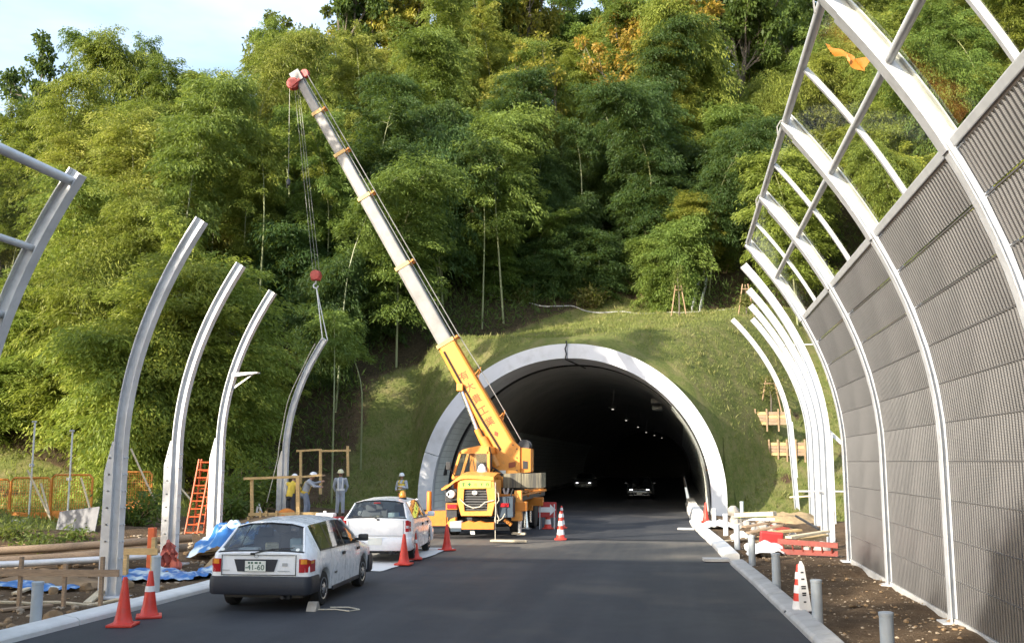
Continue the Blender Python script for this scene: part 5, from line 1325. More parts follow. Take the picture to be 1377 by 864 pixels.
a, b = on_z(659, 729.5, 0), on_z(711, 728.5, 0)
tag(obj('plank', MB().bbox(((a.x + b.x) / 2, a.y + .12, .062), (b.x - a.x, .26, .055), .008), M['wood_pale']), 'pale timber plank on the road under the front crane jack', 'plank')
p = Q(699, 725, yj + .13); tag(obj('jack_pad', MB().bbox((p.x - .02, yj + .06, .118), (.44, .24, .05), .006).bbox((p.x - .02, yj + .06, .145), (.40, .22, .02), .006), M['wood_pale']), 'short timber block stacked on the plank under the crane jack', 'timber block')
# cab with windscreen
cabx = [(609, 641), (611.5, 632), (620.5, 605), (645, 599), (657, 600), (657, 641)]
yc = 32.75
roof = face([(618.5, 609), (621, 604.5), (633, 601), (645, 598.5), (657, 600), (657, 609)], yc, 1.35); cobj('cab_roof', roof, M['crane_yellow'])
lp, rp_ = [Q(609, 642, yc), Q(611, 633, yc), Q(619.5, 607, yc)], [Q(657, 642, yc), Q(657, 607, yc)]
mb = MB(); mb.bar(lp[0], lp[2], .075, .08, (0, 1, 0)); mb.bar(rp_[0], rp_[1], .09, .08, (0, 1, 0)); mb.bar(Q(609, 641, yc), Q(657, 641, yc), .10, .09, (0, 1, 0)); mb.bar(Q(618, 608, yc), Q(657, 608, yc), .07, .08, (0, 1, 0))
for q in (lp[0], rp_[0]): mb.bar(q + Vector((0, .04, 0)), q + Vector((0, 1.3, 0)), .09)
for q, w in ((lp[2], lp[0]), (rp_[1], rp_[0])): mb.bar(q + Vector((0, 1.3, 0)), w + Vector((0, 1.3, 0)), .09, .09, (0, 1, 0))
cobj('cab_frame', mb, M['crane_yellow'])
cobj('cab_side', MB().loft([[Vector((q.x + .02, q.y + dy, q.z)) for dy in (.05, 1.3)] for q in (Q(609, 660, yc), Q(609, 642, yc))], False, False).bbox((-6.65, yc + 1.32, 2.3), (1.05, .06, 1.0), .01), M['crane_yellow'])
cobj('windscreen', MB().loft([[Q(611, 640, yc + .02), Q(656, 640, yc + .02), Q(656, 608.5, yc + .02), Q(619.5, 608.5, yc + .02)], [Q(611, 640, yc + .03), Q(656, 640, yc + .03), Q(656, 608.5, yc + .03), Q(619.5, 608.5, yc + .03)]]), M['car_glass'])
cobj('cab_base', MB().bbox((-6.72, yc + .65, 1.62), (1.15, 1.3, .55), .03), M['crane_yellow'])
cobj('cab_seat', MB().bbox((-6.62, yc + .95, 2.35), (.5, .14, .75), .05).bbox((-6.62, yc + .7, 2.0), (.5, .5, .15), .05), M['seat'], None, True)
cobj('wiper', MB().bar(Q(628, 639, yc - .03), Q(634, 617, yc - .03), .02).bar(Q(640, 639, yc - .03), Q(636, 618, yc - .03), .02), M['dark_trim'])
cobj('white_cloth', MB().lathe([(.02, 0), (.16, .03), (.20, .12), (.14, .24), (.12, .34), (.05, .42), (.001, .44)], Q(648, 641, yc - .12), 12), M['white'], None, True)
# slewing upper: turret cheeks, counterweight, winch box
cobj('slew_ring', MB().lathe([(.62, 1.32), (.66, 1.36), (.66, 1.5), (.6, 1.54)], (-5.95, 34.2, 0), 28), M['machine_dark'], None, True)
cobj('turret', face([(655, 645), (657, 632), (668, 610), (690, 592), (699, 600), (699, 636), (690, 644)], 33.85, .12), M['crane_yellow'])
cobj('turret', face([(655, 645), (657, 632), (668, 610), (690, 592), (699, 600), (699, 636), (690, 644)], 34.55, .12), M['crane_yellow'])
cobj('turret_bed', MB().bbox((-5.75, 34.25, 1.72), (1.3, .95, .40), .03), M['crane_yellow'])
wb = [Q(699, 601, 34.0), Q(713.5, 601, 34.0), Q(713.5, 634, 34.0), Q(699, 634, 34.0)]
cobj('winch_box', face([(699, 601), (713.5, 603), (713.5, 634), (699, 636)], 33.92, .68), M['crane_orange'])
cobj('winch_opening', face([(703, 619), (709.5, 620), (709.5, 630), (703, 630)], 33.90, .05), M['dark_trim'])
cobj('winch_drum', MB().lathe([(.2, -.3), (.2, -.27), (.13, -.26), (.13, .26), (.2, .27), (.2, .3)], Q(706, 599, 34.25), 18, 'Y'), M['machine_dark'], None, True)
for a, b in ((676.5, 701), (701.6, 728)):
    o = cobj('counterweight', face([(a, 636.5), (b, 635.5), (b, 655.5), (a, 655.5)], 33.2, 1.1), M['counter'])
cobj('hook_bracket', MB().bar(Q(677, 656, 33.1), Q(680, 667, 33.1), .06).bar(Q(684, 656, 33.1), Q(681, 667, 33.1), .06).bar(Q(680.5, 664, 33.1), Q(680.5, 671, 33.1), .09), M['steel'])
# hoses, mirror, handrails, plates: the small things that make a machine
cobj('hydraulic_hose', MB().tube([Q(657, 640, 33.7), Q(662, 628, 33.6), Q(668, 631, 33.55), Q(676, 640, 33.6)], .03, 6).tube([Q(659, 642, 33.7), Q(665, 632, 33.6), Q(672, 634, 33.55), Q(680, 642, 33.6)], .03, 6), M['black'], None, True)
cobj('hydraulic_hose', MB().tube([Q(690, 657, 32.0), Q(686, 668, 31.9), Q(689, 680, 31.9), Q(692, 690, 32.0)], .025, 6), M['black'], None, True)
cobj('side_mirror', MB().bar(Q(612, 640, 32.7), Q(604, 628, 32.5), .025).bbox(Q(603, 626, 32.5), (.16, .04, .26), .02), M['dark_trim'])
cobj('handrail', MB().tube([Q(658, 600, 32.9), Q(661, 612, 32.9), Q(661, 630, 32.9)], .018, 6), M['dark_trim'], None, True)
cobj('warning_plate', face([(672, 632), (680, 632), (680, 637), (672, 637)], 33.83, .01), M['plate'])
cobj('warning_plate', face([(684, 622), (693, 620), (693, 627), (684, 629)], 33.83, .01), M['boom_red'])
cobj('cover_bolts', (lambda mb: [mb.lathe([(.022, -.02), (.022, .02), (.001, .021)], Q(x, y, 33.84), 6, 'Y') for x, y in ((660, 638), (666, 640), (690, 598), (695, 603), (695, 615), (695, 632), (687, 640), (676, 642))] and mb)(MB()), M['machine_dark'])['kind'] = 'stuff'
cobj('deck_rail', MB().bar((-5.22, 33.2, 1.42), (-5.22, 38.6, 1.42), .05).bar((-5.22, 34.6, 1.2), (-5.22, 34.6, 1.42), .05).bar((-5.22, 37.6, 1.2), (-5.22, 37.6, 1.42), .05), M['crane_orange'])
cobj('mudguard', MB().bbox((-5.38, 32.9, 1.1), (.36, 1.1, .05), .015).bbox((-7.42, 32.9, 1.1), (.36, 1.1, .05), .015), M['machine_dark'])
# boom: five telescoping boxes in the plane y = 34.25
YB = 34.25
B0, B1 = Q(688.5, 619, YB), Q(400.5, 104, YB)
bd = (B1 - B0).normalized(); bn = Vector((bd.z, 0, -bd.x))             # bn points to the upper side (right and up)
BL = (B1 - B0).length
def bpt(t, up_=0.0, y=0.0): return B0 + bd * (t * BL) + bn * up_ + Vector((0, y, 0))
def tpix(py): return (619 - py) / (619 - 104.0)
def bsec(name, t0, t1, h0, h1, w, m, inset=0.0):
    rings = []
    for t, h in ((t0, h0), (t1, h1)):
        ch = .16 * h
        sec = [(-h/2, -w/2 + ch*.6), (-h/2 + ch, -w/2), (h/2 - ch*.5, -w/2), (h/2, -w/2 + ch*.3), (h/2, w/2 - ch*.3), (h/2 - ch*.5, w/2), (-h/2 + ch, w/2), (-h/2, w/2 - ch*.6)]
        rings.append([bpt(t, u, y) for u, y in sec])
    return cobj(name, MB().loft(rings), m)
TS = [tpix(472), tpix(371), tpix(277), tpix(216), tpix(157), 1.0]
HS = [.62, .52, .45, .40, .35, .32]; WS = [.56, .47, .40, .35, .31, .27]
bs = bsec('boom_base_section', -.005, TS[0], .80, .64, WS[0], M['crane_yellow'])
for k in range(5): bsec('boom_section', TS[k] - .01, TS[k + 1], HS[k + 1], HS[k + 1] - .02, WS[k + 1], M['boom_grey'])
for k in range(5):
    t = TS[k]; h, w = HS[k] + .06, WS[k] + .05
    rings = [[bpt(tt, u, y) for u, y in ((-h/2, -w/2), (h/2, -w/2), (h/2, w/2), (-h/2, w/2))] for tt in (t - .004, t + .004)]
    c = cobj('boom_collar', MB().loft(rings), M['collar'])
    mb = MB().bar(bpt(t, h/2, -w*.3), bpt(t, h/2 + .16, -w*.3), .05).bar(bpt(t, h/2, w*.3), bpt(t, h/2 + .16, w*.3), .05).tube([bpt(t, h/2 + .14, -w*.45), bpt(t, h/2 + .14, w*.45)], .04, 8)
    cobj('rope_guide', mb, M['crane_orange'])
for t in (.09, .195):
    cobj('rope_guide', MB().bar(bpt(t, .34, -.2), bpt(t + .004, .58, -.2), .03).bar(bpt(t, .34, .2), bpt(t + .004, .58, .2), .03).bar(bpt(t + .004, .56, -.28), bpt(t + .004, .56, .28), .03).bar(bpt(t - .012, .36, -.1), bpt(t + .008, .66, -.1), .025), M['crane_orange'])
# upper flange of the base section, its shade painted in as darker orange
cobj('boom_top_plate', MB().loft([[bpt(t, h, y) for h, y in ((.40 - .08 * k + .006, -.27), (.40 - .08 * k + .006, .27), (.40 - .08 * k - .03, .285), (.40 - .08 * k - .03, -.285))] for k, t in ((0, .012), (1, TS[0] - .012))]), M['crane_orange'])
# lettering down the side of the base section
for ch, px, py in (('有', 623.0, 513), ('大', 631.5, 527), ('貴', 639.8, 541.5), ('工', 648.0, 556), ('業', 656.0, 570)):
    t = tpix(py + 2); p = bpt(t, .02, -WS[0] / 2 - .006)
    o = link('lettering', text_mesh(ch, .34, M['boom_red'], .003), None, cr_, p - C0)
    xa = -bn if False else bn; za = Vector((0, -1, 0)); ya = bd
    o.matrix_local = Matrix.Translation(p - C0) @ Matrix((xa, ya, za)).transposed().to_4x4()
cobj('boom_hose', MB().tube([bpt(.02, -.10, -.31), bpt(.10, -.16, -.31), bpt(.2, -.17, -.305), bpt(.27, -.16, -.30)], .018, 6).tube([bpt(.02, -.14, -.31), bpt(.10, -.20, -.31), bpt(.2, -.21, -.305), bpt(.27, -.20, -.30)], .014, 6), M['black'], None, True)
cobj('boom_emblem', MB().loft([[bpt(tpix(y), u, -WS[0] / 2 - d) for y, u in ((590, .02), (586.5, .10), (583, .02), (586.5, -.06))] for d in (.002, .008)]), M['boom_red'])
# derricking cylinders
q0, q1 = Q(668, 625, YB), Q(650, 593, YB)
cobj('lift_cylinder', MB().tube([Q(669, 627, YB - .32), Q(648, 588, YB - .34)], .15, 14).tube([Q(662, 621, YB - .36), Q(641, 577, YB - .36)], .10, 12), M['crane_yellow'], None, True)
cobj('lift_rod', MB().tube([Q(642, 580, YB - .30), Q(619, 520, YB - .25)], .07, 10), M['chrome'], None, True)
cobj('lift_bracket', MB().bbox(Q(620, 521, YB - .18), (.22, .5, .26), .03), M['crane_yellow'])
# boom head, sheaves and ropes
cobj('boom_head', MB().loft([[bpt(t, u, y) for u, y in ((-.20, -.2), (.18, -.2), (.18, .2), (-.20, .2))] for t in (.985, 1.012)]), M['boom_grey'])
def disc(c, r, w): return MB().lathe([(.03, -w), (r * .9, -w), (r, -w * .6), (r * .85, 0), (r, w * .6), (r * .9, w), (.03, w)], c, 18, 'Y')
cobj('head_sheave', disc(Q(394.5, 113, YB - .1), .24, .14), M['head_red'], None, True)
cobj('head_sheave', disc(Q(410, 99.5, YB + .05), .17, .10), M['head_red'], None, True)
cobj('head_cheek', MB().bar(Q(403, 106, YB - .26), Q(391, 116, YB - .26), .10, .05, (0, 1, 0)).bar(Q(403, 106, YB + .2), Q(391, 116, YB + .2), .10, .05, (0, 1, 0)), M['head_red'])
mb = MB()
top = [bpt(0.0, .60, .1), bpt(.095, .60, .1), bpt(.2, .585, .1)] + [bpt(TS[k], HS[k] / 2 + .20, .1) for k in range(5)] + [Q(411, 97, YB + .05)]
mb.tube(top, .011, 5); mb.tube([p + Vector((0.03, -.2, .02)) for p in top], .011, 5)
mb.tube([bpt(TS[k], HS[k] / 2 + .06, 0) for k in range(5)] + [bpt(.99, .2, 0)], .02, 5)
cobj('hoist_rope', mb, M['wire'])
HK = Q(425, 371, 34.7)
mb = MB()
for dx, dy, hx in ((396, -.12, -.08), (399.5, 0, 0.0), (402, .12, .08)): mb.tube([Q(dx, 117, YB + dy), HK + Vector((hx, dy, .18))], .0055, 5)
mb.tube([Q(389.5, 117, YB - .1), Q(387.8, 243, YB - .1)], .0055, 5)
cobj('fall_rope', mb, M['wire'])
cobj('auxiliary_hook', MB().lathe([(.01, -.14), (.06, -.10), (.075, 0), (.06, .1), (.02, .14)], Q(387.8, 245, YB - .1), 12).tube([Q(387.8, 248, YB - .1) + Vector((.07 * math.sin(t), 0, -.06 - .07 * math.cos(t))) for t in np.linspace(2.6, 6.0, 9)], .016, 6), M['machine_dark'], None, True)
hb = cobj('hook_block', MB().bbox(HK, (.34, .26, .36), .06).lathe([(.03, -.16), (.18, -.15), (.20, 0), (.18, .15), (.03, .16)], HK + Vector((0, 0, .02)), 16, 'Y'), M['head_red'], None, True)
cobj('hook', MB().tube([HK + Vector((0, 0, -.16)), HK + Vector((0, 0, -.28))] + [HK + Vector((.09 * math.sin(t), 0, -.37 - .09 * math.cos(t))) for t in np.linspace(PI, 2 * PI + 1.6, 10)], .028, 8), M['steel'], None, True)
# the post being set down, hanging from the hook by a sling
TIP = Q(437, 457, 34.9)
zb = TIP.z - 6.80
hp = thing('hoisted_post', 'curved galvanised post hanging from the red crane hook by a sling', 'post', (TIP.x - prof(6.85), 34.9, zb))
link('beam', ME_L, M['steel'], hp)
obj('splice_plate', MB().prism([(-.30, 0), (-.13, 0), (-.13, 2.75), (-.17, 2.75), (-.30, 2.2)], -.02, .02), M['steel'], hp)
tag(obj('lifting_sling', MB().tube([HK + Vector((0.03, 0, -.46)), TIP + Vector((-.05, -.12, .02)), TIP + Vector((.02, 0, -.05))], .022, 6).tube([HK + Vector((0.03, 0, -.46)), TIP + Vector((.05, .14, .0))], .02, 6), M['vest_white'], None, True), 'white lifting sling between red hook and the hanging post', 'sling')
tag(obj('tag_line', MB().tube([TIP + Vector((-.18 - (prof(6.85) - prof(z)), -.2 - .06 * math.sin(z * 3), z - 6.85)) for z in np.linspace(6.7, 2.6, 16)] + [Vector((TIP.x - prof(6.85) - .35, 34.6, zb + 1.7)), Vector((TIP.x - prof(6.85) - .5, 34.5, zb + .9))], .016, 5), M['rope'], None, True), 'pale guide rope hanging down along the hoisted post', 'rope')
# site cones etc are further below

# ------------------------------------------------------------------ people
def capsule(mb, a, b, ra, rb, n=12):
    a, b = Vector(a), Vector(b); d = b - a; L = d.length
    t = d / L if L > 1e-6 else Vector((0, 0, 1)); u = t.orthogonal().normalized(); w = t.cross(u); rings = []
    for k in range(1, 4):
        s = PI / 2 * (1 - k / 3.0); rings.append((a - t * ra * math.sin(s), ra * math.cos(s)))
    for k in range(0, 3):
        s = PI / 2 * k / 3.0; rings.append((b + t * rb * math.sin(s), rb * math.cos(s)))
    mb.loft([[c + (u * math.cos(2 * PI * q / n) + w * math.sin(2 * PI * q / n)) * r for q in range(n)] for c, r in rings])
def ell(mb, c, r, n=14):
    bm = bmesh.new(); bmesh.ops.create_uvsphere(bm, u_segments=n, v_segments=n // 2 + 1, radius=1)
    bm.verts.index_update(); mb.add([Vector((v.co.x * r[0], v.co.y * r[1], v.co.z * r[2])) + Vector(c) for v in bm.verts], [[v.index for v in f.verts] for f in bm.faces]); bm.free()
def fuse(name, mb, vox, m, parent, it=3):
    """one continuous skin round a set of overlapping forms"""
    me = mb.mesh(name); o = bpy.data.objects.new('fuse', me); COL.objects.link(o)
    r = o.modifiers.new('r', 'REMESH'); r.mode = 'VOXEL'; r.voxel_size = vox; s = o.modifiers.new('s', 'SMOOTH'); s.iterations = it; s.factor = .5
    bpy.context.view_layer.update()
    m2 = bpy.data.meshes.new_from_object(o.evaluated_get(bpy.context.evaluated_depsgraph_get())); bpy.data.objects.remove(o); bpy.data.meshes.remove(me)
    for p in m2.polygons: p.use_smooth = True
    m2.materials.clear(); m2.name = name; return link(name, m2, m, parent)
def person(label, loc, rz, pose, jacket, trousers, helmet, vest=None, vest_kind='braces', hgt=1.72):
    """faces -y in its own frame; pose gives the joints"""
    root = thing('person', label, 'person', loc, rz); root.scale = (hgt / 1.72,) * 3
    P = {k: Vector(v) for k, v in pose.items()}
    hips, chest, neck, head = P['hips'], P['chest'], P['neck'], P['head']
    body = MB(); jk = MB(); tr = MB(); bt = MB()
    capsule(body, hips, chest, .13, .14); capsule(body, chest, neck, .12, .055); capsule(body, neck, head, .052, .055)
    f = P['face'].normalized(); upv = (head - neck).normalized(); sd_ = f.cross(upv).normalized()
    ell(body, head + upv * .05, (.076, .09, .105)); ell(body, head + f * .03 - upv * .035, (.058, .055, .06))
    capsule(body, head + f * .085 + upv * .03, head + f * .105, .010, .016, 8)                       # nose
    for s in (1, -1):
        ell(body, head + sd_ * s * .078 + upv * .02, (.016, .022, .030), 10)                         # ears
        ell(body, head + f * .082 + sd_ * s * .03 + upv * .062, (.026, .012, .010), 8)               # brows
    capsule(body, head + f * .080 - upv * .035 - sd_ * .018, head + f * .080 - upv * .035 + sd_ * .018, .010, .010, 8)   # lips
    for s in ('l', 'r'):
        sh, el, wr, hd = P['sh_' + s], P['el_' + s], P['wr_' + s], P['hand_' + s]
        capsule(body, sh, el, .048, .038); capsule(body, el, wr, .038, .027)
        capsule(jk, chest + (sh - chest) * .75, sh, .085, .075); capsule(jk, sh, el, .070, .056); capsule(jk, el, lerp(el, wr, .93), .058, .044)
        d = (hd - wr).normalized(); ac = d.orthogonal().normalized(); pn = d.cross(ac)
        for k in range(4):
            off = ac * ((k - 1.5) * .021); Lf = (.060, .072, .068, .052)[k]
            k0 = wr + d * .085 + off; k1 = k0 + (d * .8 + pn * .5).normalized() * Lf * .55; k2 = k1 + (d * .25 + pn).normalized() * Lf * .5
            capsule(body, wr + d * .02 + off * .7, k0, .015, .012, 8); capsule(body, k0, k1, .0105, .0095, 8); capsule(body, k1, k2, .0095, .008, 8)
        t0 = wr + d * .03 + ac * .028; t1 = t0 + (ac * .7 + d * .6 + pn * .4).normalized() * .045; capsule(body, t0, t1, .013, .011, 8); capsule(body, t1, t1 + (d + pn * .4).normalized() * .032, .011, .009, 8)
        hp_, kn, an, toe = P['hip_' + s], P['kn_' + s], P['an_' + s], P['toe_' + s]
        capsule(body, hp_, kn, .075, .05); capsule(body, kn, an, .05, .035); capsule(body, an, toe, .035, .03)
        capsule(tr, hp_, kn, .098, .078); capsule(tr, kn, lerp(kn, an, .96), .078, .068)
        capsule(bt, lerp(an, kn, .22), an, .055, .05); capsule(bt, an - Vector((0, 0, .035)), toe, .05, .042); capsule(bt, an + (an - toe).normalized() * .04 - Vector((0, 0, .04)), an - Vector((0, 0, .04)), .042, .042)
    up2 = (chest - hips).normalized()
    capsule(jk, hips - up2 * .03, lerp(hips, chest, .5), .150, .145); capsule(jk, lerp(hips, chest, .5), chest, .145, .155); capsule(jk, chest, lerp(chest, neck, .7), .150, .09)
    capsule(tr, hips + up2 * .05, hips - up2 * .06, .145, .140)
    fuse('body', body, .0085, M['skin'], root, 2); fuse('jacket', jk, .016, jacket, root); fuse('trousers', tr, .016, trousers, root); fuse('boots', bt, .014, M['boot'], root)
    rot = Matrix((sd_, -f, upv)).transposed()
    def hloft(prof_, n=20, fr=1.0):
        mb = MB(); mb.lathe(prof_, (0, 0, 0), n); mb.v = [tuple(rot @ Vector((v[0], v[1] * 1.16 - .005, v[2])) + head) for v in mb.v]; return mb
    hm = obj('helmet', hloft([(.104, .075), (.112, .085), (.110, .12), (.098, .16), (.072, .192), (.035, .208), (.001, .211)]), helmet, root, True)
    br = MB().lathe([(.100, -.008), (.128, -.006), (.128, .004), (.100, .006)], (0, 0, 0), 20); br.v = [tuple(rot @ Vector((v[0], v[1] * 1.2 - (.03 if v[1] < 0 else 0) , v[2] + .082)) + head) for v in br.v]
    obj('helmet_brim', br, helmet, hm, True)
    obj('hair', hloft([(.080, .0), (.088, .04), (.090, .08), (.07, .12)]), M['hair'], root, True) if False else None
    hr = MB(); ell(hr, head - f * .022 + upv * .045, (.080, .085, .085)); obj('hair', hr, M['hair'], root, True)
    for s in (1, -1):
        e = MB(); ell(e, head + f * .083 + sd_ * s * .031 + upv * .042, (.011, .011, .008), 10); obj('eye', e, M['ink'], root, True)
    cs = MB(); cs.tube([head + f * .075 + sd_ * .075 + upv * .06, head + f * .06 + sd_ * .055 - upv * .05, head + f * .04 - upv * .095, head + f * .06 - sd_ * .055 - upv * .05, head + f * .075 - sd_ * .075 + upv * .06], .005, 5); obj('chin_strap', cs, M['dark_trim'], root)
    if vest:
        fr = P['front'].normalized(); sw = fr.cross(up2).normalized(); mb = MB()
        def sfc(a, t, r): return lerp(hips, chest, t) + (fr * math.cos(a) + sw * math.sin(a)) * r
        def band(t, r, w):
            rings = []
            for a in np.linspace(0, 2 * PI, 25):
                rings.append([sfc(a, t, r) + up2 * (-w), sfc(a, t, r) + up2 * w, sfc(a, t, r + .008) + up2 * w, sfc(a, t, r + .008) - up2 * w])
            mb.loft(rings, True, False)
        if vest_kind == 'braces':
            band(.18, .158, .026); band(.05, .160, .014)
            for s in (1, -1):
                for side in (1, -1):
                    pts = [sfc(side * .45 + (0 if s > 0 else PI - 2 * side * .45), .18, .165), sfc(side * .5 + (0 if s > 0 else PI - 2 * side * .5), .65, .168), lerp(chest, neck, .35) + sw * side * .09 + fr * s * .135, lerp(chest, neck, .72) + sw * side * .09 + fr * s * .02 + up2 * .03]
                    for p, q in zip(pts, pts[1:]): mb.bar(p, q, .042, .012, fr)
        else:
            rings = []
            for t, r in ((.02, .158), (.3, .160), (.6, .165), (.9, .170), (1.1, .162)):
                rings.append([sfc(a, t, r) for a in np.linspace(0, 2 * PI, 25)[:-1]])
            mb.loft(rings, True, False)
            for side in (1, -1):
                mb.bar(lerp(chest, neck, .3) + sw * side * .10 + fr * .13, lerp(chest, neck, .75) + sw * side * .10 + up2 * .03, .07, .02, fr); mb.bar(lerp(chest, neck, .3) + sw * side * .10 - fr * .13, lerp(chest, neck, .75) + sw * side * .10 + up2 * .03, .07, .02, fr)
        v = obj('vest', mb, vest, root, True)
        if vest_kind != 'braces':
            mb = MB(); band(.35, .164, .022); band(.75, .172, .02); obj('reflective_band', mb, M['vest_white'], v)
    return root
STAND = dict(hips=(0, 0, .93), chest=(0, .01, 1.26), neck=(0, 0, 1.45), head=(0, -.01, 1.55), face=(0, -1, -.05), front=(0, -1, 0),
    sh_l=(.185, .01, 1.36), el_l=(.26, .06, 1.09), wr_l=(.19, .13, .90), hand_l=(.08, .16, .87), sh_r=(-.185, .01, 1.36), el_r=(-.26, .06, 1.09), wr_r=(-.19, .13, .90), hand_r=(-.08, .16, .87),
    hip_l=(.085, 0, .88), kn_l=(.10, -.03, .48), an_l=(.11, .0, .09), toe_l=(.13, -.17, .04), hip_r=(-.085, 0, .88), kn_r=(-.09, -.02, .48), an_r=(-.12, .02, .09), toe_r=(-.15, -.15, .04))
def pose(**k): d = dict(STAND); d.update(k); return d
p = on_y(457, 690, 38.0); person('worker in grey with cream helmet and pale braces, hands behind the back', (p.x, 38.0, T(p.x, 38.0) + .0), R(16), pose(head=(.0, -.02, 1.55), face=(-.5, -1, -.12)), M['work_grey'], M['work_grey'], M['helmet_cream'], M['vest_white'], 'braces', 1.74)
p = on_y(540, 680, 42.6); person('worker in a yellow vest standing at the left foot of the tunnel ring', (p.x, 42.6, T(p.x, 42.6)), R(-8), pose(face=(.2, -1, -.1), el_l=(.27, -.05, 1.10), wr_l=(.12, -.20, 1.12), hand_l=(.02, -.22, 1.10), el_r=(-.26, -.02, 1.09), wr_r=(-.18, -.20, 1.0), hand_r=(-.10, -.24, .98)), M['work_grey'], M['orange_cloth'], M['helmet_white'], M['vest_yellow'], 'vest', 1.72)
p = on_y(389, 690, 34.0); person('worker in yellow seen from behind, bent toward the hoisted post, white helmet', (p.x, 34.05, T(p.x, 34.0)), R(172), pose(hips=(0, .02, .90), chest=(0, -.10, 1.20), neck=(0, -.18, 1.38), head=(0, -.23, 1.47), face=(.1, -1, -.5), front=(0, -1, -.3), sh_l=(.185, -.14, 1.30), el_l=(.22, -.34, 1.15), wr_l=(.12, -.52, 1.20), hand_l=(.10, -.61, 1.24), sh_r=(-.185, -.14, 1.30), el_r=(-.22, -.32, 1.10), wr_r=(-.12, -.50, 1.10), hand_r=(-.09, -.59, 1.12)), M['vest_yellow'], M['work_dark'], M['helmet_white'], None, 'braces', 1.66)
p = on_y(409, 690, 34.4); person('worker in blue grey with yellow belt leaning to the hoisted post', (p.x, 34.5, T(p.x, 34.5)), R(110), pose(hips=(0, .06, .90), chest=(0, -.06, 1.22), neck=(0, -.15, 1.40), head=(0, -.20, 1.49), face=(0, -1, -.35), front=(0, -1, -.3), sh_l=(.185, -.10, 1.32), el_l=(.24, -.32, 1.25), wr_l=(.12, -.52, 1.32), hand_l=(.09, -.61, 1.35), sh_r=(-.185, -.10, 1.32), el_r=(-.24, -.30, 1.16), wr_r=(-.10, -.50, 1.14), hand_r=(-.07, -.59, 1.15), kn_l=(.10, -.10, .48), an_l=(.11, -.08, .09), toe_l=(.12, -.25, .04)), M['work_grey'], M['work_blue'], M['helmet_white'], M['vest_yellow'], 'braces', 1.70)

# ------------------------------------------------------------------ cones and pipes
def cone(x, y, z, label, kind='red', tilt=0, h=.70, rz=0.0):
    t = thing('traffic_cone', label, 'traffic cone', (x, y, z), rz, 'traffic cones'); t.rotation_euler = (tilt, 0, rz)
    rr = lambda u: lerp(.130, .030, u)
    obj('base', MB().bbox((0, 0, .02), (.38, .38, .04), .015), M['cone_red'] if kind != 'dark' else M['machine_dark'], t)
    obj('body', MB().lathe([(.155, .035), (.145, .055), (rr(0), .07), (rr(.25), h * .25), (rr(.5), h * .5), (rr(.75), h * .75), (rr(.97), h * .97), (.026, h), (.001, h + .003)], n=22), M['cone_red'], t, True)
    for a, b in {'red': (), 'dark': (), 'band': ((.56, .68),), 'striped': ((.18, .36), (.50, .66), (.80, .92)), 'sleeve': ((.12, .30), (.45, .60), (.72, .85))}[kind]:
        obj('band', MB().lathe([(rr(a) + .002, h * a), (rr(a) + .006, h * a), (rr(b) + .006, h * b), (rr(b) + .002, h * b)], n=22), M['cone_white'], t, True)
    return t
Z0 = .013
cone(-8.14, 13.98, Z0, 'plain red cone nearest the camera at the left kerb', rz=.2); cone(-8.19, 14.80, Z0, 'plain red cone second from the camera at the left kerb', 'band', rz=.5)
cone(-6.40, 23.0, Z0 + .02, 'bright red cone beside the rear wheel of the beacon wagon, left of the pair'); cone(-6.50, 24.3, Z0 + .02, 'red cone with pale band beside the beacon wagon, right of the pair', 'band', rz=.3)
cone(-6.33, 27.07, Z0, 'red cone standing between beacon wagon and crane bumper', rz=.7)
cone(-3.73, 31.48, .0, 'red and white banded cone nearest of the group right of the crane', 'striped', h=.86, rz=.1); cone(-4.30, 36.6, Z0, 'red and white banded cone at the back of the group right of the crane', 'striped', h=.80); cone(-4.75, 36.2, Z0, 'red and white banded cone beside the arrow board', 'striped', h=.95)
cone(.92, 39.74, .10, 'lone red cone at the right foot of the tunnel ring', rz=.4, h=.75)
c = cone(1.80, 16.65, T(1.8, 16.65), 'tall cone wrapped in a white printed sleeve on the right verge', 'sleeve', rz=.3, h=.80)
obj('sleeve', MB().loft([[Vector((u * w + .02, -.165 + .12 * z / .8 - d, z)) for u, d in ((-1, 0), (1, 0), (1, .02), (-1, .02))] for z, w in ((.10, .10), (.55, .065), (.78, .045), (.85, .012))]), M['white'], c)
mb = MB()
for z, w in ((.68, .045), (.58, .05), (.47, .075), (.44, .07), (.37, .065), (.34, .06), (.24, .04)): mb.box((.02, -.187 + .12 * z / .8 - .002, z), (w, .006, .022), R(0))
obj('sleeve_print', mb, M['ink'], c)
obj('weight_ring', MB().tube([(.22 * math.cos(a), .22 * math.sin(a), .06) for a in np.linspace(0, 2 * PI, 21)], .03, 6), M['machine_dark'], c, True)
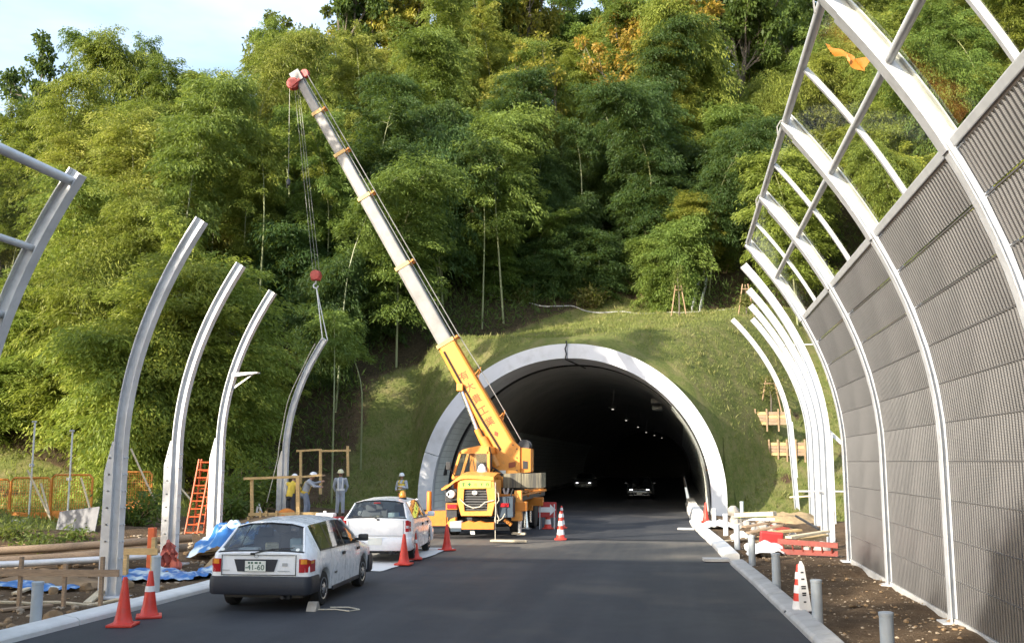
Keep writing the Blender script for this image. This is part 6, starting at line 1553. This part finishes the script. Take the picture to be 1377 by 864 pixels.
for k, (x, y, lb) in enumerate(((2.30, 12.41, 'grey pipe stub at the bottom edge of the picture on the right verge'), (1.93, 15.6, 'grey pipe stub beside the white sleeved cone'), (1.74, 19.89, 'grey pipe stub left of the red ladder frame lying on the verge'), (1.60, 24.4, 'grey pipe stub next to the red board on the right verge'), (1.50, 28.84, 'grey pipe stub beside the pale sheet on the right verge'), (1.40, 33.6, 'white pipe stub at the orange earth close to the tunnel'), (1.20, 38.8, 'white pipe stub second from the tunnel ring'), (2.55, 44.4, 'grey pipe stub standing right at the tunnel pier'), (-9.29, 13.59, 'grey pipe stub in front of the batter board at the left edge'), (-9.37, 17.1, 'grey pipe stub beside the red cloth on the left verge'))):
    z = T(x, y) - .06
    t = thing('pipe_stub', lb, 'pipe', (x, y, z), 0, 'pipe stubs along the verges')
    m = M['pvc'] if k not in (5, 6) else M['white']
    obj('tube', MB().lathe([(.080, 0), (.080, .74), (.074, .745), (.070, .735), (.070, .60), (.001, .60)], n=20), m, t, True)
    obj('rim', MB().lathe([(.081, .700), (.086, .705), (.086, .738), (.081, .742)], n=20), m, t, True)
# arrow board
p = on_y(735.5, 684, 36.0)
ab = thing('arrow_board', 'red board with a white arrow pointing right beside the cones', 'sign', (p.x, 36.0, 0))
obj('board', MB().bbox((0, 0, .70), (.66, .03, .54), .008), M['red'], ab, rot=(R(-8), 0, 0))
obj('arrow', MB().prism([(-.31, .61), (.10, .61), (.10, .50), (.31, .70), (.10, .90), (.10, .79), (-.31, .79)], -.024, -.016), M['white'], ab, rot=(R(-8), 0, 0))
obj('stand', MB().bar((-.26, -.02, .02), (-.26, .08, .9), .03).bar((.26, -.02, .02), (.26, .08, .9), .03).bar((-.26, .45, .02), (-.26, .09, .8), .025).bar((.26, .45, .02), (.26, .09, .8), .025), M['steel'], ab)

# ------------------------------------------------------------------ left hand works
def plankobj(a, b, w, h, m, label, cat='plank', name='plank', group=None):
    a, b = Vector(a), Vector(b); d = b - a; mid = (a + b) / 2
    o = obj(name, MB().bbox((0, 0, 0), (d.length, w, h), min(w, h) * .12), m, None, loc=mid); o.rotation_euler = d.to_track_quat('X', 'Z').to_euler(); return tag(o, label, cat, group)
bb = thing('batter_board', 'weathered low timber rail on three stakes at the left edge', 'timber rail', (-11, 15.2, T(-11, 15.2)))
def wp(px, py, y, o): return on_y(px, py, y) - Vector(o.location)
obj('rail', MB().bar(wp(-60, 769, 15.2, bb), wp(160, 770, 15.2, bb), .03, .11), M['wood_old'], bb)
for px in (-45, 29, 88, 138):
    a = wp(px, 748 if px != 88 else 757, 15.23, bb); obj('stake', MB().bar((a.x, .04, -.15), (a.x, .04, a.z), .055), M['wood_old'], bb)
bb2 = thing('timber_stand', 'fresh orange brown timber rail on a post behind the two near cones', 'timber rail', (-10.3, 19.2, T(-10.3, 19.2)))
obj('rail', MB().bar(wp(168, 741, 19.2, bb2), wp(212, 741, 19.2, bb2), .04, .13), M['wood'], bb2)
for px, t in ((207.5, 722), (170, 738)):
    a = wp(px, t, 19.24, bb2); obj('post', MB().bar((a.x, .05, -.2), (a.x, .05, a.z), .085), M['wood'], bb2)
tag(obj('red_post', MB().bbox((0, 0, .45), (.16, .12, 1.1), .02), M['ladder'], None, loc=(on_y(204, 735, 20.4).x, 20.4, T(-10.8, 20.4) - .05)), 'short red post beside the fresh timber rail', 'post')
def heap(name, cx, cy, rx, ry, h, m, seed, n=26, rough=.35):
    def fn(u, v):
        x, y = (u - .5) * 2, (v - .5) * 2; d = math.hypot(x, y); k = max(0, 1 - d * d); X, Y = cx + x * rx, cy + y * ry
        return (X, Y, T(X, Y) - .10 + h * k ** .8 * (1 + rough * 1.6 * fbm(X + seed, Y, 1.4, 4)) + .06 * fbm(X, Y + seed, 5, 2))
    return obj(name, MB().grid(n, n, fn), m, None, True, angle=80)
def tarp(cx, cy, rx, ry, h, seed, label, m=None):
    def fn(u, v):
        x, y = (u - .5) * 2, (v - .5) * 2; X, Y = cx + x * rx * (1 + .2 * fbm(v * 3 + seed, u, 2, 2)), cy + y * ry * (1 + .3 * fbm(u * 3, v + seed, 2, 2))
        k = max(0, 1 - (x * x + y * y) * .55)
        return (X, Y, T(X, Y) + .03 + h * k * (.7 + 1.3 * abs(fbm(X * 1.3 + seed, Y * 1.3, 1.1, 4))) + .10 * abs(mnoise.noise(Vector((X * 4, Y * 4, seed)))))
    return tag(obj('tarpaulin', MB().grid(34, 26, fn), m or M['tarp'], None, True, angle=70), label, 'tarpaulin')
tarp(-10.9, 24.2, 1.05, 1.0, .85, 3, 'crumpled blue and white tarpaulin heaped by the second left post')
tarp(-10.6, 19.6, 1.0, .7, .10, 9, 'flat blue and white tarpaulin on the ground behind the near cones')
tarp(-13.1, 17.6, 1.9, .45, .08, 14, 'long blue tarpaulin strip behind the weathered rail at left')
tarp(-9.75, 20.7, .55, .5, .06, 21, 'pale blue sheet scrap on the verge left of the nearest wagon')
tag(heap('earth_heap', -9.9, 22.3, 1.0, 1.3, .55, M['sand'], 4), 'heap of yellowish earth left of the nearest wagon', 'earth heap')
tag(heap('earth_heap', -12.2, 18.2, 1.6, .9, .32, M['soil'], 8), 'low brown earth heap between the rail and blue strip', 'earth heap')
tag(heap('earth_heap', -13.6, 33.6, 2.4, 1.6, .35, M['soil'], 12), 'brown earth heap round the foot of the hoisted post', 'earth heap')
tag(obj('red_cloth', MB().grid(12, 12, lambda u, v: (on_y(232, 700, 20.9).x + (u - .5) * .6 * (1 - .55 * v) + .07 * mnoise.noise(Vector((u * 5, v * 5, 1))), 20.9 + .16 * mnoise.noise(Vector((u * 6, v * 4, 8))) - v * .1, T(-10, 20.9) + .02 + .62 * v + .10 * mnoise.noise(Vector((u * 5, v * 3, 4))) - .25 * abs(u - .5))), M['pink_cloth'], None, True), 'orange red cloth draped by the second left post foot', 'cloth')
# long poles lying at the left
for k, (a, b, lb, m, w) in enumerate((((-16.0, 19.4, .42), (-11.4, 22.4, .62), 'uppermost long timber pole lying behind the left rail', M['wood_old'], .15), ((-16.0, 19.1, .22), (-11.3, 22.0, .44), 'lower long timber pole lying behind the left rail', M['wood_old'], .15), ((-16.2, 18.7, .20), (-11.6, 21.7, .28), 'pale pipe lying along the timber poles at left', M['steel'], .12))):
    o = obj('timber_pole', MB().tube([a, lerp(Vector(a), Vector(b), .5) + Vector((0, 0, -.02)), b], w * .6, 10), m, None, True)
    tag(o, lb, 'pole')
a_, b_ = on_z(-20, 806, .1), on_z(232, 799, .12); tag(obj('marking_strip', MB().tube([Vector((lerp(a_.x, b_.x, t), lerp(a_.y, b_.y, t), T(lerp(a_.x, b_.x, t), lerp(a_.y, b_.y, t)) + .05 + .02 * math.sin(t * 20))) for t in np.linspace(0, 1, 14)], .03, 6), M['wood_pale'], None, True), 'thin pale batten line lying along the left verge', 'batten')
for k, (a, b, w, h, m, lb) in enumerate((((2, 812), (70, 806), .16, .03, 'wood_old', 'thin weathered board on the earth under the batter rail'), ((168, 770), (212, 764), .22, .03, 'wood_pale', 'pale board lying behind the second near cone'), ((100, 752), (150, 749), .2, .04, 'wood', 'tan board lying between poles and the nearest left post'), ((20, 790), (52, 782), .12, .04, 'wood_pale', 'short pale offcut at the blue strip on the left verge'), ((236, 792), (272, 783), .15, .03, 'wood_old', 'brown offcut beside the kerb just left of the nearest wagon'), ((118, 798), (136, 790), .14, .04, 'wood_pale', 'short pale offcut at the foot of the nearest left post'), ((262, 744), (300, 741), .2, .04, 'wood', 'tan board half hidden behind the nearest wagon'))):
    p, q = on_z(*a, .15), on_z(*b, .15); plankobj((p.x, p.y, T(p.x, p.y) + .05), (q.x, q.y, T(q.x, q.y) + .07), w, h, M[m], lb)
r5 = random.Random(77)
for k in range(22):
    x, y = r5.uniform(-13.8, -9.4), r5.uniform(13.2, 22); s = .04 + .11 * r5.random() ** 2
    bm = bmesh.new(); bmesh.ops.create_icosphere(bm, subdivisions=2, radius=s)
    for v in bm.verts: v.co *= 1 + .45 * mnoise.noise(v.co * (1.1 / s) + Vector((k * 5, 3, 0)))
    me = bpy.data.meshes.new('rock'); bm.to_mesh(me); bm.free()
    tag(link('rock', me, M['boulder'] if k % 4 == 0 else M['soil'], None, (x, y, T(x, y) + s * .3), (0, 0, k)), 'broken rock or lump lying on the left verge', 'rock', 'rocks on the left verge')
# red ladder leaning on the third post
def ladder(name, A, B, w, n, m, label, side, r=.035, parent=None):
    A, B, side = Vector(A), Vector(B), Vector(side).normalized(); t = thing(name, label, 'ladder', A)
    for s in (1, -1): obj('stile', MB().bar(side * (s * w / 2), B - A + side * (s * w / 2), .032, .055), m, t)
    for k in range(n): q = (B - A) * ((k + .6) / n); obj('rung', MB().tube([q - side * w / 2, q + side * w / 2], r * .55, 6), m, t)
    return t
A = on_y(256, 722, 26.9); B = on_y(276, 617, 27.2); ladder('ladder', A, B, .34, 10, M['ladder'], 'orange red ladder leaning on the third left post', (1, .25, 0))
A = on_y(266, 722, 27.1); B = on_y(278.5, 617, 27.3); ladder('ladder', A, B, .30, 9, M['ladder'], 'second orange red ladder half behind the leaning one', (1, .25, 0))
# orange site fence with mesh, poles and braces
def fence_panel(px0, px1, y, ptop, pmid, pbot, label):
    a, b = on_y(px0, ptop, y), on_y(px1, ptop, y); m_, c = on_y(px0, pmid, y).z, on_y(px0, pbot, y).z
    t = thing('site_fence', label, 'fence', ((a.x + b.x) / 2, y, c), 0, 'orange fence panels'); L = b.x - a.x; H = a.z - c; hm = m_ - c
    obj('frame', MB().tube([(-L/2, 0, 0), (-L/2, 0, H - .1), (-L/2 + .1, 0, H), (L/2 - .1, 0, H), (L/2, 0, H - .1), (L/2, 0, 0)], .035, 8), M['fence_orange'], t, True)
    obj('kick_board', MB().bbox((0, .02, hm / 2), (L - .08, .03, hm), .006), M['fence_orange'], t)
    mb = MB(); nv, nh = int(L / .085), int((H - hm) / .085)
    for k in range(1, nv): mb.bar((-L/2 + L * k / nv, 0, hm), (-L/2 + L * k / nv, 0, H), .010)
    for k in range(1, nh): mb.bar((-L/2, 0.006, hm + (H - hm) * k / nh), (L/2, .006, hm + (H - hm) * k / nh), .010)
    obj('wire_mesh', mb, M['fence_orange'], t)
fence_panel(-58, 14, 29.4, 644, 690, 722, 'orange mesh fence panel cut by the left picture edge')
fence_panel(16, 69, 29.0, 642, 688, 718, 'orange mesh fence panel crossed by the first scaffold pole')
fence_panel(71, 125, 28.8, 638, 686, 712, 'orange mesh fence panel behind the leaning grey sheet')
fence_panel(150, 205, 33.5, 634, 672, 692, 'orange fence panel between the first two left posts, half hidden by stems')
tag(obj('grey_board', MB().bbox((0, 0, 0), (1.28, .03, .78), .008), M['grey_sheet'], None, loc=on_y(104, 701, 27.0), rot=(R(-24), R(-7), 0)), 'grey sheet leaning against the orange fence', 'sheet')
tag(obj('junction_box', MB().bbox((0, 0, 0), (.34, .2, .40), .02).bbox((-.09, -.11, .0), (.13, .03, .34), .01).bbox((.09, -.11, 0), (.13, .03, .34), .01), M['grey_metal'], None, loc=on_y(25, 707, 27.6)), 'small grey box hung on the orange fence at far left', 'box')
for px, t0, t1, y, lb in ((39, 566, 690, 28.7, 'galvanised scaffold pole standing at far left behind the fence'), (91, 578, 688, 28.5, 'galvanised scaffold pole right of the first, standing by the fence')):
    t = thing('scaffold_pole', lb, 'pole', on_y(px, t1, y)); h = on_y(px, t0, y).z - on_y(px, t1, y).z
    obj('tube', MB().tube([(0, 0, -.6), (0, 0, h)], .028, 8), M['steel'], t, True); obj('clamp', MB().bbox((0, -.03, h * .52 if px < 60 else h * .40), (.12, .12, .10), .02).bbox((-.02, 0, h - .02), (.14, .09, .06), .02), M['steel'], t)
for a, b, y, lb in (((37, 632), (75, 712), 28.3, 'long pale brace leaning from the first scaffold pole down to the grey sheet'), ((55, 650), (66, 690), 28.4, 'short pale brace behind the long leaning brace'), ((109, 642), (121, 684), 28.4, 'pale rod leaning behind the grey sheet'), ((176, 603), (214, 686), 30.5, 'pale rod leaning between first and second left posts'), ((236, 648), (257, 672), 31, 'pale rod leaning right of the second left post')):
    tag(obj('brace_rod', MB().tube([on_y(*a, y), on_y(*b, y - .3)], .032, 8), M['wood_pale'], None, True), lb, 'rod')
# timber guard frames where the men work
g1 = thing('guard_frame', 'yellowish timber guard frame in front of the two workers at the hoisted post', 'timber frame', (on_y(370, 690, 32.6).x, 32.6, T(-13.5, 32.6)))
def gb(a, b, w, nm, m=M['wood'], dy=0.0, g_=g1, y=32.6): obj(nm, MB().bar(wp(*a, y + dy, g_), wp(*b, y + dy, g_), w, w * .75), m, g_)
gb((328, 643), (404, 640.5), .11, 'rail'); gb((338.5, 642), (339, 712), .10, 'post', dy=.07); gb((400.5, 640), (401, 712), .12, 'post', dy=-.08)
gb((335, 691), (428, 690), .13, 'rail', dy=.06); gb((404, 641), (433, 638), .09, 'rail', dy=.3)
for px in (334, 350, 358, 372, 437): gb((px, 686 if px > 340 else 694), (px, 712), .07, 'stake', dy=-.06)
g2 = thing('guard_frame', 'paler timber guard frame standing behind the workers', 'timber frame', (on_y(432, 680, 37.5).x, 37.5, T(-15, 37.5)))
def gc(a, b, w, nm): obj(nm, MB().bar(wp(*a, 37.5, g2), wp(*b, 37.5, g2), w, w * .75), M['wood_old'] if nm == 'brace' else M['wood'], g2)
gc((399, 606), (431, 604), .10, 'rail'); gc((431.5, 606), (471, 605), .10, 'rail'); gc((431, 603), (431, 664), .10, 'post'); gc((404.5, 605), (404.5, 650), .09, 'post'); gc((467.5, 599), (468, 640), .09, 'post'); gc((405, 641), (437, 638.5), .08, 'brace')
tag(obj('step_ladder', MB().bar(on_y(347, 677, 33.4), on_y(343, 705, 33.4), .05).bar(on_y(347.5, 677, 33.4), on_y(357, 705, 33.3), .05).bar(on_y(345.5, 688, 33.4), on_y(351.5, 688, 33.35), .035).bar(on_y(344.5, 697, 33.4), on_y(354, 697, 33.35), .035), M['white']), 'small white step ladder inside the timber guard frame', 'ladder')
tag(obj('tool_sack', MB().lathe([(.10, 0), (.30, .03), (.33, .18), (.26, .34), (.10, .42), (.001, .43)], on_y(385, 700, 32.9) * 1.0, 16), M['crane_orange'], None, True), 'orange brown sack under the lower rail of the guard frame', 'sack')
gx = on_y(441, 697, 29.8); gen = thing('generator', 'red tubular frame machine with pale top beside the beacon wagon', 'machine', (gx.x, 29.8, T(gx.x, 29.8)))
mb = MB()
for dx in (-.40, .40):
    for dy in (-.25, .25): mb.tube([(dx, dy, .0), (dx, dy, .66)], .03, 8)
for z in (.05, .34, .64):
    mb.tube([(-.40, -.25, z), (.40, -.25, z), (.40, .25, z), (-.40, .25, z), (-.40, -.25, z)], .028, 8)
obj('frame', mb, M['red'], gen, True); obj('engine', MB().bbox((-.02, 0, .30), (.62, .38, .40), .05), M['machine_dark'], gen); obj('tank', MB().bbox((-.06, 0, .72), (.56, .34, .12), .04).lathe([(.05, 0), (.05, .05), (.03, .06)], (-.1, 0, .78), 12), M['white'], gen)
obj('red_cover', MB().bbox((.12, -.06, .22), (.40, .34, .30), .05), M['red'], gen)

# ------------------------------------------------------------------ right hand verge: timber, ladders, rubble
tag(heap('earth_heap', 4.5, 43.0, 1.2, 1.8, .42, M['sand'], 31, 34, .55), 'heap of yellow earth at the foot of the right bank', 'earth heap')
tag(heap('earth_heap', 1.9, 33.0, .75, 3.0, .12, M['soil'], 37, 22), 'low orange brown earth strip beside the right kerb', 'earth heap')
def rp3(px, py, z): return on_z(px, py, z)
for k, (a, b, w, h, m, lb) in enumerate((
    ((990, 692, .45), (1042, 690, .55), .34, .16, 'wood_pale', 'thick pale board, topmost on the rubble beside the tunnel pier'), ((1000, 697, .3), (1038, 698, .35), .30, .10, 'white', 'white painted board under the thick pale one'),
    ((1005, 716, .25), (1050, 706, .45), .22, .05, 'wood_old', 'brown plank slanting up over the rubble'), ((1030, 716, .3), (1075, 712, .35), .26, .06, 'wood', 'tan plank lying across the rubble heap'),
    ((1060, 722, .42), (1112, 714, .5), .20, .06, 'wood_pale', 'pale plank above the red ladder frame'), ((1068, 727, .32), (1110, 719, .34), .20, .06, 'wood', 'tan plank just under the pale plank by the ladder frame'),
    ((972, 727, .1), (990, 725, .12), .12, .03, 'wood_pale', 'small pale batten on the orange earth'), ((1000, 708, .3), (1030, 703, .4), .24, .05, 'wood_old', 'weathered plank behind the red reinforcing frame'))):
    plankobj(rp3(*a), rp3(*b), w, h, M[m], lb)
plankobj(on_y(1070, 693, 33), on_y(1101, 711, 31), .06, .06, M['machine_dark'], 'black bar propped on the rubble by the free posts', 'bar', 'steel_bar')
plankobj(on_y(1062, 668, 43), on_y(1096, 666, 42.5), .07, .06, M['wood_pale'], 'thin batten spanning toward the free posts', 'batten', 'batten')
A, B = on_z(1046, 727, .38), on_z(1127, 733, .34); A2, B2 = on_z(1050, 741, .12), on_z(1127, 744, .12)
fl = thing('lying_ladder', 'dull red ladder frame lying on its side against the noise wall', 'ladder', A)
obj('stile', MB().bar((0, 0, 0), B - A, .05, .13), M['rust_red'], fl); obj('stile', MB().bar(A2 - A, B2 - A, .05, .13), M['rust_red'], fl)
for k in range(6): t = (k + .4) / 6; obj('rung', MB().tube([(B - A) * t, lerp(A2 - A, B2 - A, t)], .022, 8), M['rust_red'], fl)
A, B = on_z(1036, 706, .35), on_z(1062, 710, .3)
ff = thing('reinforcing_frame', 'small red reinforcing frame lying on the planks', 'frame', A)
for k in range(3): obj('bar', MB().tube([Vector((0, -.25 * k, -.03 * k)), B - A + Vector((0, -.25 * k, -.03 * k))], .025, 6), M['rust_red'], ff)
obj('tie', MB().tube([(0, 0, 0), (0, -.5, -.06)], .02, 6).tube([B - A, B - A + Vector((0, -.5, -.06))], .02, 6), M['rust_red'], ff)
p = on_z(1036, 740, .0); tag(obj('red_board', MB().bbox((0, 0, .28), (.62, .12, .52), .05), M['red'], None, loc=(p.x, p.y, T(p.x, p.y) + .02), rot=(R(10), R(5), 0)), 'red plastic board standing at the left end of the ladder frame', 'board')
tarp(2.1, 27.5, .48, .9, .28, 44, 'pale sheet bundled beside the third grey pipe stub', M['sandbag']); tarp(1.75, 31.6, .30, .55, .32, 47, 'white sheet heaped by the orange earth on the right', M['sandbag'])
tarp(1.25, 37.6, .62, .7, .22, 52, 'white sheet over the kerb end near the tunnel', M['sandbag'])
r4 = random.Random(12)
for k in range(16):
    x, y = r4.uniform(1.9, 3.8), r4.uniform(27, 42); s = r4.uniform(.10, .26)
    bm = bmesh.new(); bmesh.ops.create_icosphere(bm, subdivisions=2, radius=s)
    for v in bm.verts: v.co *= 1 + .45 * mnoise.noise(v.co * (2.2 / s) * .5 + Vector((k * 7, 0, 0)))
    me = bpy.data.meshes.new('rock'); bm.to_mesh(me); bm.free()
    tag(link('rock', me, M['boulder'], None, (x, y, T(x, y) + s * .35 + (.3 if y > 41 else 0)), (0, 0, k)), 'broken rock lying among the boards on the right verge', 'rock', 'rocks on the right verge')
# retaining boards, staked saplings, gutters on the bank
def sapling(px, y, top, label, col, w=1.0, base_py=None):
    
    if base_py: q = on_terrain(px, base_py); y = q.y
    x = on_y(px, 500, y).x; z = T(x, y); h = on_y(px, top, y).z - z
    t = thing('staked_sapling', label, 'sapling', (x, y, z))
    obj('trunk', MB().tube([(0, 0, -.1), (.03, 0, h * .4), (-.05, .02, h * .75), (.02, 0, h)], [.045, .035, .02, .008], 6), M['bark'], t)
    mb = MB()
    for dx, dy in ((-.55, -.2), (.5, -.25), (.05, .5)): mb.tube([(dx * w, dy * w, -.05), (dx * .35 * w, dy * .35 * w, 1.75)], .035, 6)
    mb.tube([(-.32 * w, -.1, 1.45), (.32 * w, -.1, 1.45)], .03, 6); obj('prop', mb, M['stake'], t)
    rng = np.random.default_rng(int(px)); n = 420; br = rng.uniform(.45, 1.02, n); C = np.stack([rng.normal(size=n) * .28 * w, rng.normal(size=n) * .28 * w, h * br], 1)
    L = rng.uniform(.09, .2, n); o = link('leaves', leaf_mesh('leaves', C, rng.normal(size=(n, 3)), L, L * .5, np.clip(rng.normal(.5, .25, n), 0, 1)), None, t); o.color = col + (1,)
sapling(1035, 55.0, 505, 'staked sapling on the sunny bank above the board terraces', (0.16, 0.15, 0.05), 1.0, 550); sapling(915, 60.2, 358, 'staked sapling at the top edge of the grass bank', (0.12, 0.14, 0.035), .8, 424); sapling(1006, 60.5, 398, 'staked sapling near the head of the free posts', (0.14, 0.14, 0.04), .8, 423)
def terrace(px0, px1, py, y, label):
    y = on_terrain((px0 + px1) / 2, py + 6).y - .45; a, b = on_y(px0, py, y), on_y(px1, py, y); t = thing('board_terrace', label, 'retaining boards', ((a.x + b.x) / 2, y, a.z)); L = b.x - a.x
    for k in range(4):
        for h in range(2): obj('board', MB().bbox(((h - .5) * L / 2, .01 * k, -.30 + k * .165), (L / 2 - .02, .05, .155), .01), M['wood_old'] if (k + h) % 3 else M['wood'], t)
    for k in range(5): obj('stake', MB().bar(((k / 4 - .5) * L, -.06, -.7), ((k / 4 - .5) * L, -.06, .42), .07), M['stake'], t)
terrace(1000, 1062, 561, 52.9, 'upper row of retaining boards on the right bank'); terrace(1034, 1082, 602, 51.2, 'lower row of retaining boards on the right bank')
def on_bank(px, y): x = on_y(px, 430, y).x; return Vector((x, y, T(x, y)))
gt = thing('gutter', 'short concrete gutter running up the slope right of the staked sapling', 'gutter', on_bank(938, 61.0)); o0 = Vector(gt.location)
a, b = on_bank(936, 60.8) - o0, on_bank(948, 65.0) - o0
for k in range(5):
    q0, q1 = lerp(a, b, k / 5), lerp(a, b, (k + .96) / 5); n_ = (b - a).normalized(); s_ = n_.cross(Vector((0, 0, 1))).normalized()
    for w in (-.24, .24): obj('gutter_wall', MB().bar(q0 + s_ * w + Vector((0, 0, .14)), q1 + s_ * w + Vector((0, 0, .14)), .07, .30), M['concrete_white'], gt)
mb = MB(); pts = [on_bank(px, 60.6 + .15 * math.sin(px * .1)) + Vector((0, 0, .03)) for px in np.linspace(640, 995, 60)]
tag(obj('edge_kerb', MB().tube(pts, .035, 6), M['concrete'], None, True), 'thin pale edging line along the crest of the grass bank', 'edging')
